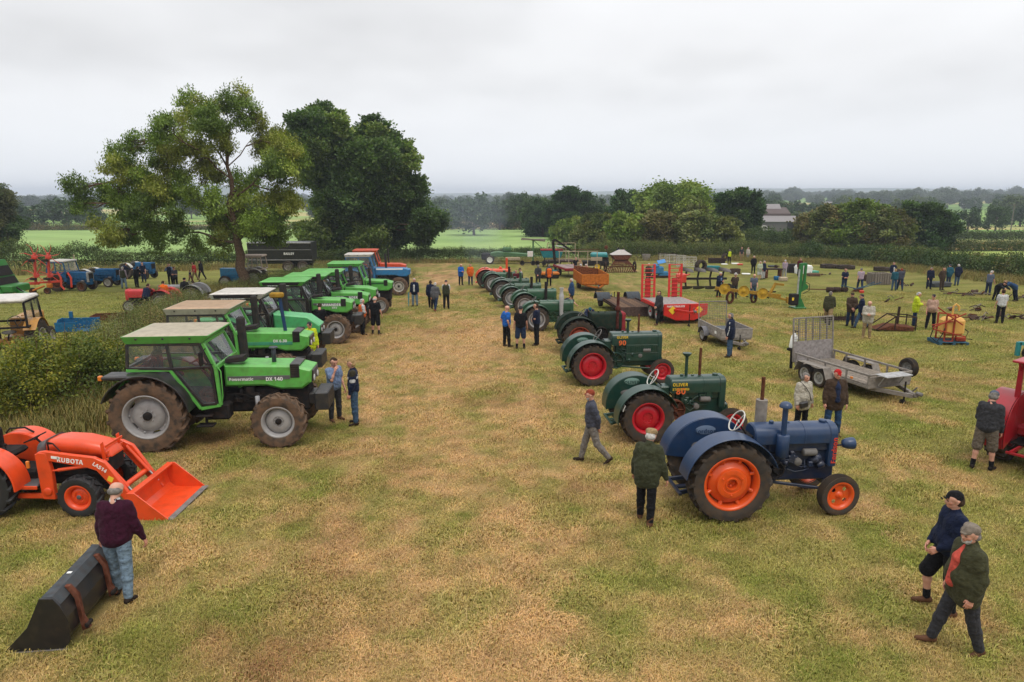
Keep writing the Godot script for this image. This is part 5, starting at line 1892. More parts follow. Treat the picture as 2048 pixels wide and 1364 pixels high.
	# pipes: [x, z, y0, y1, radius, material, cap]
	for p in o.get("pipes", []):
		g = S()
		g.tube([V(p[0], p[2], p[1]), V(p[0], lerpf(p[2], p[3], 0.5), p[1]), V(p[0], p[3], p[1])], p[4], 12)
		match p[6]:
			"mushroom":
				g.lathe_at(V(p[0], p[3] - 0.03, p[1]), Vector3.UP, [Vector2(p[4], -0.02), Vector2(0.115, 0.0), Vector2(0.115, 0.03), Vector2(0.09, 0.075), Vector2(0.045, 0.1), Vector2(0, 0.105)], 18)
				g.disc(V(p[0], p[2] - 0.02, p[1]), Vector3.UP, 0.115, 0.42, 16)
			"funnel":
				g.lathe_at(V(p[0], p[3] - 0.06, p[1]), Vector3.UP, [Vector2(p[4], 0), Vector2(0.11, 0.07), Vector2(0.11, 0.1), Vector2(0, 0.115)], 16)
			"bulb":
				g.lathe_at(V(p[0], lerpf(p[2], p[3], 0.55), p[1]), Vector3.UP, [Vector2(p[4], -0.14), Vector2(p[4] * 1.9, -0.06), Vector2(p[4] * 2.1, 0.0), Vector2(p[4], 0.1)], 14)
			"bottle":
				g.lathe_at(V(p[0], p[2], p[1]), Vector3.UP, [Vector2(0.09, 0), Vector2(0.1, 0.5), Vector2(0.125, 0.8), Vector2(0.12, 0.98), Vector2(0.085, 1.1), Vector2(0.09, 1.3), Vector2(0.11, 1.36), Vector2(0.07, 1.36), Vector2(0.06, 1.2)], 16)
		put("stack", g, p[5], t)
	if o.get("pulley", 0.0) > 0.0:
		var pr: float = o.pulley
		g = S()
		g.lathe_at(V(o.get("pulley_x", 0.72), rr + 0.06, h[4] * 1.15), V(0, 0, 1), [Vector2(pr - 0.03, -0.09), Vector2(pr, -0.09), Vector2(pr + 0.006, 0.0), Vector2(pr, 0.09), Vector2(pr - 0.02, 0.09), Vector2(pr - 0.03, 0.02), Vector2(0.05, 0.0), Vector2(0.05, 0.1), Vector2(0, 0.1)], 24, 0.5)
		for i in 6:
			var a := TAU * i / 6.0
			g.bar(V(o.get("pulley_x", 0.72), rr + 0.06, h[4] * 1.15 + 0.04), V(o.get("pulley_x", 0.72) + cos(a) * pr, rr + 0.06 + sin(a) * pr, h[4] * 1.15 + 0.04), 0.035, 0.025)
		put("belt_pulley", g, o.get("pulley_mat", eng), t)
	if o.get("lamp", false):
		for s in [-1.0, 1.0]:
			var lm := put("headlamp", S().lathe_at(V(h[1] + 0.2, h[2] + 0.02, s * 0.34), Vector3.RIGHT, [Vector2(0, -0.16), Vector2(0.07, -0.14), Vector2(0.1, -0.07), Vector2(0.115, 0.04), Vector2(0.11, 0.06)], 18), paint, t)
			put("lens", S().disc(V(h[1] + 0.25, h[2] + 0.02, s * 0.34), Vector3.RIGHT, 0.105, 0.02, 18), paint("lamp_glass"), lm)
			put("bracket", S().bar(V(h[1] + 0.12, h[2] + 0.0, s * 0.34), V(h[1], h[2] - 0.05, s * h[4]), 0.03, 0.03), eng, lm)
	for l in o.get("text", []):
		letters(l[0], l[1], t, face(l[2], l[3], h[4] + (0.008 if l.size() < 6 else 0.022), 1.0, l[5] if l.size() > 5 else 0.0), l[4])
	if o.has("plate"):
		put("number_plate", S().box(V(-rr - 0.02, rr + 0.4, rz), V(0.02, 0.16, rw * 0.8), 0.004), paint("plate_white"), t, Transform3D(Basis(V(0, 0, 1), -0.35), V(-0.33, -0.3, 0)))
	if o.get("cab", false):
		small_cab(t, o)
	if o.has("bar"):
		g = S()
		for s in [-1.0, 1.0]:
			g.bar(V(-0.3, 0.9, s * 0.5), V(-0.3, 2.35, s * 0.5), 0.1, 0.07)
			g.bar(V(-0.3, 2.15, s * 0.5), V(-0.46, 2.36, s * 0.5), 0.05, 0.05)
		g.box(V(0.15, 2.38, 0), V(1.5, 0.05, 1.2), 0.015)
		put("roll_bar", g, o.bar, t)
	return t

func small_cab(t: Node3D, o: Dictionary) -> void:
	var g := S()
	var c: Array = o.get("cab_box", [-0.75, 0.75, 1.5, 2.3, 0.72])
	for s in [-1.0, 1.0]:
		g.bars([V(c[0], c[2], s * c[4]), V(c[0] + 0.1, c[3], s * (c[4] - 0.06)), V(c[1] - 0.15, c[3], s * (c[4] - 0.06)), V(c[1], c[2], s * c[4]), V(c[0], c[2], s * c[4])], 0.07, 0.07)
		g.bar(V(0.05, c[2], s * c[4]), V(0.02, c[3], s * (c[4] - 0.06)), 0.06, 0.06)
		g.prism([Vector2(0.05, c[2]), Vector2(c[1], c[2]), Vector2(c[1], 0.75), Vector2(0.55, 0.75)], s * c[4] - 0.02, s * c[4] + 0.02)
	g.bar(V(c[1], c[2], -c[4]), V(c[1], c[2], c[4]), 0.07, 0.07).bar(V(c[0], c[2], -c[4]), V(c[0], c[2], c[4]), 0.07, 0.07)
	put("cab_frame", g, o.get("cab_mat", o.paint), t)
	var gl := paint("cab_glass")
	for s in [-1.0, 1.0]:
		put("window", S().prism([Vector2(c[0] + 0.02, c[2]), Vector2(c[0] + 0.1, c[3]), Vector2(0.0, c[3]), Vector2(0.04, c[2])], s * (c[4] - 0.03) - 0.004, s * (c[4] - 0.03) + 0.004, 0.0), gl, t)
		put("window", S().prism([Vector2(0.07, c[2]), Vector2(0.05, c[3]), Vector2(c[1] - 0.17, c[3]), Vector2(c[1] - 0.02, c[2])], s * (c[4] - 0.03) - 0.004, s * (c[4] - 0.03) + 0.004, 0.0), gl, t)
	g = S()
	g.quad(V(c[1], c[2], -c[4]), V(c[1], c[2], c[4]), V(c[1] - 0.15, c[3], c[4] - 0.06), V(c[1] - 0.15, c[3], 0.06 - c[4]))
	put("windscreen", g, gl, t)
	g = S()
	g.box(V((c[0] + c[1]) * 0.5 - 0.02, c[3] + 0.08, 0), V(c[1] - c[0] + 0.05, 0.16, c[4] * 2.0 - 0.02), 0.06)
	put("roof", g, o.get("roof", paint("cab_white")), t)

# compact orange tractor with a front loader, bucket on the ground
func loader_tractor(label: String, at: Vector3, turn: float) -> void:
	var t := thing("loader_tractor", label, "tractor", at, turn)
	var paint := paint("bright_orange")
	var grey := paint("warm_grey")
	var blk := paint("clean_rubber")
	var white := paint("white_print")
	for s in [-1.0, 1.0]:
		wheel(t, V(0, 0.6, s * 0.58), 0.6, 0.36, 0.34, 15, "dish", paint, blk)
		wheel(t, V(1.72, 0.4, s * 0.56), 0.4, 0.24, 0.22, 14, "small", paint, blk, grey)
	var g := S()
	g.box(V(0.3, 0.6, 0), V(0.9, 0.36, 0.5), 0.05).box(V(1.3, 0.62, 0), V(1.3, 0.3, 0.42), 0.04).box(V(1.72, 0.4, 0), V(0.16, 0.16, 1.0), 0.04).box(V(0, 0.6, 0), V(0.24, 0.24, 1.0), 0.05).box(V(1.5, 0.85, 0), V(1.1, 0.4, 0.46), 0.03)
	put("chassis", g, dark(), t)
	# bonnet with rounded shoulders
	var rings := []
	for st in [[0.98, 1.34, 0.27], [1.2, 1.38, 0.28], [1.6, 1.36, 0.275], [1.95, 1.28, 0.255], [2.12, 1.16, 0.22], [2.16, 1.05, 0.19]]:
		var ring := []
		for p in roundtop(st[2], 1.02, st[1], minf(0.13, st[1] - 1.03)):
			ring.append(V(st[0], p.y, p.x))
		rings.append(ring)
	put("bonnet", S().loft(rings), paint, t)
	put("nose_grille", S().prism([Vector2(1.35, 0.78), Vector2(1.35, 0.94), Vector2(1.55, 1.03), Vector2(2.14, 1.03), Vector2(2.13, 0.72)], -0.24, 0.24, 0.03), dark(), t)
	rings = []
	for st in [[0.78, 1.12, 0.24], [0.84, 1.3, 0.3], [1.0, 1.37, 0.31]]:
		var ring := []
		for p in roundtop(st[2], 0.72, st[1], 0.12):
			ring.append(V(st[0], p.y, p.x))
		rings.append(ring)
	put("dashboard", S().loft(rings), grey, t)
	steering(t, V(0.62, 1.33, 0), 0.19, 0.45, dark(), V(0.85, 1.1, 0))
	for s in [-1.0, 1.0]:
		g = S()
		g.move(V(0, 0.6, 0)).arc(0.66, 0.69, -0.05, 2.6, s * 0.58 - 0.22, s * 0.58 + 0.2)
		g.x = Transform3D(Basis(), V(0, 0.6, 0))
		var pts := []
		for i in 15:
			var a := -0.05 + 2.65 * i / 14.0
			pts.append(Vector2(cos(a), sin(a)) * 0.68)
		g.prism(pts, s * 0.37 - 0.01, s * 0.37 + 0.01, 0.003)
		var gd := put("mudguard", g, paint, t)
		put("grab_rail", S().tube([V(-0.3, 1.24, s * 0.5), V(-0.2, 1.34, s * 0.48), V(0.1, 1.36, s * 0.48), V(0.25, 1.26, s * 0.5)], 0.018, 6), dark(), gd)
		put("indicator", S().box(V(0.72, 0.95, s * 0.42), V(0.06, 0.14, 0.05), 0.012), paint("amber"), t)
	var seat := hold("seat", t)
	put("cushion", S().box(V(0.1, 1.06, 0), V(0.46, 0.12, 0.46), 0.05), dark(), seat)
	put("backrest", S().box(V(-0.16, 1.28, 0), V(0.1, 0.42, 0.44), 0.05), dark(), seat)
	put("footplate", S().box(V(0.6, 0.58, 0), V(0.66, 0.05, 1.1), 0.015), grey, t)
	put("floor_edge", S().box(V(0.62, 0.555, 0.56), V(0.62, 0.07, 0.03), 0.01).box(V(0.62, 0.555, -0.56), V(0.62, 0.07, 0.03), 0.01).box(V(0.55, 0.36, 0.46), V(0.95, 0.1, 0.06), 0.01).box(V(0.55, 0.36, -0.46), V(0.95, 0.1, 0.06), 0.01), paint, t)
	put("lever", S().tube([V(0.3, 0.95, 0.3), V(0.28, 1.28, 0.32)], 0.01, 5).ball(V(0.28, 1.3, 0.32), 0.03), dark(), t)
	# loader frame
	for s in [-1.0, 1.0]:
		var z: float = s * 0.46
		put("loader_post", S().prism([Vector2(0.98, 0.3), Vector2(0.95, 0.45), Vector2(0.93, 1.18), Vector2(1.0, 1.22), Vector2(1.14, 1.2), Vector2(1.2, 0.85), Vector2(1.2, 0.3)], z - 0.05, z + 0.05, 0.012).disc(V(1.09, 0.46, z + s * 0.06), V(0, 0, 1), 0.08, 0.04, 16), paint, t)
		var arm := put("loader_arm", S().prism([Vector2(0.98, 1.22), Vector2(1.1, 1.24), Vector2(1.6, 1.17), Vector2(2.0, 1.12), Vector2(2.2, 1.02), Vector2(2.42, 0.66), Vector2(2.72, 0.16), Vector2(2.64, 0.12), Vector2(2.56, 0.17), Vector2(2.22, 0.6), Vector2(2.02, 0.86), Vector2(1.85, 0.92), Vector2(1.0, 1.08)], z - 0.04, z + 0.04, 0.012), paint, t)
		put("lift_ram", S().tube([V(1.12, 0.84, z + s * 0.005), V(1.36, 0.87, z)], 0.02, 8).tube([V(1.3, 0.865, z + s * 0.005), V(1.95, 0.96, z)], 0.034, 10), paint, arm)
		put("bucket_ram", S().tube([V(2.1, 1.02, z - s * 0.08), V(2.5, 0.5, z - s * 0.08)], 0.034, 10), paint, arm)
		put("ram_rod", S().tube([V(2.44, 0.58, z - s * 0.08), V(2.66, 0.3, z - s * 0.08)], 0.018, 8), paint("bright_steel"), arm)
		put("brush_guard", S().prism([Vector2(2.02, 0.8), Vector2(2.0, 1.3), Vector2(2.06, 1.34), Vector2(2.1, 0.8)], s * 0.26 - 0.015, s * 0.26 + 0.015), paint, t)
	g = S()
	for i in 4:
		g.bar(V(2.1, 0.86 + 0.13 * i, -0.28), V(2.1, 0.86 + 0.13 * i, 0.28), 0.025, 0.05)
	g.tube([V(2.42, 0.5, -0.46), V(2.42, 0.5, 0.46)], 0.055, 12)
	put("cross_tube", g, paint, t)
	g = S()
	for i in 3:
		g.tube([V(1.06, 1.0 + 0.03 * i, 0.3), V(1.1, 1.33 + 0.02 * i, 0.36), V(1.24, 1.36, 0.42), V(1.36, 1.22, 0.43)], 0.014, 6)
	put("hose", g, dark(), t)
	letters("KUBOTA", 0.092, t, face(1.56, 1.055, 0.502, 1.0, -0.13), white)
	put("badge", S().box(V(0, 0, 0), V(0.15, 0.05, 0.004), 0.001), white, t, face(1.3, 1.12, 0.502, 1.0, -0.13))
	letters("LA514", 0.075, t, face(2.09, 0.93, 0.502, 1.0, -0.62), white)
	put("warning_label", S().box(Vector3.ZERO, V(0.1, 0.1, 0.004), 0.001), paint("label_yellow"), t, face(2.26, 0.7, 0.502, 1.0, -0.5))
	# bucket: curved sheet between two cheeks, mouth forward
	var bk := hold("bucket", t, Transform3D(Basis(), V(2.66, 0.0, 0)))
	g = S()
	var pr := [Vector2(0.02, 0.5), Vector2(0.0, 0.3), Vector2(0.03, 0.12), Vector2(0.12, 0.03), Vector2(0.25, 0.015), Vector2(0.72, 0.015)]
	for i in 5:
		var a: Vector2 = pr[i]
		var b: Vector2 = pr[i + 1]
		var nn := (b - a).normalized().orthogonal() * 0.014
		g.prism([a, b, b + nn, a + nn], -0.74, 0.74, 0.002)
	g.box(V(0.06, 0.5, 0), V(0.12, 0.05, 1.5), 0.012)
	put("shell", g, paint, bk)
	for s in [-1.0, 1.0]:
		put("cheek", S().prism([Vector2(0.0, 0.53), Vector2(0.16, 0.53), Vector2(0.72, 0.03), Vector2(0.72, 0.0), Vector2(0.12, 0.0), Vector2(-0.01, 0.14)], s * 0.75 - 0.01, s * 0.75 + 0.01, 0.003), paint, bk)
	put("cutting_edge", S().box(V(0.74, 0.012, 0), V(0.12, 0.018, 1.52), 0.004), paint("worn_steel"), bk)
	put("hanger", S().box(V(-0.04, 0.3, 0.46), V(0.1, 0.3, 0.12), 0.02).box(V(-0.04, 0.3, -0.46), V(0.1, 0.3, 0.12), 0.02), paint, bk)

# ---------------------------------------------------------------- trailers and implements
func small_wheel(o: Node3D, at: Vector3, R: float, W: float, rim: Material, turn := 0.0) -> void:
	var w := hold("wheel", o, Transform3D(Basis(Vector3.UP, (0.0 if at.z >= 0 else PI) + turn), at))
	put("tyre", tyre(R, W, R * 0.58, 0), paint("road_rubber"), w)
	put("rim", rim_mesh(R * 0.58, W, "small"), rim, w)

func rusty() -> Material:
	return paint("rusty_iron")

func dark_iron() -> Material:
	return paint("dark_iron")

func galv() -> Material:
	return paint("galvanised")

func black_bucket(at: Vector3, turn: float) -> void:
	var t := thing("loader_bucket", "big black loader bucket with rusty back brackets lying on the near grass", "loader bucket", at, turn)
	t.scale = V(0.83, 1.0, 0.93)
	var blk := paint("bucket_black")
	# profile: lip towards -x, back towards +x; length along z
	var pr := [Vector2(-0.62, 0.015), Vector2(-0.05, 0.02), Vector2(0.16, 0.06), Vector2(0.27, 0.2), Vector2(0.27, 0.44), Vector2(0.17, 0.66), Vector2(0.03, 0.72)]
	var g := S()
	var inner := S()
	for i in pr.size() - 1:
		var nn: Vector2 = (pr[i + 1] - pr[i]).normalized().orthogonal()
		g.prism([pr[i], pr[i + 1], pr[i + 1] - nn * 0.016, pr[i] - nn * 0.016], -0.72, 0.72, 0.002)
		inner.prism([pr[i] - nn * 0.018, pr[i + 1] - nn * 0.018, pr[i + 1] - nn * 0.021, pr[i] - nn * 0.021], -0.71, 0.71, 0.0)
	put("shell", g, blk, t)
	put("worn_lining", inner, paint("worn_brown_steel"), t)
	for s in [-1.0, 1.0]:
		put("cheek", S().prism([Vector2(-0.66, 0.0), Vector2(-0.66, 0.04), Vector2(-0.3, 0.35), Vector2(-0.07, 0.74), Vector2(0.12, 0.73), Vector2(0.21, 0.62), Vector2(0.3, 0.4), Vector2(0.29, 0.14), Vector2(0.18, 0.0)], s * 0.735 - 0.014, s * 0.735 + 0.014, 0.003), blk, t)
	put("top_rail", S().prism([Vector2(-0.06, 0.7), Vector2(-0.05, 0.745), Vector2(0.1, 0.745), Vector2(0.2, 0.63), Vector2(0.17, 0.61)], -0.72, 0.72, 0.008), paint("slate_paint"), t)
	put("skid", S().box(V(-0.16, 0.012, 0.756), V(0.8, 0.024, 0.02), 0.004), paint("worn_steel"), t)
	for s in [-1.0, 1.0]:
		var b := put("bracket", S().prism([Vector2(0.13, 0.735), Vector2(0.2, 0.735), Vector2(0.31, 0.6), Vector2(0.34, 0.28), Vector2(0.42, 0.12), Vector2(0.3, 0.08), Vector2(0.27, 0.3), Vector2(0.25, 0.56)], s * 0.42 - 0.035, s * 0.42 + 0.035, 0.006), paint("bracket_rust"), t)
		put("pin", S().disc(V(0.38, 0.16, s * 0.4), V(0, 0, 1), 0.035, 0.14, 12), dark(), b)
	put("sticker", S().box(V(0.02, 0.749, 0.1), V(0.07, 0.004, 0.05), 0.001), paint("white_print"), t)

# a road trailer, hitch towards +x: origin on the ground in the middle of the deck
func trailer(label: String, at: Vector3, turn: float, o: Dictionary) -> Node3D:
	var t := thing(o.get("called", "trailer"), label, "trailer", at, turn)
	var L: float = o.l
	var W: float = o.w
	var h: float = o.h
	var m: Material = o.frame
	var R: float = o.get("r", 0.32)
	put("bed", S().box(V(0, h - 0.05, 0), V(L, 0.1, W), 0.015), o.get("side", m), t)
	if o.get("planks", 0) > 0:
		for i in o.planks:
			var wd: float = W / o.planks
			put("plank", S().box(V(0, h + 0.015, -W / 2 + wd * (i + 0.5)), V(L - 0.06, 0.03, wd - 0.014), 0.005), o.deck if i % 3 else o.get("deck2", o.deck), t)
	else:
		put("deck", S().box(V(0, h + 0.012, 0), V(L - 0.05, 0.02, W - 0.05), 0.004), o.deck, t)
	for s in [-1.0, 1.0]:
		for x in o.axles:
			small_wheel(t, V(x, R, s * (W * 0.5 + o.get("out", 0.14))), R, R * 0.6, o.rim)
	var g := S()
	for x in o.axles:
		g.box(V(x, R, 0), V(0.09, 0.09, W + 0.1), 0.01)
	if o.get("drawbar", 1.2) > 0.0:
		var d: float = o.get("drawbar", 1.2)
		for s in [-1.0, 1.0]:
			g.bar(V(L * 0.5 - 0.3, h - 0.14, s * W * 0.36), V(L * 0.5 + d - 0.12, h - 0.14, s * 0.04), 0.09, 0.12)
		g.bar(V(L * 0.5 + d - 0.3, h - 0.1, 0), V(L * 0.5 + d, h - 0.1, 0), 0.09, 0.1)
	put("chassis", g, m, t)
	if o.get("drawbar", 1.2) > 0.0:
		var d: float = o.get("drawbar", 1.2)
		g = S()
		g.disc(V(L * 0.5 + d + 0.04, h - 0.04, 0), Vector3.RIGHT, 0.06, 0.2, 12, 0.02).bar(V(L * 0.5 + d - 0.2, h - 0.02, 0), V(L * 0.5 + d - 0.05, h + 0.14, 0), 0.03, 0.04)
		put("coupling", g, paint("oily_steel"), t)
		g = S()
		g.tube([V(L * 0.5 + d - 0.35, 0.12, 0.12), V(L * 0.5 + d - 0.35, h + 0.25, 0.12)], 0.025, 8).disc(V(L * 0.5 + d - 0.38, 0.1, 0.12), V(0, 0, 1), 0.1, 0.07, 14)
		put("jockey_wheel", g, dark(), t)
	if o.get("arches", true):
		for s in [-1.0, 1.0]:
			var x0: float = o.axles[0] - R - 0.1
			var x1: float = o.axles[-1] + R + 0.1
			g = S()
			var z0: float = s * (W * 0.5 + 0.02)
			var z1: float = s * (W * 0.5 + 0.3)
			var top := R * 2.0 + 0.07
			g.bars([V(x0, R * 1.1, (z0 + z1) / 2), V(x0 + 0.16, top, (z0 + z1) / 2), V(x1 - 0.16, top, (z0 + z1) / 2), V(x1, R * 1.1, (z0 + z1) / 2)], 0.3, 0.02)
			put("mudguard", g, o.get("arch", m), t)
	return t

func slats(parent: Node3D, called: String, a: Vector3, b: Vector3, c: Vector3, n: int, w: float, material: Material) -> void:
	# bars from the edge a-b carried over to a+c .. b+c
	for i in n:
		var t := (i + 0.5) / n
		put(called, S().bar(a + c * t, b + c * t, w, w), material, parent)

func mesh_panel(a: Vector3, u: Vector3, v: Vector3, nu: int, nv: int, r: float) -> Shape:
	var g := S()
	for i in nu + 1:
		g.tube([a + u * (float(i) / nu), a + u * (float(i) / nu) + v], r, 4)
	for i in nv + 1:
		g.tube([a + v * (float(i) / nv), a + v * (float(i) / nv) + u], r, 4)
	return g

func build_trailers() -> void:
	var white := paint("white_print")
	# plant trailer with a tall tread-plate ramp
	var t := trailer("long galvanised plant trailer with tall mesh ramp raised at its rear", on(11.04, -21.64), -1.25, {"l": 3.2, "w": 1.65, "h": 0.5, "axles": [-0.85, -0.2], "r": 0.31, "frame": galv(), "rim": paint("pale_rim"), "deck": paint("grey_plank"), "deck2": paint("pale_plank"), "planks": 8, "drawbar": 1.0})
	for s in [-1.0, 1.0]:
		var z: float = s * 0.82
		put("side_rail", S().bar(V(-1.6, 0.82, z), V(1.6, 0.82, z), 0.06, 0.06).bars([V(-1.55, 0.5, z), V(-1.55, 0.82, z)]).bars([V(-1.0, 0.5, z), V(-1.0, 0.82, z)]).bars([V(-0.2, 0.5, z), V(-0.2, 0.82, z)]).bars([V(0.7, 0.5, z), V(0.7, 0.82, z)]).bars([V(1.57, 0.5, z), V(1.57, 0.82, z)]), galv(), t)
		put("marker_light", S().box(V(1.0, 0.62, s * 0.9), V(0.1, 0.07, 0.04), 0.01), paint("amber"), t)
	put("headboard", S().bar(V(1.6, 0.82, -0.82), V(1.6, 0.82, 0.82), 0.06, 0.06).box(V(1.58, 0.62, 0), V(0.03, 0.26, 1.6), 0.006), galv(), t)
	put("tool_shelf", S().box(V(1.8, 0.84, 0.1), V(0.45, 0.04, 1.0), 0.01).bar(V(1.65, 0.5, -0.3), V(1.85, 0.82, -0.3), 0.03, 0.03).bar(V(1.65, 0.5, 0.5), V(1.85, 0.82, 0.5), 0.03, 0.03), paint("pale_alloy"), t)
	small_wheel(t, V(1.3, 0.86, -1.02), 0.32, 0.19, paint("pale_rim"))
	var rp := hold("ramp", t, Transform3D(Basis(V(0, 0, 1), 0.1), V(-1.65, 0.5, 0)))
	put("frame", S().bars([V(0, 0, -0.84), V(0, 1.5, -0.84), V(0, 1.5, 0.84), V(0, 0, 0.84)], 0.05, 0.05, true), galv(), rp)
	put("tread_plate", S().box(V(0, 0.35, 0), V(0.025, 0.68, 1.62), 0.004), paint("tread_plate"), rp)
	var dg := S()
	for i in 26:
		for k in 10:
			dg.box(V(0.014, 0.06 + k * 0.063, -0.79 + i * 0.063), V(0.006, 0.012 if (i + k) % 2 else 0.04, 0.04 if (i + k) % 2 else 0.012), 0.001)
	put("tread", dg, paint("tread_plate"), rp)
	put("mesh", mesh_panel(V(0, 0.7, -0.82), V(0, 0, 1.64), V(0, 0.8, 0), 18, 10, 0.008), galv(), rp)
	for i in 5:
		put("stiffener", S().bar(V(-0.02, 0.05, -0.6 + 0.3 * i), V(-0.02, 1.48, -0.6 + 0.3 * i), 0.04, 0.04), paint("worn_steel"), rp)
	# a white canister strapped on the rear corner
	var c := thing("spray_canister", "white pump sprayer canister on the rear corner of the long trailer", "sprayer", V(10.05, -0.79, -23.9) + V(0, 0.85, 0), 0.3)
	put("tank", S().lathe_at(Vector3.ZERO, V(0.15, 1, 0), [Vector2(0, 0), Vector2(0.11, 0.01), Vector2(0.12, 0.05), Vector2(0.115, 0.42), Vector2(0.07, 0.5), Vector2(0.03, 0.54), Vector2(0, 0.54)], 16), white, c)
	put("pump_handle", S().tube([V(0.08, 0.5, 0), V(0.09, 0.62, 0)], 0.015, 6).tube([V(0.09, 0.62, -0.12), V(0.09, 0.62, 0.12)], 0.018, 6).box(V(0, -0.05, 0), V(0.26, 0.1, 0.26), 0.02), dark(), c)
	put("strap", S().bar(V(0, -0.1, 0), V(0.02, -0.75, 0.0), 0.08, 0.08), dark(), c)

	# small boxed trailer with mesh ramp
	t = trailer("small grey boxed trailer with upright wire mesh tail ramp", on(9.45, -29.85), -1.46, {"l": 2.6, "w": 1.35, "h": 0.46, "axles": [-0.3], "r": 0.3, "frame": galv(), "rim": paint("pale_rim"), "deck": paint("slate_deck"), "drawbar": 0.95, "arches": false})
	var al := paint("grey_alloy")
	for s in [-1.0, 1.0]:
		put("side_board", S().box(V(0, 0.62, s * 0.69), V(2.6, 0.36, 0.04), 0.01).bar(V(-1.3, 0.82, s * 0.69), V(1.3, 0.82, s * 0.69), 0.05, 0.05), al, t)
		put("mudguard", S().move(V(-0.3, 0.3, 0)).arc(0.36, 0.38, 0.05, 3.1, s * 0.83 - 0.12, s * 0.83 + 0.12), paint("guard_grey"), t)
	put("headboard", S().box(V(1.3, 0.62, 0), V(0.04, 0.36, 1.38), 0.01).bar(V(1.3, 0.82, -0.7), V(1.3, 0.82, 0.7), 0.05, 0.05), al, t)
	put("ramp_frame", S().bars([V(-1.32, 0.46, -0.66), V(-1.4, 1.62, -0.66), V(-1.4, 1.62, 0.66), V(-1.32, 0.46, 0.66)], 0.04, 0.04, true), galv(), t)
	put("ramp_mesh", mesh_panel(V(-1.32, 0.5, -0.64), V(0, 0, 1.28), V(-0.08, 1.1, 0), 16, 14, 0.006), galv(), t)
	put("label", S().box(V(0.75, 0.6, 0.713), V(0.2, 0.12, 0.006), 0.001), white, t)

	# red low loader
	var red := paint("trailer_red")
	t = trailer("bright red low loader trailer with two tall ladder ramps standing up", on(8.8, -36.9), -1.42, {"l": 3.4, "w": 2.3, "h": 0.95, "axles": [-0.35, 0.7], "r": 0.42, "frame": red, "rim": paint("silver_rim"), "deck": paint("tread_plate"), "drawbar": 1.2, "out": -0.1, "arches": false})
	put("headboard", S().prismx([Vector2(-1.2, 0.55), Vector2(-0.5, 0.25), Vector2(0.5, 0.25), Vector2(1.2, 0.55), Vector2(1.2, 1.12), Vector2(-1.2, 1.12)], 1.7, 1.76, 0.01), red, t)
	for s in [-1.0, 1.0]:
		put("side_rail", S().box(V(0.0, 0.86, s * 1.18), V(3.4, 0.2, 0.08), 0.015), red, t)
		put("hazard_diamond", S().box(V(0, 0, 0), V(0.008, 0.32, 0.32), 0.002), paint("label_yellow"), t, Transform3D(Basis(Vector3.RIGHT, PI / 4.0), V(1.77, 0.8, s * 0.72)))
		var r := hold("ladder_ramp", t, Transform3D(Basis(V(0, 0, 1), 0.06), V(-1.75, 0.75, s * 0.8)))
		put("stile", S().bar(V(0, 0, -0.36), V(0, 2.1, -0.36), 0.12, 0.05).bar(V(0, 0, 0.36), V(0, 2.1, 0.36), 0.12, 0.05), red, r)
		for i in 10:
			put("rung", S().bar(V(0, 0.08 + 0.22 * i, -0.36), V(0, 0.08 + 0.22 * i, 0.36), 0.07, 0.04), red, r)
		put("stiffener", S().box(V(-0.08, 0.7, 0.0), V(0.06, 1.2, 0.34), 0.02), red, r)
		put("mudguard", S().box(V(0.15, 0.9, s * 1.06), V(2.1, 0.05, 0.26), 0.01), red, t)
	letters("FARM TRAILERS", 0.1, t, Transform3D(Basis(Vector3.UP, PI / 2.0), V(1.766, 1.0, 0.55)), white)

	# old rusty low loader with slate mudguards
	t = trailer("rusty low trailer with plank deck and two slate blue mudguards", on(6.75, -40.5), 1.69, {"l": 4.2, "w": 2.1, "h": 0.5, "axles": [1.7], "r": 0.36, "frame": dark_iron(), "rim": dark_iron(), "deck": paint("earthy_plank"), "deck2": paint("dark_plank"), "planks": 7, "drawbar": 1.0, "arches": false, "out": 0.0})
	for s in [-1.0, 1.0]:
		put("mudguard", S().move(V(1.7, 0.4, 0)).arc(0.46, 0.5, 0.1, 3.04, s * 0.95 - 0.42, s * 0.95 + 0.42), paint("slate_guard"), t)
		put("side_rail", S().bar(V(-2.1, 0.58, s * 1.05), V(1.1, 0.58, s * 1.0), 0.06, 0.06), dark_iron(), t)
	put("skid_ramp", S().prism([Vector2(-2.1, 0.55), Vector2(-2.6, 0.12), Vector2(-2.6, 0.06), Vector2(-2.1, 0.45)], -0.95, 0.95), dark_iron(), t)

	# orange tipping trailer
	var orange := paint("tipper_orange")
	t = trailer("orange steel sided tipping trailer with ribbed panels", on(6.2, -53.8), -1.5, {"l": 4.0, "w": 2.05, "h": 0.62, "axles": [-0.3], "r": 0.45, "frame": orange, "rim": dark_iron(), "deck": paint("earthy_plank"), "drawbar": 1.3, "arches": false, "out": -0.15})
	for s in [-1.0, 1.0]:
		var sb := put("side_board", S().box(V(0, 0.98, s * 1.02), V(4.0, 0.75, 0.05), 0.01), orange, t)
		for i in 7:
			put("rib", S().box(V(-1.8 + 0.6 * i, 0.98, s * 1.06), V(0.08, 0.75, 0.05), 0.01), orange, sb)
	var hb := put("headboard", S().box(V(1.98, 0.98, 0), V(0.05, 0.75, 2.05), 0.01).box(V(2.01, 0.64, 0), V(0.08, 0.1, 2.1), 0.01), orange, t)
	for i in 4:
		put("rib", S().box(V(2.02, 0.98, -1.0 + 0.667 * i), V(0.05, 0.75, 0.09), 0.01), orange, hb)
	put("tailboard", S().prismx([Vector2(-1.02, 0.62), Vector2(1.02, 0.62), Vector2(1.02, 1.62), Vector2(-1.02, 1.37)], -2.02, -1.97, 0.01), paint("rusty_orange"), t)

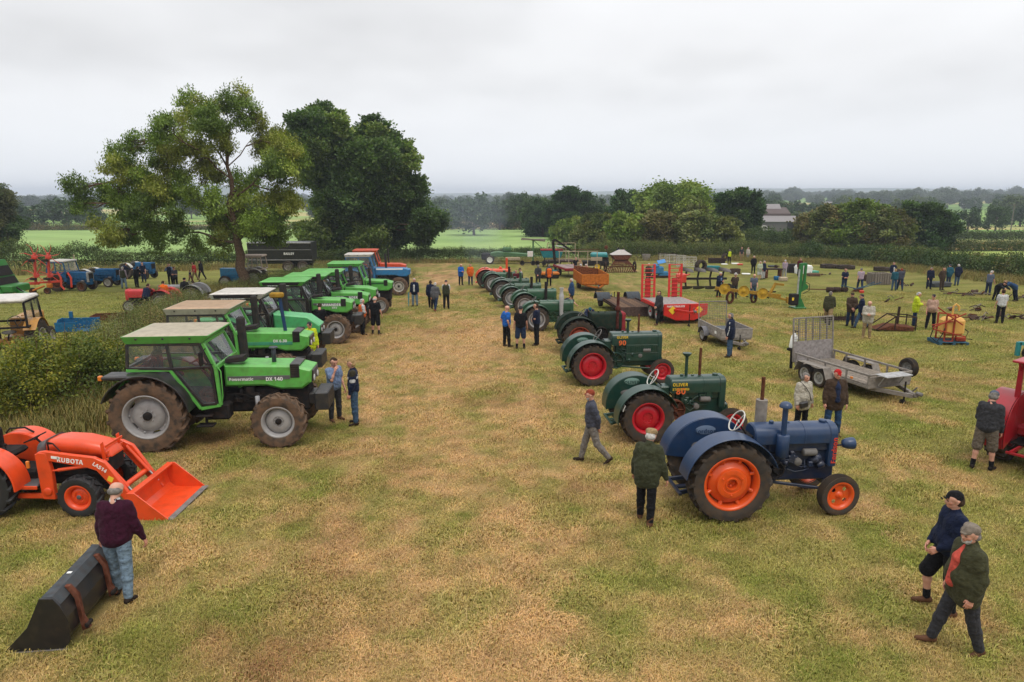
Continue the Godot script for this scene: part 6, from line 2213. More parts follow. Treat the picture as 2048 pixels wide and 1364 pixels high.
	# red flat trailer and the hay racks behind it
	t = trailer("dull red flat farm trailer behind the orange tipping trailer", V(5.61, -2.17, -65.86), -1.35, {"l": 4.2, "w": 2.2, "h": 0.9, "axles": [-0.6], "r": 0.42, "frame": paint("old_red"), "rim": galv(), "deck": paint("pink_plank"), "deck2": paint("grey_plank"), "planks": 7, "drawbar": 0.0, "arches": false, "out": -0.2})
	put("kerb_rail", S().box(V(2.1, 0.86, 0), V(0.08, 0.22, 2.24), 0.01).box(V(0, 0.86, 1.1), V(4.2, 0.2, 0.06), 0.01).box(V(0, 0.86, -1.1), V(4.2, 0.2, 0.06), 0.01), paint("old_red"), t)
	var cream := paint("cream_paint")
	for d in [[1121, 537, 4.4, 2.4, "taller cream tube hay rack frame beside the red flat trailer"], [1150, 541, 5.2, 2.0, "longer cream tube hay rack frame with people behind it"]]:
		pass
	t = thing("hay_rack", "taller cream tube hay rack frame beside the black loader crane", "hay rack", V(5.63, -2.59, -78.5), 0.1)
	for i in 4:
		put("upright", S().bar(V(-1.6 + i * 1.07, 0.7, 0), V(-1.6 + i * 1.07, 2.75, 0), 0.07, 0.07), cream, t)
	for i in 3:
		put("rail", S().bar(V(-1.6, 0.9 + i * 0.92, 0), V(1.6, 0.9 + i * 0.92, 0), 0.06, 0.06), cream, t)
	put("bed", S().box(V(0, 0.6, -1.1), V(3.4, 0.14, 2.3), 0.02).bar(V(-1.4, 0, -1), V(-1.4, 0.6, -1), 0.1, 0.1).bar(V(1.4, 0, -1), V(1.4, 0.6, -1), 0.1, 0.1).bar(V(-1.4, 0, 0), V(-1.4, 0.6, 0), 0.1, 0.1).bar(V(1.4, 0, 0), V(1.4, 0.6, 0), 0.1, 0.1), dark_iron(), t)
	t = thing("hay_rack", "longer cream tube hay rack frame in front of the compressor", "hay rack", V(6.31, -2.25, -68.31), 0.05)
	for i in 5:
		put("upright", S().bar(V(-1.6 + i * 0.95, 0, 0), V(-1.6 + i * 0.95, 2.3, 0), 0.07, 0.07), cream, t)
	for i in 3:
		put("rail", S().bar(V(-1.7, 0.75 + i * 0.75, 0), V(2.3, 0.75 + i * 0.75, 0), 0.06, 0.06), cream, t)
	put("top_pole", S().bar(V(-1.7, 2.36, -1.2), V(2.6, 2.36, -1.2), 0.05, 0.05), paint("bracket_rust"), t)

func build_machines() -> void:
	var white := paint("white_print")
	var red := paint("hay_red")
	# folded rotary tedder on the far left
	var t := thing("hay_tedder", "red rotary hay tedder with folded arms beside the blue cab tractor", "hay tedder", V(-34.67, -1.66, -50.41), 0.1)
	put("frame", S().bar(V(-1.4, 0.75, 0.3), V(1.4, 0.9, 0.3), 0.14, 0.14).bar(V(-0.2, 0.7, 0.3), V(-2.0, 0.75, 0.8), 0.08, 0.08).bar(V(-0.2, 0.7, 0.3), V(-2.0, 0.75, -0.2), 0.08, 0.08).tube([V(1.3, 1.6, 0.6), V(1.5, 1.2, 0.6), V(1.45, 0.6, 0.6), V(1.65, 0.3, 0.6)], 0.07, 8).tube([V(1.7, 1.5, 0.0), V(1.9, 1.1, 0.0), V(1.85, 0.4, 0.0)], 0.07, 8), red, t)
	for k in 2:
		var x := -0.5 + k * 0.95
		var mast := put("folded_arm", S().bar(V(x, 0.75, 0.2), V(x + 0.15, 3.0, 0.1), 0.15, 0.13), red, t)
		for q in 2:
			var c := V(x + 0.1 + q * 0.05, 1.35 + q * 1.35, 0.15)
			var g := S()
			g.disc(c, V(0.3, 0.2, 1), 0.2, 0.12, 14)
			for i in 7:
				var a := TAU * i / 7.0 + k + q
				var e := c + V(cos(a) * 0.75, sin(a) * 0.75, 0.15 * sin(a * 2.0))
				g.tube([c, e], 0.028, 5).tube([e, e + V(cos(a + 0.4) * 0.3, sin(a + 0.4) * 0.3, 0.15)], 0.014, 4)
			put("rotor", g, red, mast)
			put("rotor_wheel", tyre(0.24, 0.16, 0.13, 0), paint("road_rubber"), mast, Transform3D(Basis(Vector3.RIGHT, PI / 2.0 - 0.2), c + V(-0.1, -0.25, 0.3)))
	for s in [-1.0, 1.0]:
		small_wheel(t, V(s * 0.5, 0.25, 0.7), 0.25, 0.16, rusty())
	put("gearbox", S().box(V(0.6, 0.6, 0.5), V(0.35, 0.35, 0.3), 0.06).tube([V(0.3, 0.6, 0.6), V(-0.4, 0.3, 0.9)], 0.07, 8), paint("tipper_orange"), t)

	# round baler at the left edge
	var jg := paint("baler_green")
	t = thing("round_baler", "green round baler with sloping front at the left edge", "baler", V(-33.68, -1.48, -44.8), 0.0)
	put("body", S().prism([Vector2(-2.3, 0.6), Vector2(-2.3, 2.6), Vector2(-0.3, 2.75), Vector2(0.2, 1.7), Vector2(0.75, 0.6)], -1.1, 1.1, 0.05), jg, t)
	put("front_opening", S().prism([Vector2(-0.06, 2.35), Vector2(0.22, 1.75), Vector2(0.26, 1.77), Vector2(-0.02, 2.38)], -0.9, 0.9, 0.0).prism([Vector2(0.26, 1.64), Vector2(0.62, 0.9), Vector2(0.66, 0.92), Vector2(0.3, 1.66)], -0.9, 0.9, 0.0), dark(), t)
	put("drawbar", S().box(V(0.8, 0.95, 0), V(1.0, 0.5, 1.8), 0.08).bar(V(1.2, 0.8, 0.3), V(2.1, 0.5, 0.5), 0.3, 0.25).bar(V(1.9, 0.55, 0.5), V(2.6, 0.42, 0.6), 0.1, 0.1), jg, t)
	put("parking_stand", S().bar(V(2.4, 0.5, 0.6), V(2.45, 0.0, 0.6), 0.08, 0.08).tube([V(1.2, 1.1, 0.4), V(1.9, 0.6, 0.5), V(2.8, 0.5, 0.65)], 0.05, 6), dark(), t)
	for s in [-1.0, 1.0]:
		small_wheel(t, V(-1.0, 0.45, s * 1.2), 0.45, 0.35, paint("label_yellow"))

	# blue transport box and the iron trough on the left
	var lb := paint("box_blue")
	t = thing("transport_box", "bright blue steel link box lying beyond the weedy hedge", "transport box", V(-21.35, -1.09, -33.02), 0.15)
	put("back", S().box(V(0, 0.3, -0.4), V(1.7, 0.55, 0.04), 0.01), lb, t)
	put("floor", S().box(V(0, 0.03, 0.0), V(1.7, 0.04, 0.85), 0.01), lb, t)
	put("front", S().box(V(-0.4, 0.25, 0.42), V(0.95, 0.46, 0.04), 0.01), lb, t)
	for s in [-1.0, 1.0]:
		put("cheek", S().prism([Vector2(-0.42, 0.0), Vector2(0.42, 0.0), Vector2(0.42, 0.25), Vector2(0.1, 0.58), Vector2(-0.42, 0.6)], -0.02, 0.02), lb, t, Transform3D(Basis(Vector3.UP, -PI / 2.0), V(s * 0.85, 0, 0)))
	put("mast", S().box(V(-0.45, 0.72, -0.4), V(0.16, 0.35, 0.12), 0.02), lb, t)
	t = thing("iron_trough", "rusty shallow iron trough on the grass behind the hedge", "trough", V(-21.83, -1.21, -36.58), 0.25)
	for b in [[V(0, 0.17, 0.5), V(1.7, 0.3, 0.05)], [V(0, 0.17, -0.5), V(1.7, 0.3, 0.05)], [V(0.85, 0.17, 0), V(0.05, 0.3, 1.0)], [V(-0.85, 0.17, 0), V(0.05, 0.3, 1.0)]]:
		put("side", S().box(b[0], b[1], 0.01), rusty(), t)
	put("floor", S().box(V(0, 0.05, 0), V(1.65, 0.05, 0.95), 0.01), dark_iron(), t)

	# black bulk trailer behind the ash
	var ink := paint("bulk_black")
	t = thing("bulk_trailer", "big black high sided bulk trailer parked under the dark oak", "trailer", V(-23.58, -2.36, -71.64), 0.03)
	put("body", S().prismx([Vector2(-1.0, 1.2), Vector2(1.0, 1.2), Vector2(1.25, 3.1), Vector2(-1.25, 3.1)], -3.6, 2.9, 0.03), ink, t)
	put("top_rail", S().box(V(-0.35, 3.05, 1.27), V(6.5, 0.1, 0.06), 0.02).box(V(-0.35, 1.3, 1.05), V(6.5, 0.06, 0.05), 0.01).box(V(-0.35, 2.35, 1.19), V(6.5, 0.03, 0.02), 0.004), paint("pale_alloy"), t)
	put("chassis", S().box(V(-0.3, 1.0, 0), V(6.2, 0.3, 0.9), 0.03).bar(V(-3.4, 1.0, 0), V(-4.6, 0.7, 0), 0.25, 0.25), ink, t)
	letters("BAILEY", 0.24, t, face(0.6, 1.95, 1.18, 1.0), white)
	for x in [0.4, 1.9]:
		for s in [-1.0, 1.0]:
			small_wheel(t, V(x, 0.6, s * 0.95), 0.6, 0.4, galv())

	# green self propelled mower and the wheel rake far behind the right row
	var mg := paint("moss_green")
	t = thing("green_forager", "pale green trailed forage machine near the far hedge", "forage machine", V(-0.12, -2.8, -84.81), 0.0)
	put("deck", S().prism([Vector2(-2.6, 0.9), Vector2(-2.5, 1.35), Vector2(-1.6, 1.5), Vector2(2.9, 1.15), Vector2(2.9, 0.95)], -0.8, 0.8, 0.05), mg, t)
	put("bonnet", S().box(V(-3.1, 0.9, 0), V(1.1, 0.8, 1.3), 0.12), dark(), t)
	put("hood", S().box(V(-0.5, 1.75, 0), V(1.1, 0.5, 0.9), 0.12).bar(V(-0.2, 1.8, 0), V(-0.1, 2.3, 0), 0.08, 0.08), mg, t)
	put("guard", S().box(V(0.2, 0.65, 0.7), V(1.9, 0.4, 0.3), 0.08), paint("cream_paint"), t)
	for s in [-1.0, 1.0]:
		small_wheel(t, V(-2.6, 0.55, s * 0.85), 0.55, 0.4, white)
	t = thing("swath_rake", "green rotary rake on small wheels with a red striped board", "rake", V(2.52, -2.71, -81.99), 0.0)
	put("mast", S().bar(V(0, 0.4, 0), V(0, 3.0, 0), 0.18, 0.18).bar(V(-2.6, 1.1, 0), V(2.6, 1.1, 0), 0.08, 0.08).bar(V(0, 3.0, 0), V(1.2, 1.9, 0.4), 0.07, 0.07), mg, t)
	put("folded_rotor", S().box(V(0, 3.05, 0), V(2.9, 0.12, 0.6), 0.05).bar(V(-1.4, 3.15, 0), V(1.4, 2.9, 0.3), 0.05, 0.2), paint("grey_plank"), t)
	for x in [-1.3, 0.0, 0.5, 1.3]:
		small_wheel(t, V(x, 0.3, 0.5), 0.3, 0.22, dark())
	put("axle", S().bar(V(-1.4, 0.32, 0.3), V(1.4, 0.32, 0.3), 0.1, 0.1), dark(), t)
	var wb := put("warning_board", S().box(V(-0.35, 1.35, 0.25), V(0.65, 0.65, 0.03), 0.005), white, t)
	for i in 3:
		put("stripe", S().bar(V(-0.62 + i * 0.2, 1.08, 0.27), V(-0.48 + i * 0.2, 1.62, 0.27), 0.09, 0.01), paint("trailer_red"), wb)

	# seed drill, black crane, yellow cutter behind the racks
	t = thing("seed_drill", "teal seed drill with red hopper lid near the far hedge", "seed drill", V(4.54, -2.59, -78.5), 0.0)
	put("hopper", S().prism([Vector2(-1.0, 1.1), Vector2(1.0, 1.1), Vector2(1.3, 1.9), Vector2(-1.3, 1.9)], -0.5, 0.5, 0.03), paint("drill_teal"), t)
	put("lid", S().box(V(0, 1.98, 0), V(2.6, 0.16, 1.1), 0.05), paint("old_red"), t)
	put("stand", S().bars([V(-1, 0, 0.4), V(-0.8, 1.1, 0.4)], 0.1, 0.1).bars([V(1, 0, 0.4), V(0.8, 1.1, 0.4)], 0.1, 0.1).box(V(0, 0.5, 0), V(2.2, 0.15, 0.6), 0.03), dark(), t)
	t = thing("loader_crane", "black folding loader crane raised above the red trailer", "crane", V(4.45, -2.28, -68.95), 0.0)
	put("post", S().bar(V(0, 0, 0), V(-0.35, 3.2, 0), 0.26, 0.26), dark(), t)
	put("jib", S().bar(V(-0.4, 3.2, 0), V(-0.1, 3.45, 0), 0.24, 0.24).bar(V(-0.1, 3.4, 0), V(1.9, 2.0, -0.4), 0.14, 0.16), dark(), t)
	put("ram", S().tube([V(-0.1, 2.8, 0), V(0.9, 2.6, -0.2)], 0.05, 8), paint("bright_steel"), t)
	put("base", S().box(V(0, 0.2, 0), V(1.1, 0.35, 0.9), 0.05), paint("drill_teal"), t)
	t = thing("topper_mower", "low orange topper mower on the grass behind the green tractors", "mower", V(3.46, -2.1, -63.58), 0.1)
	put("deck", S().box(V(0, 0.45, 0), V(1.8, 0.22, 1.2), 0.06), paint("tipper_orange"), t)
	put("skirt", S().box(V(0, 0.2, 0), V(1.7, 0.3, 1.1), 0.03).bar(V(-0.3, 0.5, 0), V(0, 1.1, 0), 0.06, 0.06).bar(V(0.3, 0.5, 0), V(0, 1.1, 0), 0.06, 0.06), dark(), t)

	# compressor
	var teal := paint("compressor_teal")
	t = thing("compressor", "teal and black towed compressor with yellow wheels", "compressor", V(9.3, -2.44, -73.79), -0.1)
	put("base", S().box(V(-0.3, 0.75, 0), V(2.9, 0.5, 1.2), 0.06).bar(V(1.1, 0.7, 0), V(2.7, 0.55, 0), 0.08, 0.08).bar(V(1.55, 0, 0), V(1.55, 1.3, 0), 0.06, 0.06), dark(), t)
	put("canopy", S().box(V(0.1, 1.62, 0), V(1.9, 0.55, 1.1), 0.16), teal, t)
	put("side_panel", S().box(V(-0.2, 1.25, 0.56), V(1.2, 0.4, 0.03), 0.01), paint("cream_paint"), t)
	put("engine_box", S().box(V(0.2, 1.15, 0), V(1.8, 0.5, 1.05), 0.05), dark(), t)
	for s in [-1.0, 1.0]:
		small_wheel(t, V(-0.1, 0.45, s * 0.72), 0.45, 0.26, paint("label_yellow"))

	# fertiliser drill with white cover
	t = thing("corn_drill", "old rusty corn drill with white sheeted hopper and coiled tubes", "seed drill", V(11.24, -2.34, -70.95), 0.1)
	put("hopper", S().prism([Vector2(-0.7, 1.3), Vector2(0.7, 1.3), Vector2(1.02, 1.82), Vector2(-1.02, 1.82)], -0.58, 0.58, 0.03), paint("bracket_rust"), t)
	var g := S()
	frustum(g, [-1.05, 1.05, 0.62], 1.82, [-0.2, 0.3, 0.12], 2.3)
	put("cover_sheet", g, paint("white_sheet"), t)
	g = S()
	for i in 16:
		var x := -1.2 + 0.16 * i
		g.tube([V(x * 0.5, 1.3, 0.3), V(x * 0.9, 0.8, 0.7), V(x * 1.15, 0.3, 0.5), V(x * 1.3, 0.05, 0.75)], 0.05, 6)
	put("seed_tube", g, paint("bracket_rust"), t)
	for s in [-1.0, 1.0]:
		put("wheel", tyre(0.55, 0.16, 0.36, 0), dark_iron(), t, Transform3D(Basis(Vector3.UP, PI / 2.0), V(s * 1.55, 0.55, -0.1)))
	put("frame", S().bar(V(-1.6, 0.55, -0.1), V(1.6, 0.55, -0.1), 0.1, 0.1).bar(V(-0.9, 0.5, 0), V(-2.0, 0.3, 0.7), 0.07, 0.07).tube([V(-1.3, 1.6, 0), V(-1.5, 2.4, 0)], 0.03, 5).disc(V(-1.55, 2.55, 0), V(0.3, 0, 1), 0.22, 0.05, 14), rusty(), t)

	# gates leaning by the far hedge
	for d in [[1333, 523, "white tubular gate frame leaning, left of the three by the hedge"], [1350, 528, "white tubular gate frame leaning, middle of the three"], [1372, 532, "white tubular gate frame leaning, right of the three nearest the plough"]]:
		pass
	var spots := [V(19.45, -2.83, -85.8), V(19.68, -2.71, -81.99), V(20.0, -2.59, -78.5)]
	var said := ["dark legged white gate frame standing left of the row of three", "white tubular gate frame in the middle of the row of three", "white tubular gate frame on the right of the row of three"]
	for i in 3:
		t = thing("gate_frame", said[i], "gate", spots[i], -0.15, "white gates set out by the far hedge")
		var gm: Material = paint("gate_white")
		put("frame", S().bars([V(-1.1, 0.1, 0.4), V(-1.1, 1.25, 0), V(1.1, 1.15, 0), V(1.1, 0.05, 0.4)], 0.06, 0.06, true), gm if i else dark_iron(), t)
		slats(t, "rail", V(-1.1, 0.1, 0.4), V(1.1, 0.05, 0.4), V(0, 1.1, -0.4), 6, 0.05, gm)
		slats(t, "upright", V(-1.1, 0.1, 0.4), V(-1.1, 1.2, 0), V(2.2, -0.05, 0), 4, 0.045, gm)
	t = thing("water_tank", "pale grey round tub by the far hedge", "tub", V(17.83, -3.01, -91.07), 0.0)
	put("shell", S().lathe_at(Vector3.ZERO, Vector3.UP, [Vector2(0, 0.02), Vector2(0.52, 0), Vector2(0.55, 0.85), Vector2(0.5, 0.85), Vector2(0.48, 0.1), Vector2(0, 0.1)], 20), galv(), t)
	t = thing("fence_post", "thin wooden post standing against the far hedge", "post", V(19.62, -3.28, -99.56), 0.0)
	put("shaft", S().bar(V(0, 0, 0), V(0, 1.9, 0), 0.14, 0.12, 0.02), paint("grey_plank"), t)

	# reversible plough
	var steel := paint("plough_steel")
	t = thing("plough", "big reversible plough with dark curved mouldboards above and below its beam", "plough", V(14.07, -1.71, -51.84), 0.03)
	put("beam", S().bar(V(-1.6, 0.95, 0), V(2.3, 0.95, 0), 0.16, 0.16), dark(), t)
	put("headstock", S().box(V(-1.2, 1.0, 0), V(0.7, 0.7, 0.6), 0.08).bar(V(-1.5, 0.9, 0), V(-1.3, 1.9, 0), 0.08, 0.08).tube([V(-1.6, 1.1, 0.3), V(-0.6, 1.3, 0.2)], 0.06, 8), paint("hay_red"), t)
	for i in 4:
		for s in [-1.0, 1.0]:
			var x := -0.9 + i * 0.95
			var leg := put("leg", S().bar(V(x, 0.95, 0), V(x + 0.1, 0.95 + s * 0.62, 0), 0.09, 0.12), dark(), t)
			var rings := []
			for k in 7:
				var u := k / 6.0
				var tw := u * 1.1
				var c := V(x - 0.25 + u * 0.75, 0.95 + s * (0.75 - 0.35 * u * u * 0.3), -0.18 + 0.5 * u)
				var up := V(0, cos(tw) * -s, sin(tw)) * (0.16 + 0.1 * u)
				var nn := V(0, sin(tw), cos(tw) * s) * 0.012
				rings.append([c - up * 0.5 - nn, c + up - nn, c + up + nn, c - up * 0.5 + nn])
			put("mouldboard", S().loft(rings), steel, leg)
	put("depth_wheel", tyre(0.3, 0.16, 0.17, 0), paint("road_rubber"), t, Transform3D(Basis(), V(2.4, 0.32, 0.3)))

	# yellow hay turner with three discs
	var ochre := paint("ochre_paint")
	t = thing("drum_mower", "rusty yellow three disc hay machine on iron wheels", "hay machine", V(15.2, -1.46, -44.25), -0.13)
	put("beam", S().bar(V(-1.9, 0.95, 0), V(2.2, 0.55, 0.3), 0.16, 0.2).bar(V(1.2, 0.6, 0.2), V(2.6, 0.3, 0.35), 0.2, 0.14).bar(V(1.5, 0.6, 0.2), V(1.9, 1.35, 0), 0.14, 0.14).bar(V(1.8, 1.3, 0), V(2.4, 1.25, 0.1), 0.1, 0.14).bar(V(2.6, 0.1, 0.35), V(2.6, 0.5, 0.35), 0.3, 0.1), ochre, t)
	put("linkage", S().bar(V(-1.9, 0.75, -0.2), V(2.0, 0.75, -0.2), 0.08, 0.08).bar(V(-1.8, 0.9, -0.3), V(0.2, 0.45, 0.3), 0.06, 0.06).bar(V(-0.3, 0.9, -0.3), V(1.5, 0.4, 0.3), 0.06, 0.06), dark_iron(), t)
	for i in 3:
		put("disc", S().lathe_at(V(-1.35 + i * 1.2, 0.95 - i * 0.13, 0.35), V(0.1, 0, 1), [Vector2(0, 0.06), Vector2(0.08, 0.06), Vector2(0.12, 0.02), Vector2(0.33, 0.0), Vector2(0.36, 0.03), Vector2(0.36, 0.0), Vector2(0.33, -0.02), Vector2(0, -0.02)], 24), paint("label_ochre"), t)
	put("iron_wheel", tyre(0.42, 0.14, 0.3, 0), rusty(), t, Transform3D(Basis(Vector3.UP, 0.8), V(-1.0, 0.42, 0.5)))
	put("iron_wheel", tyre(0.34, 0.12, 0.24, 0), rusty(), t, Transform3D(Basis(Vector3.UP, 0.8), V(0.6, 0.34, 0.0)))

	# blue engine block
	t = thing("blue_engine", "pale blue stationary engine with lid between the red ramps", "engine", V(13.71, -2.12, -64.13), 0.0)
	var sky_blue := paint("engine_blue")
	put("block", S().box(V(0, 0.7, 0), V(1.0, 0.7, 0.7), 0.1).disc(V(-0.2, 1.1, 0.1), V(0.2, 1, 0.3), 0.3, 0.3, 16).box(V(0.5, 0.35, 0), V(0.9, 0.45, 0.6), 0.06), sky_blue, t)
	put("lid", S().box(Vector3.ZERO, V(0.75, 0.05, 0.6), 0.02), paint("lid_blue"), t, Transform3D(Basis(V(0, 0, 1), 0.2) * Basis(Vector3.RIGHT, 0.5), V(0.3, 1.5, 0)))
	put("skids", S().box(V(0, 0.12, 0.3), V(1.9, 0.2, 0.14), 0.02).box(V(0, 0.12, -0.3), V(1.9, 0.2, 0.14), 0.02), dark_iron(), t)

	# green log splitter
	var lg := paint("splitter_green")
	t = thing("log_splitter", "tall bright green log splitter standing alone", "log splitter", V(17.65, -1.38, -41.69), 0.1)
	put("column", S().bar(V(0, 0.1, 0), V(0, 2.75, 0), 0.2, 0.2).bar(V(0.28, 1.35, 0), V(0.3, 2.75, 0), 0.14, 0.14).prism([Vector2(0.15, 0.6), Vector2(0.45, 0.0), Vector2(-0.1, 0.0)], -0.12, 0.12).prism([Vector2(0.2, 1.7), Vector2(0.55, 1.35), Vector2(0.5, 1.2), Vector2(0.1, 1.0)], -0.08, 0.08).bar(V(0, 2.7, 0), V(0.3, 2.7, 0), 0.16, 0.16), lg, t)
	put("ram", S().tube([V(-0.14, 0.9, 0.1), V(-0.14, 2.4, 0.1)], 0.05, 10), paint("bright_steel"), t)
	put("pump_box", S().box(V(-0.3, 0.55, 0), V(0.5, 0.7, 0.4), 0.04).tube([V(0.2, 0.9, 0.1), V(0.6, 1.1, 0.1), V(0.6, 1.5, 0.1), V(0.35, 1.6, 0.1)], 0.02, 6), dark(), t)
	put("foot", S().box(V(0, 0.05, 0), V(0.8, 0.08, 0.7), 0.02), lg, t)
	put("label", S().box(V(-0.45, 0.6, 0.205), V(0.12, 0.18, 0.004), 0.001), paint("label_yellow"), t)

	# crop sprayer on a pallet
	t = thing("pallet", "blue wooden pallet under the yellow crop sprayer", "pallet", V(19.3, -0.98, -29.57), -0.1)
	var pb := paint("pallet_blue")
	for i in 5:
		put("slat", S().box(V(0, 0.135, -0.48 + 0.24 * i), V(1.25, 0.022, 0.14), 0.004), pb, t)
	for i in 3:
		put("bearer", S().box(V(-0.55 + 0.55 * i, 0.06, 0), V(0.12, 0.12, 1.1), 0.006), pb, t)
	t = thing("crop_sprayer", "crop sprayer with yellow tank and folded red booms on a pallet", "sprayer", V(19.3, -0.98, -29.57) + V(0, 0.15, 0), -0.1)
	var tank := paint("tank_yellow")
	put("tank", S().box(V(0.08, 0.62, 0), V(0.9, 0.8, 0.65), 0.13).disc(V(0.1, 1.05, 0), Vector3.UP, 0.16, 0.08, 16), tank, t)
	var sr := paint("boom_red")
	put("frame", S().bars([V(-0.35, 0, 0.36), V(-0.35, 1.15, 0.36), V(0.0, 1.15, 0.36), V(0.0, 0, 0.36)], 0.06, 0.06, true).bars([V(-0.35, 0, -0.36), V(-0.35, 1.15, -0.36), V(0.5, 1.05, -0.36), V(0.5, 0, -0.36)], 0.06, 0.06, true), sr, t)
	for b in [[V(-0.9, 0.55, 0.45), V(0.45, 0.25, 0.5)], [V(-0.9, 0.6, 0.4), V(0.4, 1.25, 0.4)], [V(-0.8, 1.5, 0.42), V(0.3, 0.75, 0.45)], [V(-0.9, 0.7, 0.3), V(-0.1, 0.9, 0.4)]]:
		put("boom", S().bar(b[0], b[1], 0.05, 0.05), sr, t)
	put("hose", S().tube([V(-0.85, 0.6, 0.4), V(-0.95, 0.2, 0.4), V(-0.7, -0.02, 0.45), V(-0.5, 0.3, 0.45), V(-0.4, 0.6, 0.42)], 0.022, 6).tube([V(0.5, 0.6, 0), V(0.75, 0.4, 0.1), V(0.6, 0.1, 0.2), V(0.85, 0.1, 0.3)], 0.02, 6), dark(), t)
	put("filler_hoop", S().tube([V(0.05, 1.1, 0), V(0.05, 1.5, 0), V(0.15, 1.6, 0), V(0.28, 1.5, 0), V(0.3, 1.3, 0)], 0.04, 8), tank, t)
	put("pump", S().box(V(0.35, 0.1, 0.3), V(0.4, 0.18, 0.2), 0.03), sr, t)

	# rusty frame cage, spike harrow
	t = thing("iron_buckrake", "rusty iron frame with sloping sides beside the hi-vis man", "iron frame", V(18.97, -1.09, -33.18), 0.0)
	put("tray", S().prism([Vector2(-1.1, 0.08), Vector2(0.7, 0.0), Vector2(0.75, 0.2), Vector2(-0.4, 0.3)], -0.4, 0.4, 0.02), rusty(), t)
	put("cage", S().bars([V(-1.15, 0.1, 0.42), V(-0.25, 0.75, 0.42), V(0.75, 0.7, 0.42), V(0.75, 0.05, 0.42)], 0.05, 0.05).bars([V(-1.15, 0.1, -0.42), V(-0.25, 0.75, -0.42), V(0.75, 0.7, -0.42), V(0.75, 0.05, -0.42)], 0.05, 0.05).bar(V(-0.25, 0.75, 0.42), V(-0.25, 0.75, -0.42), 0.05, 0.05).bar(V(0.75, 0.7, 0.42), V(0.75, 0.7, -0.42), 0.05, 0.05).bar(V(-0.25, 0.1, 0.42), V(-0.25, 0.75, 0.42), 0.05, 0.05).bar(V(0.3, 0.1, -0.4), V(0.32, 1.1, -0.4), 0.09, 0.09), dark_iron(), t)
	t = thing("spike_harrow", "dark spike harrow lying on the grass behind the brown coat", "harrow", V(18.04, -1.2, -36.4), 0.05)
	var hg := S()
	for i in 6:
		hg.bar(V(-1.3, 0.12, -0.5 + 0.2 * i), V(1.3, 0.12, -0.5 + 0.2 * i), 0.035, 0.035)
	for i in 9:
		hg.bar(V(-1.3 + 0.32 * i, 0.13, -0.55), V(-1.2 + 0.32 * i, 0.13, 0.55), 0.03, 0.03)
	put("frame", hg, dark_iron(), t)
	hg = S()
	for i in 9:
		for k in 6:
			hg.tube([V(-1.25 + 0.3 * i, 0.0, -0.5 + 0.2 * k), V(-1.25 + 0.3 * i + rng.randf() * 0.05, 0.36, -0.5 + 0.2 * k)], 0.014, 4)
	put("tine", hg, dark_iron(), t)
	# walk-behind plough handles
	t = thing("horse_plough", "old blue walking plough with long handles on the grass", "plough", V(25.88, -1.67, -50.76), 0.0)
	put("handles", S().tube([V(-0.3, 0.25, 0.1), V(0.5, 0.45, 0.2), V(1.5, 0.8, 0.35)], 0.03, 6).tube([V(-0.3, 0.25, -0.1), V(0.5, 0.4, -0.2), V(1.4, 0.75, -0.35)], 0.03, 6).bar(V(-1.3, 0.55, 0), V(-0.2, 0.3, 0), 0.06, 0.06), paint("old_blue"), t)
	put("share", S().prism([Vector2(-0.5, 0.05), Vector2(0.3, 0.05), Vector2(0.4, 0.3), Vector2(-0.1, 0.35)], -0.03, 0.03), rusty(), t)
	put("disc", S().disc(V(-0.9, 0.22, 0), V(0, 0, 1), 0.2, 0.03, 18), dark_iron(), t)
	put("can", S().box(V(0.1, 0.12, 0.4), V(0.3, 0.2, 0.2), 0.03), paint("hay_red"), t)
	t = thing("land_roller", "rusty axle and rollers lying beside the navy tee shirt man", "roller", V(24.01, -1.67, -50.76), 0.0)
	put("rollers", S().disc(V(-0.2, 0.2, 0), V(1, 0, 0.2), 0.2, 0.5, 16).disc(V(0.35, 0.2, -0.1), V(1, 0, 0.2), 0.2, 0.4, 16).disc(V(0.9, 0.18, -0.2), V(1, 0, 0.2), 0.17, 0.4, 16), dark_iron(), t)
	put("shaft", S().tube([V(-2.3, 0.3, 0.3), V(-1.0, 0.25, 0.1), V(1.2, 0.2, -0.25)], 0.04, 6), rusty(), t)

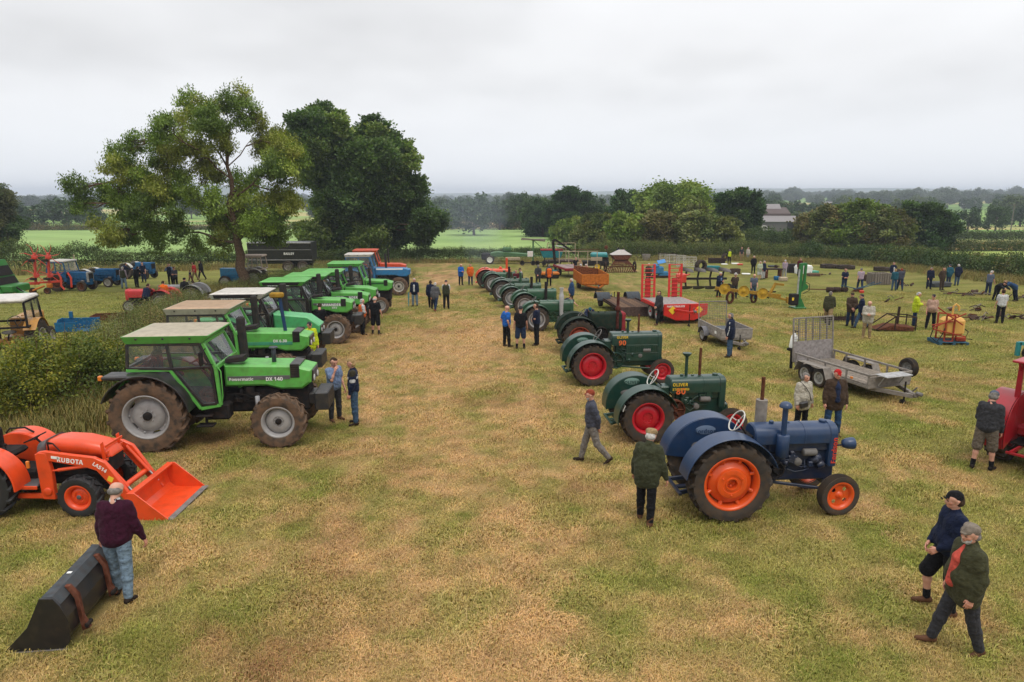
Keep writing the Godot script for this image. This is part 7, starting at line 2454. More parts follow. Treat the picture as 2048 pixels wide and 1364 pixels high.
# the odds and ends set out for sale on the grass, right of the lane
func build_lots() -> void:
	var rub := paint("old_rubber")
	var white := paint("white_print")
	for d in [[V(35.69, -2.54, -76.87), 0.95, "large worn tractor tyre lying flat, left of the pair by the hedge"], [V(36.85, -2.48, -75.3), 0.9, "large worn tractor tyre lying flat, right of the pair by the hedge"], [V(39.19, -2.39, -72.34), 0.8, "worn tractor tyre lying flat behind the grey crate"], [V(39.0, -2.28, -68.95), 0.7, "smaller worn tyre flat beside the white shirted man"]]:
		var o := put("tractor_tyre", tyre(d[1], 0.42, d[1] * 0.62, 18), rub, self, Transform3D(Basis(Vector3.RIGHT, PI / 2.0), d[0] + V(0, 0.21, 0)))
		tag(o, d[2], "tyre", "tyres laid on the grass by the bramble hedge")
	for d in [[V(28.01, -2.97, -89.97), 0.5, 0.24, "black tyre stack upright beside the dark jacket at the hedge"], [V(19.8, -2.36, -71.64), 0.62, 0.3, "fat dark tyre standing on edge behind the plough"]]:
		tag(put("tyre", tyre(d[1], d[2] * 2.0, d[1] * 0.55, 0), paint("road_rubber"), self, Transform3D(Basis(Vector3.UP, 0.3), d[0] + V(0, d[1], 0))), d[3], "tyre")
	# crates and boxes: [place, size, turn, material, name, label]
	var wood := paint("grey_plank")
	var dkw := paint("dark_plank")
	for d in [[V(31.06, -1.9, -57.58), V(1.5, 0.95, 1.0), 0.1, wood, "slatted_crate", "big grey slatted timber crate right of the pink shirted man"], [V(31.86, -1.99, -60.43), V(1.2, 0.55, 0.7), 0.0, dkw, "iron_crate", "dark open iron crate left of the grey timber crate"], [V(25.66, -2.83, -85.8), V(1.8, 0.6, 0.8), 0.0, dark_iron(), "hay_feeder", "low dark barred feeder near the far hedge"], [V(22.56, -2.28, -68.95), V(0.8, 0.5, 0.6), 0.0, dkw, "dark_crate", "small dark crate behind the white hatted man"]]:
		var t := thing(d[4], d[5], "crate", d[0], d[2])
		var s: Vector3 = d[1]
		for sd in [-1.0, 1.0]:
			slats(t, "slat", V(-s.x / 2, 0.02, sd * s.z / 2), V(-s.x / 2, s.y, sd * s.z / 2), V(s.x, 0, 0), 7, s.x / 9.0, d[3])
			slats(t, "end_slat", V(sd * s.x / 2, 0.02, -s.z / 2), V(sd * s.x / 2, s.y, -s.z / 2), V(0, 0, s.z), 4, s.z / 6.0, d[3])
		put("base", S().box(V(0, 0.04, 0), V(s.x, 0.06, s.z), 0.01).bar(V(-s.x / 2, s.y, s.z / 2), V(s.x / 2, s.y, s.z / 2), 0.05, 0.05), d[3], t)
	for d in [[V(28.86, -2.32, -70.27), V(1.1, 0.9, 0.8), dark(), "black square box left of the green log splitter", "box"], [V(29.44, -2.28, -68.95), V(1.5, 0.85, 1.0), white, "white round topped box behind the green log splitter", "box"], [V(34.8, -1.83, -55.39), V(1.7, 0.4, 0.9), paint("slate_paint"), "low dark slate box between the navy and brown coated men", "box"], [V(30.35, -2.28, -68.95), V(1.2, 0.3, 0.7), paint("tray_green"), "turquoise green shallow tray right of the white box", "tray"], [V(29.15, -2.17, -65.86), V(1.1, 0.28, 0.7), paint("earthy_plank"), "brown shallow wooden tray in front of the green tray", "tray"], [V(23.89, -2.03, -61.45), V(0.45, 0.35, 0.4), paint("box_blue"), "blue and white bag near the work table", "bag"], [V(24.08, -1.99, -60.43), V(0.7, 0.35, 0.5), paint("cream_paint"), "cream cardboard box on the grass near the work table", "box"], [V(25.78, -2.74, -82.91), V(0.7, 0.1, 0.5), white, "white sheet of board lying by the far hedge", "board"], [V(27.41, -2.77, -83.85), V(0.9, 0.12, 0.6), white, "long white panel lying by the shorts man at the hedge", "board"], [V(27.35, -2.71, -81.99), V(0.6, 0.18, 0.5), paint("hay_red"), "small red box beside the long white panel", "box"], [V(23.24, -2.23, -67.68), V(0.8, 0.12, 0.5), white, "white sack spread on the grass by the suited man", "sack"], [V(29.94, -2.59, -78.5), V(0.9, 0.2, 0.6), paint("slate_paint"), "flat slate coloured lid lying behind the woman in white", "lid"], [V(21.47, -2.41, -73.06), V(1.6, 0.5, 0.7), paint("drill_teal"), "teal green bench box behind the plough", "box"]]:
		var t := thing(d[4], d[3], d[4], d[0], rng.randf_range(-0.3, 0.3))
		var s: Vector3 = d[1]
		put("shell", S().prism([Vector2(-s.x * 0.46, 0), Vector2(s.x * 0.46, 0), Vector2(s.x * 0.5, s.y * 0.75), Vector2(s.x * 0.42, s.y), Vector2(-s.x * 0.42, s.y), Vector2(-s.x * 0.5, s.y * 0.75)], -s.z / 2, s.z / 2, minf(0.06, s.y * 0.2)), d[2], t)
		put("rim", S().box(V(0, s.y * 0.72, 0), V(s.x * 1.02, s.y * 0.07, s.z * 1.03), 0.008), d[2], t)
	# work table and piles of old iron
	var tb := thing("work_table", "low iron work table behind the grey haired woman in white", "table", V(24.33, -2.1, -63.58), 0.05)
	put("top", S().box(V(0, 0.85, 0), V(1.6, 0.12, 0.7), 0.02), dark_iron(), tb)
	for x in [-0.65, 0.65]:
		put("leg", S().box(V(x, 0.42, 0), V(0.2, 0.8, 0.5), 0.02), rusty(), tb)
	var kinds := [rusty(), dark_iron(), dkw, wood]
	for d in [[V(30.02, -2.17, -65.86), 9, "small heap of pale iron bits on the grass, before the big tyres", 0.9], [V(25.43, -1.21, -36.58), 12, "scatter of rusty chains and iron on a board by the white shirt man", 1.3], [V(27.39, -1.22, -36.96), 12, "heap of rusty harrow parts right of the white shirted man", 1.2], [V(32.92, -1.6, -48.39), 10, "line of dark iron rods and chain on the grass", 1.6], [V(32.33, -1.64, -49.71), 6, "long pale pipes and bars laid out on the grass", 1.8], [V(25.39, -1.48, -44.8), 4, "two dark planks lying on open grass", 1.3], [V(26.93, -1.33, -40.29), 10, "dark iron beam and bracket on the grass behind the sprayer", 1.8], [V(42.7, -1.99, -60.43), 10, "stack of long weathered timber boards at the bramble hedge", 2.4], [V(31.91, -1.81, -54.97), 10, "grey tangled wire netting heap right of the couple", 0.9], [V(28.51, -2.59, -78.5), 8, "low heap of dark scrap behind the suited man", 1.0], [V(30.17, -2.54, -76.87), 7, "scrap iron bars left of the black box", 1.0], [V(23.59, -2.83, -85.8), 8, "long dark rails laid along the far hedge", 2.4], [V(33.98, -1.64, -49.71), 8, "bundle of pale wire on the grass left of the checked shirt", 1.0], [V(34.09, -1.5, -45.36), 8, "iron bedstead pieces by the bending man in blue", 1.2]]:
		var t := thing("scrap_heap", d[2], "scrap", d[0], 0.1)
		var wide: float = d[3]
		for i in d[1]:
			var g := S()
			var a := V(rng.randf_range(-1, 1) * wide * 0.6, 0.06 + rng.randf() * 0.22, rng.randf_range(-0.35, 0.35))
			var l := wide * rng.randf_range(0.2, 0.6)
			var dir := V(1, rng.randf_range(-0.12, 0.2), rng.randf_range(-0.5, 0.5)).normalized()
			match i % 4:
				0, 1:
					g.bar(a - dir * l * 0.5, a + dir * l * 0.5, rng.randf_range(0.04, 0.12), rng.randf_range(0.03, 0.08))
				2:
					g.disc(a, V(rng.randfn(), 1, rng.randfn()), rng.randf_range(0.1, 0.22), 0.06, 14)
				3:
					g.tube([a - dir * l * 0.4, a + V(0, 0.15, 0), a + dir * l * 0.4], 0.025, 6)
			put("iron_piece" if i % 4 > 1 else "bar", g, kinds[(i + d[1]) % 4], t)
	# a teal implement cut by the right edge
	var ti := thing("teal_cultivator", "teal implement with dark wheel at the right edge", "cultivator", V(20.2, -0.87, -26.25), 0.0)
	put("frame", S().bar(V(-0.25, 0.1, 0), V(-0.25, 0.65, 0), 0.14, 0.14).bar(V(-0.25, 0.6, 0), V(1.2, 0.5, 0), 0.14, 0.14).bar(V(0.6, 0.5, 0), V(0.6, 0.0, 0.2), 0.1, 0.1), paint("compressor_teal"), ti)
	small_wheel(ti, V(0.05, 0.26, 0.2), 0.26, 0.16, dark())

func overcast() -> ImageTexture:
	var w := 1024
	var h := 512
	var im := Image.create(w, h, false, Image.FORMAT_RGBF)
	var f := FastNoiseLite.new()
	f.seed = 8
	f.frequency = 1.0
	f.fractal_octaves = 5
	for j in h:
		var up := (0.5 - (j + 0.5) / h) * PI
		var sy := sin(up)
		for i in w:
			var a := (i + 0.5) / w * TAU
			var c := Color(0.7, 0.73, 0.77)
			if sy > 0.0:
				# a flat cloud deck seen in perspective
				var k := 1.0 / (sy + 0.16)
				var n := f.get_noise_3d(sin(a) * cos(up) * k * 0.55, cos(a) * cos(up) * k * 0.55, 3.0)
				var m := f.get_noise_3d(sin(a) * cos(up) * k * 1.5 + 20.0, cos(a) * cos(up) * k * 1.5, 9.0)
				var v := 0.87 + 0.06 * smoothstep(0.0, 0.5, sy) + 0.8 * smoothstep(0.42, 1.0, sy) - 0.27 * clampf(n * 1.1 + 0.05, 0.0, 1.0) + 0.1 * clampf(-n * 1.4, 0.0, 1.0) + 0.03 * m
				var t := smoothstep(0.0, 0.2, sy)
				c = Color(0.9, 0.925, 0.96).lerp(Color(v * 0.985, v * 0.995, v * 1.015), t)
			im.set_pixel(i, j, c * 0.81)
	return ImageTexture.create_from_image(im)

func _ready() -> void:
	# camera, sky, sun, exposure
	var cam := Camera3D.new()
	cam.name = "camera"
	cam.position = V(0, 5.4, 0)
	cam.rotation_degrees = V(-12, 0, 0)
	cam.fov = 53.1
	cam.near = 0.1
	cam.far = 9000.0
	add_child(cam)
	cam.current = true
	var env := Environment.new()
	env.background_mode = Environment.BG_SKY
	env.tonemap_mode = Environment.TONE_MAPPER_LINEAR
	env.tonemap_exposure = 1.3
	env.sdfgi_enabled = true
	env.ssao_enabled = true
	env.ssil_enabled = true
	env.fog_enabled = true
	env.fog_density = 0.00034
	env.fog_light_color = Color(0.86, 0.9, 0.96)
	env.volumetric_fog_enabled = true
	env.volumetric_fog_density = 0.0
	var sky := Sky.new()
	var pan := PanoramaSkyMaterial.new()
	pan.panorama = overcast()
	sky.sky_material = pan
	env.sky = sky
	var we := WorldEnvironment.new()
	we.name = "environment"
	we.environment = env
	add_child(we)
	var sun := DirectionalLight3D.new()
	sun.name = "sun"
	sun.light_energy = 0.34
	sun.light_color = Color(1.0, 0.97, 0.92)
	sun.light_angular_distance = 28.0
	sun.rotation_degrees = V(-62, 24, 0)
	sun.shadow_enabled = true
	add_child(sun)
	nz.seed = 4
	nz.frequency = 0.02
	nz.fractal_octaves = 3
	rng.seed = 77

	build_fields()
	build_woods()
	build_tractors()
	build_trailers()
	build_machines()
	build_lots()
	build_people()
	# drifting exhaust smoke over the middle of the field
	for d in [[-3.2, 2.4, -78.0, 5.0, 5.0, 5.0, 0.016], [-5.0, 5.5, -88.0, 9.0, 7.5, 7.0, 0.014], [-8.5, 7.0, -100.0, 17.0, 11.0, 10.0, 0.009]]:
		var fog := FogVolume.new()
		fog.name = numbered("smoke")
		fog.shape = RenderingServer.FOG_VOLUME_SHAPE_ELLIPSOID
		fog.size = V(d[3], d[4], d[5])
		fog.position = V(d[0], land(d[0], d[2]) + d[1], d[2])
		var fm := FogMaterial.new()
		fm.density = d[6]
		fm.albedo = Color(0.88, 0.93, 1.0)
		fog.material = fm
		add_child(fog, true)
		stuff(fog)
		tag(fog, "thin blue exhaust smoke drifting over the far end of the field", "smoke", "drifting exhaust smoke")

func build_woods() -> void:
	var lime := leafy("ash", 1, 1, 1)
	# the open ash that leans to the left
	tree("ash_tree", "open crowned yellow green ash tree with bare limbs behind the green tractors", "tree", V(-20.82, -1.74, -52.59), 0.45, 4.2, [[0.4, 14.4, -1.6, 0.68], [-0.3, 13.8, 0.3, 0.76], [0.7, 13.1, -0.8, 0.91], [-2.6, 13.7, 0.6, 0.68], [-1.4, 13.1, 0.8, 0.91], [-4.5, 12.7, -2.6, 0.76], [-2.8, 12.5, -2.9, 1.06], [-0.5, 12.5, 2.0, 1.14], [1.6, 12.6, -1.4, 0.76], [2.3, 11.7, -1.6, 0.83], [-3.5, 11.7, 3.0, 1.06], [-0.9, 11.3, -0.2, 1.14], [-6.2, 10.8, 2.0, 0.83], [-4.7, 10.8, -0.1, 0.98], [-2.4, 10.8, 0.8, 1.06], [1.4, 10.8, -2.1, 0.91], [-8.2, 9.7, 0.8, 0.91], [-7.5, 9.0, 2.2, 0.98], [-5.6, 9.8, 0.1, 0.91], [-3.8, 9.9, 1.4, 0.91], [-1.9, 9.8, 1.0, 0.98], [-8.7, 8.5, -2.6, 0.83], [-6.2, 8.6, 1.5, 0.91], [-4.3, 8.7, 0.5, 0.98], [-2.4, 8.7, -1.2, 1.06], [-0.5, 8.3, -2.8, 1.06], [-10.9, 7.6, 2.2, 0.83], [-9.7, 7.4, -0.2, 0.91], [-7.8, 7.2, 1.3, 1.06], [-5.2, 7.4, 2.3, 1.14], [-3.3, 7.6, 1.3, 1.14], [-1.4, 6.9, 2.5, 1.21], [0.5, 6.5, -0.6, 1.14], [-10.4, 6.5, 1.8, 0.76], [-8.5, 6.0, -0.3, 0.98], [-6.2, 5.9, 2.6, 1.14], [-4.3, 6.0, 2.3, 1.14], [-2.4, 5.7, -2.4, 1.06], [-0.5, 5.3, -2.2, 1.06], [-9.5, 4.1, -1.7, 0.91], [-8.0, 4.6, 2.8, 1.06], [-6.6, 4.1, -0.4, 0.98], [-4.3, 4.6, 0.8, 0.83], [-1.4, 4.1, -1.2, 0.91], [0.5, 4.6, 0.0, 0.91], [-3.8, 3.4, -0.7, 0.68], [-1.9, 3.4, -0.9, 0.68], [3.9, 10.8, 0.5, 0.98], [4.7, 9.9, 0.5, 0.91], [5.3, 10.1, 2.4, 0.53], [3.3, 9.8, 1.1, 0.98], [4.1, 8.7, 2.6, 0.91], [3.1, 8.5, 2.1, 0.83], [5.1, 8.9, 2.9, 0.49], [3.7, 7.4, 1.0, 1.14], [2.8, 6.7, -2.0, 0.98], [4.5, 6.5, 2.2, 0.83], [2.8, 5.1, 2.8, 1.14], [4.1, 5.3, 2.4, 0.83], [2.3, 4.1, 0.4, 0.83], [3.5, 4.1, 1.3, 0.68], [1.4, 5.5, -1.7, 0.91]], 250, [12, 0.3, 0.2, 0.075, 0.75], 0.95, lime, [Color(0.21, 0.29, 0.06), Color(0.29, 0.35, 0.08), Color(0.16, 0.23, 0.055), Color(0.27, 0.29, 0.065), Color(0.13, 0.19, 0.05)], 31, V(-0.4, 0, 0), paint("ash_bark"), "", 9, 1.2)
	var deep := leafy("oak", 1, 1, 1)
	tree("oak_tree", "tall dark green oak tree standing in the far hedge behind the ash", "tree", V(-18.57, -3.01, -91.07), 0.75, 3.0, [[-6.2, 19.5, -2.4, 0.98], [-7.7, 18.7, -3.6, 1.18], [-6.4, 18.2, -0.9, 1.84], [-4.8, 17.9, -3.1, 1.44], [-9.7, 17.5, -3.9, 0.92], [-8.9, 15.9, -0.9, 1.58], [-6.8, 16.4, 3.8, 2.23], [-2.8, 17.0, 2.7, 1.44], [-3.9, 15.9, 2.4, 2.23], [0.3, 17.0, -2.5, 1.71], [1.4, 16.5, 0.3, 1.05], [2.6, 14.8, -2.0, 1.71], [-0.7, 14.8, -2.9, 2.49], [4.2, 14.2, -3.5, 1.44], [-3.2, 13.6, -2.6, 2.76], [-6.4, 13.6, 3.8, 2.63], [1.8, 12.8, 3.0, 2.49], [5.2, 12.3, 2.8, 1.44], [-0.7, 11.7, 2.7, 3.02], [-4.3, 10.9, -2.8, 3.02], [-7.2, 10.4, -1.7, 2.49], [3.4, 10.4, 1.1, 2.49], [6.0, 9.4, 2.1, 1.58], [0.9, 8.8, 3.2, 2.89], [-2.3, 8.2, 3.4, 2.76], [-5.6, 7.8, -3.7, 2.63], [4.5, 7.8, 1.0, 2.36], [1.8, 6.0, 1.5, 2.63], [-1.5, 5.3, 0.1, 2.63], [-4.8, 5.3, -2.9, 2.63], [-7.2, 4.5, -0.2, 2.23], [5.1, 5.3, -3.7, 2.1], [7.5, 5.3, 3.9, 1.97], [9.5, 4.9, 3.3, 1.18], [6.7, 3.7, 0.4, 1.84], [3.4, 3.4, -1.8, 2.23], [0.1, 2.9, 3.7, 2.23], [-3.2, 2.9, 0.7, 2.23], [-6.4, 2.6, 3.4, 1.97], [-4.8, 1.4, 3.1, 1.18], [-1.5, 1.4, 0.1, 1.31]], 210, [10, 0.45, 0.34, 0.24, 0.2], 1.0, deep, [Color(0.12, 0.19, 0.07), Color(0.165, 0.24, 0.08), Color(0.095, 0.155, 0.062), Color(0.2, 0.27, 0.09)], 32, Vector3.ZERO, null, "", 5)
	# near trees cut by the left edge
	tree("oak_tree", "dark tree cut off by the left edge of the view", "tree", V(-70.46, -3.04, -92.2), 0.4, 1.5, dome(10.6, 8.0, 0.8, 26, 33), 200, [11, 0.42, 0.24, 0.15, 0.2], 1.0, deep, [Color(0.05, 0.085, 0.026), Color(0.07, 0.1, 0.03), Color(0.075, 0.08, 0.03)], 34)
	# hedgerow trees right of the middle: [place, h, w], clear, hues, label, leaves
	var gold := [Color(0.18, 0.255, 0.0525), Color(0.24, 0.3, 0.0675), Color(0.15, 0.21, 0.0525)]
	var dk := [Color(0.0525, 0.105, 0.033), Color(0.075, 0.128, 0.039), Color(0.048, 0.09, 0.033)]
	var olive := [Color(0.15, 0.18, 0.0525), Color(0.195, 0.21, 0.0675), Color(0.112, 0.15, 0.045)]
	var red := [Color(0.15, 0.14, 0.05), Color(0.14, 0.16, 0.05), Color(0.19, 0.165, 0.06)]
	for d in [[[V(28.36, -3.95, -121.32), 11.5, 13.3], 2.0, gold, "loose light green ash with pale limbs in the hedge clump", 22, 130],
		[[V(41.7, -4.17, -129.03), 11.4, 9.4], 1.5, dk, "dark round oak at the right end of the hedge clump", 20, 150],
		[[V(26.09, -4.91, -157.47), 11.5, 9.4], 1.0, dk, "dark domed oak left of the light green ash", 18, 140],
		[[V(14.86, -5.18, -169.08), 11.9, 13.5], 1.5, dk, "dark spreading oak with a ragged top right of the crop field", 20, 130],
		[[V(8.36, -5.61, -188.88), 10.2, 11.0], 1.0, dk, "dark tree at the corner of the crop field", 16, 130],
		[[V(23.16, -3.64, -111.1), 6.5, 7.3], 0.2, red, "orange tinged hawthorn bush low in the hedge clump", 16, 170],
		[[V(29.64, -3.64, -111.1), 6.8, 8.9], 0.2, olive, "olive green bush under the light green ash", 16, 170],
		[[V(32.76, -3.55, -108.01), 5.4, 6.3], 0.2, olive, "rounded bush under the dark round oak", 14, 170],
		[[V(18.71, -3.64, -111.1), 6.1, 7.3], 0.2, gold, "light green bush below the dark domed oak", 14, 160],
		[[V(15.81, -4.11, -127.03), 6.3, 8.3], 0.2, olive, "olive bush left of the light green bush", 14, 160],
		[[V(11.99, -4.52, -142.16), 5.1, 8.3], 0.2, gold, "yellowish bush at the edge of the crop field", 14, 150],
		[[V(7.97, -5.75, -196.17), 5.3, 8.0], 0.2, [Color(0.1, 0.125, 0.06), Color(0.12, 0.14, 0.07)], "grey green rounded bush by the crop field", 12, 150],
		[[V(52.5, -3.79, -116.02), 7.4, 8.5], 0.2, red, "brownish hawthorn left of the big bushes on the right", 16, 160],
		[[V(57.33, -3.74, -114.34), 8.2, 10.8], 0.3, gold, "tall light green bushy tree in the right hand clump", 20, 150],
		[[V(60.01, -3.64, -111.1), 6.5, 8.1], 0.2, red, "brown tinged bush in the middle of the right hand clump", 16, 160],
		[[V(69.83, -3.84, -117.74), 7.9, 9.6], 0.2, dk, "dark green rounded tree at the right of the clump", 20, 160]]:
		var p: Array = d[0]
		tree("hedge_tree", d[3], "tree", p[0], maxf(0.12, p[1] * 0.028), p[1] * 0.15, dome(p[1] * 0.93, p[2], d[1], d[4], 40 + int(p[1] * 10)), d[5], [10, 0.45, 0.34, 0.23, 0.2], 1.0 + p[1] * 0.02, deep, d[2], 50 + d[4], Vector3.ZERO, null, "trees and bushes of the hedgerow clumps", 3)
	# single trees in the fields beyond
	var near_leaf := [paint("leaf_mid"), paint("leaf_dark"), paint("leaf_pale")]
	for d in [[[V(-11.02, -5.82, -199.95), 11.1, 13.3], 0, 0, "spreading oak standing alone in the crop field behind the smoke"],
		[[V(-172.01, -6.57, -248.01), 8.8, 13.3], 1, 1, "rounded dark tree left of the pair across the crop field"],
		[[V(-162.44, -6.63, -253.0), 10.6, 12.1], 0, 0, "broad oak right of the rounded tree across the crop field"],
		[[V(-200.01, -7.2, -323.39), 12.8, 12.6], 0, 1, "domed tree behind the broad oak on the left"],
		[[V(-218.49, -7.23, -330.18), 11.0, 11.9], 2, 1, "small dark tree behind the pair on the left"],
		[[V(-227.06, -7.17, -316.75), 9.9, 9.2], 2, 2, "pale tree far left beyond the crop field"],
		[[V(-154.86, -6.69, -258.11), 7.0, 7.5], 3, 0, "low tree seen through the left boughs of the ash"],
		[[V(-26.74, -6.63, -253.0), 10.2, 14.7], 1, 0, "wide tree right behind the dark oak"],
		[[V(-21.78, -6.8, -268.74), 11.0, 11.7], 2, 1, "tree left of the lone field oak"],
		[[V(-4.4, -6.63, -253.0), 10.2, 12.8], 4, 0, "round headed tree at the top corner of the crop field"],
		[[V(2.99, -6.69, -258.11), 12.6, 10.1], 2, 1, "taller domed tree at the top edge of the crop field"],
		[[V(6.31, -6.31, -229.12), 10.7, 10.0], 5, 0, "twiggy tree beside the taller domed tree"],
		[[V(-0.78, -6.8, -268.74), 8.4, 9.7], 1, 2, "thin pale tree with brown top at the crop field edge"],
		[[V(24.53, -5.9, -203.83), 10.7, 8.9], 3, 1, "dark tree in the gap left of the domed oak"],
		[[V(114.68, -7.17, -316.75), 10.3, 13.7], 4, 1, "dark tree left behind the barn"],
		[[V(127.85, -7.23, -330.18), 10.3, 13.4], 2, 0, "round tree behind the barn roof"],
		[[V(143.18, -7.28, -344.2), 9.7, 12.4], 0, 1, "tree right behind the brick shed"],
		[[V(156.32, -7.29, -351.43), 8.7, 15.2], 4, 0, "spreading tree beyond the brick shed"],
		[[V(145.42, -6.18, -220.29), 7.5, 9.6], 0, 1, "dark oak standing in the pasture on the right"],
		[[V(163.5, -6.38, -233.69), 8.5, 9.1], 2, 0, "taller tree right of the pasture oak"],
		[[V(150.0, -6.44, -238.36), 6.4, 6.9], 4, 0, "small tree left of the pasture oak"],
		[[V(214.23, -7.0, -291.61), 7.9, 12.7], 1, 1, "tree at the right edge of the pasture"],
		[[V(111.02, -6.8, -268.74), 6.1, 8.9], 1, 2, "pale bush tree before the brick shed roof"]]:
		var p: Array = d[0]
		far_tree(d[3], p[0], p[1], p[2], d[1], near_leaf[d[2]], "single trees in the fields beyond", p[1] * 7.0)
	# rows of trees towards the horizon
	var r := RandomNumberGenerator.new()
	r.seed = 9
	var kinds := ["mid green", "dark green", "pale green"]
	var nth := "first second third fourth fifth sixth seventh eighth ninth tenth eleventh twelfth thirteenth fourteenth fifteenth sixteenth seventeenth eighteenth nineteenth twentieth".split(" ")
	for line in [[-420.0, -300.0, -560.0, 11, 12.0, "on the far left"], [-130.0, -330.0, 70.0, 10, 11.0, "past the crop field"], [60.0, -330.0, 330.0, 20, 12.0, "behind the barn"], [200.0, -460.0, 560.0, 20, 14.0, "on the right hand rise"], [-300.0, -560.0, 260.0, 20, 14.0, "in the far middle"]]:
		for i in line[3]:
			var x: float = lerpf(line[0], line[2] if line[2] > line[0] else line[0] + 300.0, (i + r.randf() * 0.9) / line[3])
			var z: float = line[1] - r.randf() * 90.0 - absf(x) * 0.12
			var h: float = line[4] * r.randf_range(0.55, 1.1)
			far_tree("%s tree, %s from left in the hazy row %s" % [kinds[i % 3], nth[i], line[5]], on(x, z), h, h * r.randf_range(0.9, 1.5), r.randi() % 6, near_leaf[i % 3], "hazy trees " + line[5], r.randf() * TAU)
	# woods near the horizon read as one mass
	var buf := PackedFloat32Array()
	for i in 1900:
		var z := -760.0 - 1500.0 * pow(r.randf(), 1.3)
		var x := r.randf_range(-0.85, 0.85) * -z
		var belt := nz.get_noise_2d(x * 0.12, z * 0.4)
		if x > -z * 0.2:
			belt += 0.3
		if belt < 0.12 and i % 6:
			continue
		var h := r.randf_range(5.0, 13.0) * (1.0 + 0.6 * r.randf() * r.randf())
		buf.append_array(row(Transform3D(Basis(Vector3.UP, r.randf() * TAU) * Basis.from_scale(V(h * 1.5, h, h * 1.5)), on(x, z, -0.5)), Color(0.06, 0.09, 0.04).lerp(Color(0.11, 0.14, 0.06), r.randf())))
	stuff(scatter("woodland", self, stock[3][1], buf, leafy("ash", 1, 1, 1)))
	tag(get_child(get_child_count() - 1), "hazy woods and hedgerow trees in belts towards the horizon", "woodland")

	var ol := leafy("hedge", 1, 1, 1)
	var near_hues := [Color(0.05, 0.08, 0.022), Color(0.075, 0.1, 0.028), Color(0.12, 0.14, 0.03), Color(0.2, 0.19, 0.03), Color(0.09, 0.11, 0.03)]
	hedge("overgrown near hedge of bramble and thorn behind the first green tractor", [Vector2(-17.5, -12.5), Vector2(-14.0, -16.0), Vector2(-13.0, -19.0), Vector2(-14.2, -22.5)], 3.0, [2.0, 2.1, 2.1, 1.7], 5200, 0.62, ol, near_hues, 61, [12, 0.3, 0.15, 0.085, 0.1], 0.3)
	hedge("thin weedy hedge with seed heads behind the green tractors' cabs", [Vector2(-14.2, -22.5), Vector2(-16.2, -29.0), Vector2(-18.5, -37.0), Vector2(-22.0, -47.0)], 2.4, [1.7, 1.9, 1.4, 1.0], 4200, 0.55, ol, [Color(0.12, 0.14, 0.05), Color(0.16, 0.16, 0.07), Color(0.09, 0.11, 0.04), Color(0.22, 0.17, 0.08)], 62, [12, 0.34, 0.13, 0.04, 0.0], 0.5)
	hedge("weedy patch of nettles and saplings at the foot of the ash", [Vector2(-21.0, -50.0), Vector2(-18.5, -58.0), Vector2(-15.0, -68.0)], 3.2, [1.1, 1.4, 1.3], 2400, 0.6, ol, [Color(0.12, 0.15, 0.05), Color(0.17, 0.19, 0.07), Color(0.09, 0.12, 0.04)], 63, [12, 0.34, 0.13, 0.05, 0.0], 0.5)
	hedge("taller ragged hedge along the crop field on the left", [Vector2(-75.0, -64.0), Vector2(-52.0, -69.5), Vector2(-43.0, -74.0)], 2.6, [3.6, 3.4, 2.6], 3600, 0.95, ol, [Color(0.045, 0.075, 0.025), Color(0.065, 0.09, 0.03), Color(0.09, 0.115, 0.035)], 64, [11, 0.34, 0.17, 0.08, -0.5], 0.35)
	hedge("trimmed hedge along the crop field behind the blue tractors", [Vector2(-43.0, -74.0), Vector2(-30.0, -78.5), Vector2(-19.0, -85.0)], 2.2, [2.4, 2.0, 1.9], 3400, 0.85, ol, [Color(0.045, 0.075, 0.025), Color(0.065, 0.09, 0.03), Color(0.08, 0.1, 0.035)], 65, [11, 0.34, 0.17, 0.08, -0.3], 0.3)
	hedge("clipped dark hedge across the far end of the lane", [Vector2(-19.0, -85.5), Vector2(-9.5, -91.0), Vector2(-1.6, -93.5), Vector2(9.0, -95.0)], 2.2, [1.7, 1.65, 1.6, 1.7], 4200, 0.75, ol, [Color(0.04, 0.068, 0.022), Color(0.06, 0.085, 0.026), Color(0.07, 0.095, 0.03)], 66, [11, 0.34, 0.17, 0.09, 0.0], 0.22)
	hedge("thick mixed hedge behind the white gates", [Vector2(9.0, -95.0), Vector2(16.0, -98.5), Vector2(26.0, -96.5), Vector2(33.0, -96.0), Vector2(39.5, -94.0)], 3.2, [2.0, 2.3, 2.3, 2.4, 2.2], 5200, 0.85, ol, [Color(0.06, 0.085, 0.028), Color(0.085, 0.11, 0.035), Color(0.11, 0.12, 0.04), Color(0.07, 0.1, 0.03)], 67, [11, 0.36, 0.17, 0.1, 0.0], 0.4)
	hedge("bulky dark bramble hedge along the right side of the field", [Vector2(39.5, -94.0), Vector2(43.5, -84.5), Vector2(45.5, -76.5), Vector2(46.5, -68.5), Vector2(46.8, -60.0), Vector2(45.5, -52.0)], 4.0, [2.0, 2.1, 2.2, 2.0, 2.0, 2.0], 8200, 0.9, ol, [Color(0.04, 0.07, 0.028), Color(0.055, 0.085, 0.032), Color(0.075, 0.105, 0.036), Color(0.13, 0.125, 0.05)], 68, [11, 0.36, 0.18, 0.12, 0.0], 0.4)
	hedge("second hedge beyond the bramble with brown grass between", [Vector2(52.0, -112.0), Vector2(64.0, -114.0), Vector2(90.0, -118.0), Vector2(130.0, -122.0)], 3.0, [2.0, 1.9, 1.8, 1.8], 3600, 1.1, ol, [Color(0.06, 0.085, 0.03), Color(0.085, 0.105, 0.035), Color(0.1, 0.12, 0.04)], 69, [10, 0.4, 0.22, 0.13, 0.0], 0.4)
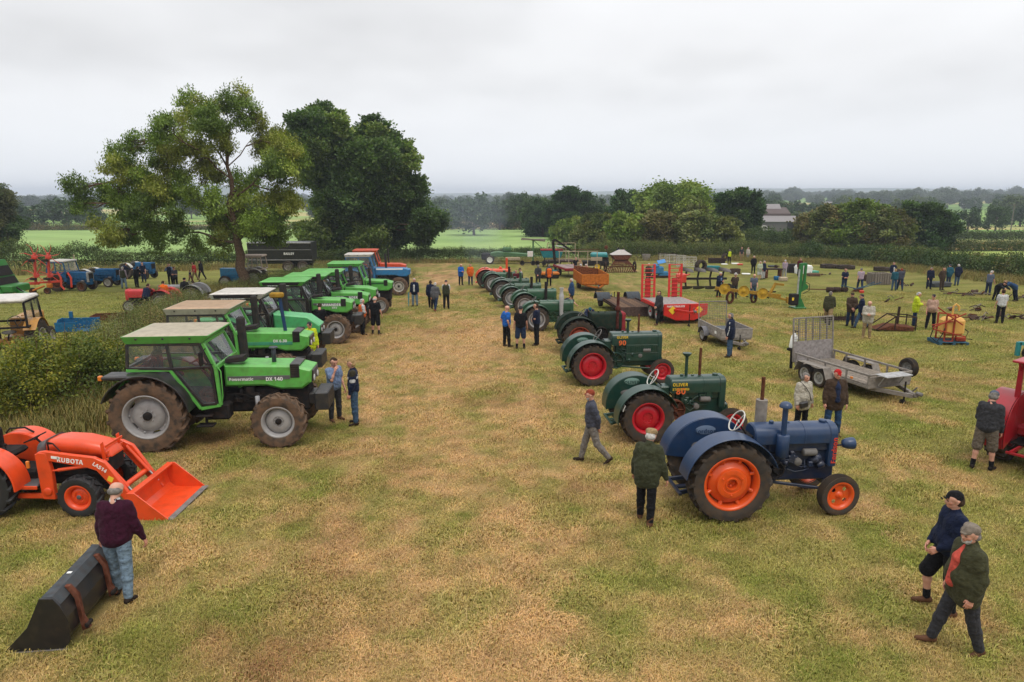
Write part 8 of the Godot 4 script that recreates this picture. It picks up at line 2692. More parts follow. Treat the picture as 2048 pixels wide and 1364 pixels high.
	hedge("dark hedge in front of the barn", [Vector2(36.0, -118.0), Vector2(48.0, -124.0), Vector2(66.0, -128.0)], 5.0, [3.6, 3.8, 3.0], 3200, 1.2, ol, [Color(0.045, 0.075, 0.026), Color(0.06, 0.09, 0.03), Color(0.08, 0.105, 0.035)], 70, [10, 0.4, 0.22, 0.13, 0.0], 0.35)
	hedge("low hedge along the far pasture on the right", [Vector2(84.0, -160.0), Vector2(120.0, -164.0), Vector2(190.0, -172.0)], 3.5, [2.6, 2.4, 2.4], 2600, 1.6, ol, [Color(0.055, 0.08, 0.03), Color(0.075, 0.1, 0.035)], 71, [9, 0.5, 0.26, 0.15, 0.0], 0.35)
	hedge("field boundary hedge at the top of the crop field on the left", [Vector2(-200.0, -240.0), Vector2(-120.0, -246.0), Vector2(-60.0, -252.0), Vector2(5.0, -256.0)], 4.0, [2.0, 1.6, 2.6, 2.4], 3000, 1.9, ol, [Color(0.07, 0.085, 0.035), Color(0.1, 0.095, 0.04), Color(0.16, 0.11, 0.05)], 72, [9, 0.5, 0.26, 0.15, 0.0], 0.5)
	build_farm()

func build_farm() -> void:
	var t := thing("barn", "long grey barn with stepped weathered roof beyond the hedges", "barn", on(86.0, -228.0), -0.08)
	var wall := paint("barn_board")
	var slate := paint("barn_slate")
	put("wall", S().box(V(0, 1.7, 0), V(16.0, 3.4, 0.3), 0.02).box(V(-8.0, 2.2, -5.5), V(0.3, 4.4, 11.0), 0.02).box(V(8.0, 2.2, -5.5), V(0.3, 4.4, 11.0), 0.02), wall, t)
	put("roof", S().prismx([Vector2(-0.6, 3.3), Vector2(-0.6, 3.45), Vector2(5.0, 5.2), Vector2(5.0, 5.0)], -8.6, 8.6, 0.02), slate, t, Transform3D(Basis.from_scale(V(1, 1, 1)) * Basis(Vector3.UP, PI), Vector3.ZERO))
	put("upper_roof", S().prismx([Vector2(5.0, 5.2), Vector2(5.0, 5.9), Vector2(10.5, 7.9), Vector2(12.5, 7.4), Vector2(12.5, 5.2)], -7.0, 6.5, 0.02), paint("barn_rust_roof"), t, Transform3D(Basis(Vector3.UP, PI), Vector3.ZERO))
	put("clerestory_roof", S().prismx([Vector2(9.0, 7.4), Vector2(11.5, 9.0), Vector2(14.0, 8.6), Vector2(14.0, 7.4)], -5.0, 5.5, 0.02), slate, t, Transform3D(Basis(Vector3.UP, PI), Vector3.ZERO))
	put("door", S().box(V(6.2, 1.6, 0.2), V(3.2, 3.2, 0.12), 0.02), dark(), t)
	t = thing("brick_shed", "low red brick shed with dark tiled roof right of the barn", "shed", on(101.0, -226.0), -0.08)
	put("wall", S().box(V(0, 1.4, 0), V(12.0, 2.8, 5.0), 0.02), paint("brick"), t)
	put("roof", S().prismx([Vector2(-2.9, 2.7), Vector2(0, 4.6), Vector2(2.9, 2.7)], -6.3, 6.3, 0.02), paint("old_tile"), t)
	put("door", S().box(V(2.0, 1.2, 2.55), V(2.4, 2.4, 0.1), 0.02), paint("pale_door"), t)
	for i in 3:
		t = thing("parked_van", ["white van parked before the barn", "white car parked left of the barn van", "white trailer parked by the brick shed"][i], "van", on([80.0, 74.0, 94.0][i], -221.0), 0.0, "white vehicles in the farmyard")
		put("body", S().prism([Vector2(-2.2, 0.5), Vector2(-2.2, 2.3), Vector2(1.0, 2.3), Vector2(1.7, 1.3), Vector2(2.3, 1.15), Vector2(2.3, 0.5)], -0.9, 0.9, 0.08), paint("cab_white"), t)
		put("window", S().prism([Vector2(0.3, 1.4), Vector2(0.3, 2.1), Vector2(0.95, 2.1), Vector2(1.45, 1.4)], -0.92, 0.92, 0.0), dark(), t)
		for x in [-1.3, 1.5]:
			for s in [-1.0, 1.0]:
				small_wheel(t, V(x, 0.35, s * 0.8), 0.35, 0.2, dark())
	for d in [[110.0, -205.0, "wooden electricity pole by the brick shed", 8.5], [143.0, -198.0, "wooden electricity pole in the pasture on the right", 9.0]]:
		t = thing("electricity_pole", d[2], "pole", on(d[0], d[1]))
		put("shaft", S().tube([V(0, -0.3, 0), V(0, d[3], 0)], [0.16, 0.11], 8), paint("pole_wood"), t)
		put("crossarm", S().bar(V(-0.7, d[3] - 0.3, 0), V(0.7, d[3] - 0.3, 0), 0.1, 0.12), paint("pole_wood"), t)
	for d in [[255.0, -560.0, 0.2], [420.0, -640.0, -0.2]]:
		t = thing("farmhouse", "small white farmhouse among the distant trees" if d[0] < 300.0 else "grey roofed house at the far right edge", "house", on(d[0], d[1]), d[2])
		put("wall", S().box(V(0, 2.5, 0), V(11.0, 5.0, 6.0), 0.05), paint("cab_white"), t)
		put("roof", S().prismx([Vector2(-3.4, 4.9), Vector2(0, 8.0), Vector2(3.4, 4.9)], -5.8, 5.8, 0.03), slate, t)
		for x in [-3.0, 0.0, 3.0]:
			put("window", S().box(V(x, 3.2, 3.02), V(1.2, 1.3, 0.08), 0.01), dark(), t)

func build_tractors() -> void:
	var white := paint("white_print")
	var gg := "green cab tractors in the left hand row"
	var grey_band := paint("band_grey")
	cab_tractor("green_tractor", "nearest bright green cab tractor with muddy tyres and dusty roof", V(-8.61, -0.54, -16.26), 0.09, {"stripe": grey_band, "stripe_at": 0.38, "text": [["Powermatic", 0.075, 2.0, 1.58], ["DX 140", 0.095, 2.78, 1.572]], "roof_top": paint("roof_tan"), "band": true}, gg)
	cab_tractor("green_tractor", "second green cab tractor with tan roof top and tall tan headed intake pipe", V(-10.1, -0.7, -21.15), 0.09, {"stripe": paint("mint_band"), "stripe_at": 0.3, "text": [["DX 6.30", 0.09, 2.78, 1.64]], "roof_mat": paint("roof_cream"), "roof_top": paint("roof_rust"), "band": true, "intake": false, "beacon": true}, gg)
	var mint := paint("mint_green")
	cab_tractor("green_tractor", "third green tractor with white lettered roof and long sloping bonnet", V(-10.52, -0.83, -25.27), 0.09, {"end": 3.3, "wb": 2.6, "paint": mint, "top": 1.95, "nose": 1.48, "low": 1.15, "vent": false, "post": paint("cab_black"), "roof_mat": paint("roof_white"), "board": "DEUTZ-FAHR", "eaves": 2.55, "intake": false, "stack_w": 0.24, "box": false, "guard": mint}, gg)
	cab_tractor("green_tractor", "fourth green tractor with lettered bonnet, turned front wheel and black roof board", V(-10.52, -1.0, -30.16), 0.09, {"end": 3.4, "wb": 2.7, "stripe": grey_band, "stripe_at": 0.55, "text": [["COMMANDER", 0.12, 2.36, 1.665], ["DX 6", 0.08, 2.6, 1.54]], "board": "DEUTZ - FAHR", "guard": green(), "post": paint("cab_black"), "intake": false}, gg)
	cab_tractor("green_tractor", "fifth green tractor with lettered bonnet close behind the fourth", V(-10.4, -1.09, -33.01), 0.09, {"end": 3.4, "wb": 2.7, "stripe": grey_band, "stripe_at": 0.55, "text": [["COMMANDER", 0.12, 2.36, 1.665], ["DX 6", 0.08, 2.6, 1.54]], "board": "DEUTZ - FAHR", "guard": green(), "post": paint("cab_black"), "intake": false}, gg)
	cab_tractor("green_tractor", "sixth green tractor with open sides and bright green roof", V(-10.35, -1.18, -35.67), 0.09, {"end": 3.2, "wb": 2.5, "glazed": false, "drive": false, "fr": 0.5, "roof": [-0.48, 1.5, 0.86, 0.2], "intake": false, "weights": false, "vent": false}, gg)
	cab_tractor("green_tractor", "seventh green tractor with tall square green roof and slim front wheels", V(-10.13, -1.31, -39.7), 0.09, {"end": 3.15, "wb": 2.45, "drive": false, "fr": 0.5, "roof": [-0.48, 1.46, 0.84, 0.18], "eaves": 2.75, "intake": false, "weights": false, "stripe": paint("deep_green"), "stripe_at": 0.62, "box": false, "stack": V(1.9, 2.7, 0.5), "stack_w": 0.12}, gg)
	var fb := paint("ford_blue")
	cab_tractor("blue_tractor", "big blue cab tractor with white roof and pale grille behind the green row", V(-11.52, -1.63, -49.53), 0.09, {"end": 4.1, "wb": 3.3, "paint": fb, "frame": paint("dark_blue_frame"), "roof_mat": paint("roof_white"), "rims": paint("white_rim"), "stripe": white, "stripe_at": 0.82, "nose": 1.82, "eaves": 2.75, "vent": false, "weights": false, "box": false, "stack": V(2.4, 2.95, 0.15), "stack_w": 0.16, "guard": fb, "intake": false})
	cab_tractor("red_tractor", "orange red cab tractor half hidden behind the blue one", V(-12.23, -1.82, -55.08), 0.09, {"paint": paint("fiat_red"), "eaves": 2.8, "vent": false, "weights": false, "box": false, "stack": V(2.3, 3.1, 0.0), "stack_w": 0.12, "intake": false})
	loader_tractor("bright orange compact tractor with front loader and bucket on the ground", on(-9.66, -12.27), 0.0)
	black_bucket(on(-5.95, -8.38), 0.12)

	# right hand row, old tractors
	var navy := paint("navy_paint")
	var orange := paint("wheel_orange")
	var ivory := paint("ivory_wheel")
	old_tractor("old_tractor", "navy blue vintage tractor with orange wheels, nearest in the right row", V(3.87, -0.4, -12.17), 0.08, {"paint": navy, "rims": orange, "rr": 0.76, "rw": 0.38, "rz": 0.62, "rim_part": 0.64, "rear": "cast", "front": "holes", "fr": 0.4, "wb": 2.12, "steer": 0.08, "hood": [0.62, 2.2, 1.28, 1.62, 0.24, 0.2], "rad_low": 0.82, "engine": paint("navy_dark"), "fittings": paint("navy_dark"), "emblem": ["Fordson", paint("pale_blue_emblem")], "wheel_at": [0.32, 1.7, 0.21, 1.0], "wheel_mat": ivory, "lamp": true, "scuttle_mat": dark(), "pulley": 0.17, "pulley_x": 1.0, "pulley_mat": dark(), "pipes": [[1.12, 0.3, 1.3, 2.05, 0.05, navy, "mushroom"], [1.0, -0.42, 0.9, 2.4, 0.035, rusty(), ""], [1.0, -0.42, 1.3, 1.95, 0.11, galv(), ""]], "text": [["Fordson", 0.1, 2.16, 1.13, paint("red_print"), PI / 2.0]], "seed": 3})
	var og := paint("bottle_green")
	var cherry := paint("cherry_red")
	var yel := paint("decal_yellow")
	var orng := paint("decal_orange")
	var em := paint("green_emblem")
	old_tractor("old_tractor", "dark green vintage tractor with red wheels and open engine, second in the right row", V(3.23, -0.55, -16.6), 0.1, {"paint": og, "rims": cherry, "rr": 0.66, "rw": 0.38, "rz": 0.64, "rim_part": 0.57, "fr": 0.4, "wb": 2.2, "hood": [0.72, 2.12, 1.12, 1.5, 0.26, 0.16], "rad_low": 0.72, "emblem": ["OLIVER", em], "wheel_at": [0.3, 1.5, 0.22, 1.0], "wheel_mat": ivory, "pulley": 0.25, "pulley_x": 0.82, "pulley_mat": paint("bracket_rust"), "pipes": [[1.18, 0.0, 1.5, 2.05, 0.04, og, "funnel"], [1.55, -0.05, 1.5, 2.2, 0.035, rusty(), ""]], "text": [["OLIVER", 0.085, 0.95, 1.34, yel], ["STANDARD", 0.062, 0.97, 1.22, yel], ["80", 0.17, 0.97, 1.17, orng]], "plate": true, "seed": 8, "ga1": 3.3})
	old_tractor("old_tractor", "dark green vintage tractor with louvred side panels and red wheels, third in the right row", V(2.56, -0.74, -22.44), 0.1, {"paint": og, "rims": cherry, "rr": 0.7, "rw": 0.4, "rz": 0.66, "rim_part": 0.6, "fr": 0.42, "wb": 2.4, "hood": [0.75, 2.45, 1.25, 1.66, 0.28, 0.16], "rad_low": 0.75, "panels": true, "emblem": ["OLIVER", em], "wheel_at": [0.3, 1.58, 0.22, 1.0], "pulley": 0.27, "pulley_x": 0.86, "pipes": [[1.35, 0.0, 1.66, 2.05, 0.045, og, "funnel"], [1.72, 0.0, 1.66, 2.25, 0.035, rusty(), ""]], "text": [["OLIVER", 0.085, 1.1, 1.53, yel], ["90", 0.17, 1.1, 1.34, orng]], "seed": 12, "ga1": 3.3})
	var fg := paint("marshall_green")
	var bg := paint("black_green")
	old_tractor("old_tractor", "blackish green single cylinder tractor with brown bulb chimney, fourth in the right row", V(2.67, -0.91, -27.7), 0.08, {"paint": bg, "rims": paint("rim_rust_red"), "rr": 0.72, "rw": 0.36, "fr": 0.42, "wb": 2.1, "hood": [0.55, 1.95, 1.0, 1.62, 0.33, 0.1], "rear": "cast", "wheel_at": [0.2, 1.62, 0.22, 0.8], "pipes": [[1.62, 0.36, 1.0, 2.5, 0.06, paint("chimney_brown"), "bulb"]], "pulley": 0.3, "pulley_x": 0.95, "pulley_mat": dark(), "rad": paint("old_red"), "guard": bg, "seed": 15})
	var gm := "dark green single cylinder tractors in the right hand row"
	var silver := paint("aluminium_paint")
	var mk := [["dark green tractor with tall silver bottle shaped chimney, fifth in the right row", V(1.15, -1.1, -33.36), silver, "bottle"], ["dark green tractor with tall black chimney behind the silver one", V(0.67, -1.29, -39.01), dark(), ""], ["dark green tractor mostly hidden, seventh in the right row", V(-0.06, -1.4, -42.47), dark(), ""], ["dark green tractor with green chimney, eighth in the right row", V(-0.7, -1.52, -45.97), fg, ""], ["dark green tractor with round green filter, ninth in the right row", V(-1.49, -1.7, -51.64), dark(), ""]]
	for i in 5:
		var d: Array = mk[i]
		var deep := mat("marshall_green_%d" % i, Color(0.012, 0.07, 0.032) * [1.0, 1.15, 0.85, 0.7, 1.2][i], "paint")
		old_tractor("old_tractor", d[0], d[1], 0.08, {"paint": deep, "rims": paint("silver_rim"), "rr": 0.62 if i < 3 else 0.68, "rw": 0.4, "rz": 0.6, "rim_part": 0.62, "fr": 0.4, "wb": 1.85, "hood": [0.2, 1.85, 0.98, 1.46, 0.26, 0.2], "rad_low": 0.6, "wheel_at": [-0.1, 1.5, 0.2, 0.9], "scuttle": i % 2 == 0, "pipes": [[1.25, 0.34, 0.75, 1.9 if d[3] == "" else 0.8, 0.085, d[2], d[3]]] + ([[0.9, 0.0, 1.4, 1.55, 0.1, deep, "funnel"]] if i > 2 else []), "pulley": 0.26, "pulley_x": 0.8, "strap": paint("pale_alloy"), "seed": 20 + i}, gm)
	old_tractor("old_tractor", "bright orange vintage tractor with tall orange chimney at the end of the right row", V(-2.12, -1.8, -54.65), 0.08, {"paint": paint("hot_orange"), "rims": dark(), "rr": 0.72, "rw": 0.42, "fr": 0.42, "wb": 1.95, "hood": [0.2, 2.0, 1.0, 1.5, 0.26, 0.18], "wheel_at": [-0.1, 1.55, 0.2, 0.9], "pipes": [[1.7, 0.0, 1.4, 2.35, 0.09, paint("hot_orange"), ""], [1.2, 0.0, 1.4, 1.6, 0.13, paint("hot_orange"), "mushroom"]], "seed": 30})

	# the blue tractors and others in the left hand field
	var old_blue := paint("faded_blue")
	old_tractor("blue_tractor", "blue tractor with dirty white cab roof behind the red hay tedder", V(-34.54, -1.73, -52.36), -0.1, {"paint": old_blue, "rims": rusty(), "rr": 0.7, "rw": 0.36, "fr": 0.4, "fw": 0.22, "wb": 1.9, "hood": [0.75, 2.3, 0.95, 1.45, 0.3, 0.08], "rad": paint("grille_grey"), "cab": true, "cab_box": [-0.7, 0.85, 1.45, 2.2, 0.72], "text": [["", 0.1, 1.6, 1.3, white]], "pipes": [], "seed": 41, "guards": false})
	old_tractor("blue_tractor", "open blue tractor with white mudguards among the people on the left", V(-34.47, -1.83, -55.57), -0.06, {"paint": old_blue, "rims": paint("white_rim"), "rr": 0.7, "rw": 0.36, "fr": 0.4, "wb": 1.9, "hood": [0.7, 2.4, 0.95, 1.45, 0.3, 0.08], "guard": paint("cab_white"), "text": [], "pipes": [[-0.9, 0.3, 0.6, 2.6, 0.05, paint("cream_paint"), ""]], "seed": 42, "guards": false})
	old_tractor("blue_tractor", "blue tractor facing out behind the group of people on the left", V(-35.37, -2.09, -63.38), -0.2, {"paint": old_blue, "rims": dark(), "rr": 0.7, "rw": 0.36, "fr": 0.4, "wb": 1.9, "hood": [0.7, 2.35, 0.95, 1.5, 0.3, 0.08], "guard": paint("cab_white"), "pipes": [], "seed": 43, "guards": false})
	old_tractor("blue_tractor", "blue and cream cab tractor half hidden behind the ash trunk", V(-20.67, -1.82, -55.02), 3.2, {"paint": paint("bright_blue"), "rims": paint("white_rim"), "rr": 0.75, "rw": 0.36, "fr": 0.5, "wb": 2.3, "front": "dish", "hood": [0.8, 2.7, 1.0, 1.55, 0.3, 0.08], "cab": true, "cab_box": [-0.75, 0.85, 1.5, 2.45, 0.72], "cab_mat": paint("cab_cream"), "roof": paint("cab_cream"), "guard": paint("cab_white"), "seed": 44, "guards": false})
	var mf := paint("faded_red")
	old_tractor("red_tractor", "small red vintage tractor facing left with grey wheels in the left field", V(-20.73, -1.34, -40.46), 3.22, {"paint": mf, "rims": paint("silver_rim"), "rr": 0.62, "rw": 0.3, "fr": 0.38, "wb": 1.85, "hood": [0.65, 2.15, 0.85, 1.32, 0.26, 0.14], "engine": dark(), "wheel_at": [0.25, 1.4, 0.2, 0.8], "seed": 45})
	old_tractor("grey_tractor", "small grey vintage tractor behind the red one in the left field", V(-20.31, -1.43, -43.48), 3.22, {"paint": paint("ferguson_grey"), "rims": paint("silver_rim"), "rr": 0.62, "rw": 0.28, "fr": 0.36, "wb": 1.8, "hood": [0.6, 2.05, 0.85, 1.28, 0.25, 0.14], "wheel_at": [0.25, 1.35, 0.2, 0.8], "seed": 46})
	old_tractor("cab_tractor", "black and ochre cab tractor at the left edge, cut off by the frame", V(-18.89, -0.83, -25.27), 1.9, {"paint": paint("cab_ochre"), "rims": paint("white_rim"), "rr": 0.82, "rw": 0.44, "rz": 0.8, "fr": 0.5, "wb": 2.3, "hood": [0.9, 2.8, 1.05, 1.6, 0.32, 0.08], "cab": true, "cab_box": [-0.85, 0.9, 1.5, 2.4, 0.8], "cab_mat": dark(), "roof": paint("roof_white"), "guard": paint("cab_ochre"), "seed": 47, "guards": false})
	# red tractor at the right edge
	var crim := paint("crimson")
	old_tractor("red_tractor", "deep red tractor with roll bar cut off by the right edge", V(11.63, -0.47, -14.17), 0.62, {"paint": crim, "rims": crim, "rr": 0.76, "rw": 0.4, "rz": 0.7, "fr": 0.42, "wb": 2.2, "hood": [0.75, 2.3, 1.05, 1.5, 0.3, 0.12], "bar": crim, "engine": crim, "axle": crim, "wheel_at": [0.3, 1.5, 0.2, 0.9], "seed": 50, "ga1": 3.5})

const HUE := {"navy": Color(0.012, 0.018, 0.045), "black": Color(0.012, 0.012, 0.014), "grey": Color(0.12, 0.12, 0.13), "dgrey": Color(0.045, 0.045, 0.05), "white": Color(0.62, 0.62, 0.62), "cream": Color(0.5, 0.46, 0.38), "green": Color(0.05, 0.055, 0.03), "olive": Color(0.06, 0.06, 0.03), "blue": Color(0.02, 0.13, 0.5), "jean": Color(0.055, 0.1, 0.17), "djean": Color(0.022, 0.04, 0.085), "ljean": Color(0.2, 0.28, 0.36), "brown": Color(0.07, 0.045, 0.03), "tan": Color(0.36, 0.25, 0.13), "khaki": Color(0.32, 0.23, 0.13), "red": Color(0.5, 0.02, 0.02), "orange": Color(0.85, 0.16, 0.02), "yellow": Color(0.6, 0.72, 0.03), "plum": Color(0.045, 0.008, 0.022), "lblue": Color(0.2, 0.28, 0.45), "slate": Color(0.07, 0.075, 0.1), "silver": Color(0.45, 0.44, 0.43), "whair": Color(0.55, 0.53, 0.5), "ghair": Color(0.22, 0.2, 0.18), "bhair": Color(0.05, 0.03, 0.018), "blond": Color(0.4, 0.27, 0.12), "shoe": Color(0.03, 0.02, 0.016), "bshoe": Color(0.14, 0.065, 0.035), "teal": Color(0.02, 0.1, 0.14), "pink": Color(0.45, 0.35, 0.42), "tanshirt": Color(0.5, 0.32, 0.24), "camo": Color(0.16, 0.13, 0.1), "mint": Color(0.45, 0.5, 0.36), "maroon": Color(0.1, 0.012, 0.02), "boot": Color(0.02, 0.025, 0.018), "rust": Color(0.3, 0.06, 0.03), "cap": Color(0.24, 0.2, 0.16), "denim": Color(0.03, 0.07, 0.16), "greyblue": Color(0.12, 0.14, 0.19)}

# ---------------------------------------------------------------- the crowd
func dress(o: Node3D, called: String, g, m: Material) -> void:
	put(called, g, m, o)

func collar(o: Node3D, c: Color) -> void:
	var j := joints("stoop")
	var g := S()
	g.lathe_at(j.neck + j.spine * V(0.005, 0.02, 0), j.spine * V(0.12, 1, 0), [Vector2(0.078, -0.02), Vector2(0.07, 0.015), Vector2(0.062, 0.035), Vector2(0.058, 0.0)], 18)
	dress(o, "collar", g, cloth(c))

# an olive yoke and a white band round a navy top
func bands(o: Node3D) -> void:
	var j := joints("stand")
	for q in [["yoke", [[j.chest + V(-0.015, 0.085, -0.13), j.chest + V(-0.015, 0.085, 0.13), 0.094, 0.094], [j.chest + V(0, 0.03, -0.08), j.chest + V(0, 0.03, 0.08), 0.122, 0.122], [j.arms[0][0], j.arms[0][0].lerp(j.arms[0][1], 0.35), 0.085, 0.078], [j.arms[1][0], j.arms[1][0].lerp(j.arms[1][1], 0.35), 0.085, 0.078]], Color(0.045, 0.04, 0.025)], ["band", [[j.chest + V(0, -0.02, -0.08), j.chest + V(0, -0.02, 0.08), 0.134, 0.134], [j.arms[0][0].lerp(j.arms[0][1], 0.42), j.arms[0][0].lerp(j.arms[0][1], 0.72), 0.078, 0.076], [j.arms[1][0].lerp(j.arms[1][1], 0.42), j.arms[1][0].lerp(j.arms[1][1], 0.72), 0.078, 0.076]], Color(0.62, 0.62, 0.62)]]:
		var f := Flesh.new()
		f.add(q[1], 0.016, 0.02, Color.WHITE)
		put(q[0], f.mesh(), cloth(q[2]), o, Transform3D(Basis.from_scale(Vector3.ONE * 1.022), Vector3.ZERO))

# the shirt seen where a coat hangs open
func shirt_front(o: Node3D, c: Color) -> void:
	var pk: String = last_pose
	var j := joints(pk)
	var fat: float = poses[pk].get("fat", 0.02)
	var f := Flesh.new()
	var s: Basis = j.spine
	f.add([[j.waist + s * V(0.085 + fat * 1.55, -0.12, 0), j.chest + s * V(0.09 + fat * 0.5, 0.0, 0), 0.075, 0.07], [j.chest + s * V(0.09 + fat * 0.5, 0.0, 0), j.neck + s * V(0.035, -0.02, 0), 0.07, 0.05]], 0.018, 0.03, Color.WHITE)
	put("shirt", f.mesh(), cloth(c), o)

func bag(o: Node3D) -> void:
	put("shoulder_bag", S().box(V(0.2, 0.84, 0.02), V(0.09, 0.17, 0.25), 0.03), paint("bag_leather"), o, Transform3D(Basis(Vector3.RIGHT, 0.15), V(0, 0, 0.0)))
	put("strap", S().tube([V(0.2, 0.9, -0.08), V(0.19, 1.1, -0.02), V(0.15, 1.28, 0.1), V(0.02, 1.38, 0.15), V(-0.12, 1.2, 0.08)], 0.009, 5), dark(), o)

func umbrella(o: Node3D) -> void:
	put("furled_umbrella", S().tube([V(0.12, 0.9, 0.34), V(0.13, 0.75, 0.36), V(0.15, 0.1, 0.38), V(0.15, 0.0, 0.38)], [0.02, 0.05, 0.025, 0.008], 8), paint("umbrella_teal"), o)

func pack(o: Node3D) -> void:
	put("hi_vis_pack", S().box(V(-0.22, 1.2, 0), V(0.22, 0.55, 0.4), 0.09).box(V(-0.26, 0.85, 0), V(0.2, 0.3, 0.34), 0.09), cloth(Color(0.85, 0.16, 0.02)), o)

func sleeve_stripe(o: Node3D) -> void:
	var j := joints("arms_down")
	for i in 2:
		var a: Array = j.arms[i]
		var out := V(0.0, 0.03, 0.07 if i else -0.07)
		put("sleeve_stripe", S().tube([a[0] + out, a[0].lerp(a[1], 0.5) + out * 1.02, a[1] + out * 0.95, a[2] + out * 0.8], 0.02, 6), cloth(Color(0.62, 0.62, 0.62)), o)

var last_pose := ""

func build_people() -> void:
	var o: Node3D
	o = person("man in plum jumper and pale jeans bending over the black bucket", V(-5.62, -0.29, -8.89), 95, "stoop", "long plum trousers ljean shoe shoe bald:ghair", 1.76, 0.016)
	collar(o, Color(0.62, 0.62, 0.62))
	o = person("man in light blue shirt with hand at his chin beside the nearest green tractor", V(-4.81, -0.59, -17.79), -40, "chin", "tee lblue trousers dgrey shoe bshoe hair:bhair", 1.78, 0.016)
	o = person("fair haired youth in banded olive, white and navy top", V(-4.19, -0.57, -17.42), 190, "stand", "long navy trousers jean shoe shoe fringe_hair:blond", 1.8, 0.016)
	bands(o)
	o = person("man in faded red cap and grey polo walking left between the old tractors", V(1.78, -0.48, -14.48), 178, "walk_back", "long slate trousers ghair shoe shoe cap:rust+beard:whair", 1.74, 0.016)
	o = person("man in dark green wax coat and pale flat cap looking at the navy tractor", V(2.4, -0.38, -11.39), 62, "stoop", "coat green trousers black boot bshoe flat_cap:tan+hair:whair", 1.76, 0.016)
	o = person("grey haired woman in cream jacket with black shoulder bag", V(7.39, -0.55, -16.65), -70, "arms_down", "coat cream trousers black shoe shoe long_hair:ghair", 1.6, 0.016)
	bag(o)
	o = person("man in bright red cap and open brown coat beside the woman in cream", V(8.09, -0.54, -16.43), -95, "arms_down", "coat brown trousers denim shoe bshoe cap:red+hair:whair", 1.74, 0.016)
	shirt_front(o, Color(0.02, 0.03, 0.07))
	o = person("man in grey hooded top and camouflage shorts at the red tractor", V(10.3, -0.46, -14.07), 38, "hoodie", "long dgrey shorts camo shoe black cap:greyblue+hair:ghair socks:black", 1.78, 0.016)
	o = person("man in black cap, navy fleece and black shorts at the lower right", V(6.01, -0.28, -8.56), 172, "step_up", "long navy shorts black shoe bshoe cap:black+hair:bhair socks:black", 1.8, 0.016)
	o = person("man in brown flat cap, olive jacket and coral shirt at the lower right", V(5.66, -0.25, -7.7), 178, "stride", "coat olive trousers dgrey shoe bshoe flat_cap:cap+hair:ghair+beard:whair", 1.74, 0.016)
	shirt_front(o, Color(0.62, 0.1, 0.07))
	o = person("man in full yellow hi-vis suit between the second and third green tractors", V(-7.38, -0.81, -24.42), -60, "stand", "coat yellow trousers yellow shoe shoe cap:dgrey", 1.74, 0.02)
	o = person("dark haired man in black polo behind the turned front wheel", V(-8.43, -0.97, -29.5), 100, "look_down", "tee black trousers black shoe shoe hair:bhair", 1.8, 0.022)
	o = person("white haired man in orange waistcoat and white shirt by the fourth tractor", V(-7.09, -1.05, -31.84), 30, "folded", "vest orange trousers black shoe shoe hair:whair+beard:whair under:white", 1.72, 0.02)
	o = person("white haired man in black polo shirt and black shorts by the row", V(-6.47, -1.05, -31.84), 80, "arms_down", "tee black shorts black shoe shoe bald:whair socks:black", 1.84, 0.02)
	o = person("dark haired man in green waistcoat behind the fifth bonnet", V(-8.11, -1.24, -37.71), -100, "stand", "vest green trousers jean shoe shoe hair:bhair under:slate", 1.78, 0.03)
	o = person("man in pale blue shirt leaning at the sixth tractor", V(-9.15, -1.22, -36.83), -70, "reach", "tee lblue trousers jean shoe shoe hair:bhair", 1.74, 0.03)
	o = person("man in black jumper beside the slim front wheel of the seventh tractor", V(-7.76, -1.4, -42.42), -85, "pockets", "long black trousers dgrey shoe shoe hair:bhair", 1.8, 0.022)
	o = person("bald man in navy jacket and light jeans walking with a furled umbrella", V(-6.13, -1.41, -42.68), -95, "stand", "coat navy trousers ljean shoe shoe hair:whair", 1.78, 0.022)
	umbrella(o)
	shirt_front(o, Color(0.62, 0.62, 0.62))
	o = person("man in navy coat walking away up the lane", V(-5.01, -1.38, -41.69), 85, "walk", "coat navy trousers black shoe shoe hair:bhair", 1.76, 0.022)
	o = person("white haired man in grey and black jacket walking up the lane", V(-4.6, -1.34, -40.51), 70, "walk", "coat grey trousers djean shoe rust hair:whair", 1.74, 0.022)
	o = person("man in olive waistcoat with sleeves rolled, back turned in the lane", V(-4.03, -1.37, -41.45), 90, "hold", "vest green trousers black shoe shoe cap:dgrey under:white bare:1", 1.76, 0.022)
	o = person("man in bright blue jacket at the far end of the lane", V(-4.26, -1.87, -56.68), -60, "hold", "coat blue trousers black shoe shoe bald:whair", 1.78, 0.03)
	o = person("man in open orange hi-vis coat beside the man in bright blue", V(-3.46, -1.87, -56.68), -80, "pockets", "coat orange trousers djean shoe shoe hair:bhair", 1.78, 0.03)
	o = person("stout man in green waistcoat and pink sleeves by the blue tractors", V(-30.7, -1.77, -53.76), 95, "stand_fat", "vest green trousers ljean shoe shoe hair:whair under:pink", 1.74, 0.03)
	o = person("man in black coat stooping towards the blue tractor", V(-30.15, -1.8, -54.56), 80, "reach", "coat black trousers black shoe shoe hair:bhair", 1.76, 0.03)
	o = person("man in navy leaning over the open blue tractor", V(-33.57, -1.94, -58.79), 60, "reach", "coat navy trousers djean shoe shoe hair:bhair", 1.76, 0.03)
	o = person("man half hidden behind the last blue tractor on the left", V(-32.03, -1.95, -59.21), -90, "stand", "tee navy trousers djean shoe shoe hair:bhair", 1.76, 0.03)
	o = person("man in dark waistcoat holding a telephone to his ear", V(-28.46, -1.87, -56.68), -90, "phone", "vest navy trousers black shoe shoe hair:bhair under:lblue", 1.8, 0.03)
	o = person("man in dark polo shirt in front of the man telephoning", V(-26.81, -1.79, -54.16), -90, "hold", "tee slate trousers black shoe shoe hair:bhair", 1.72, 0.03)
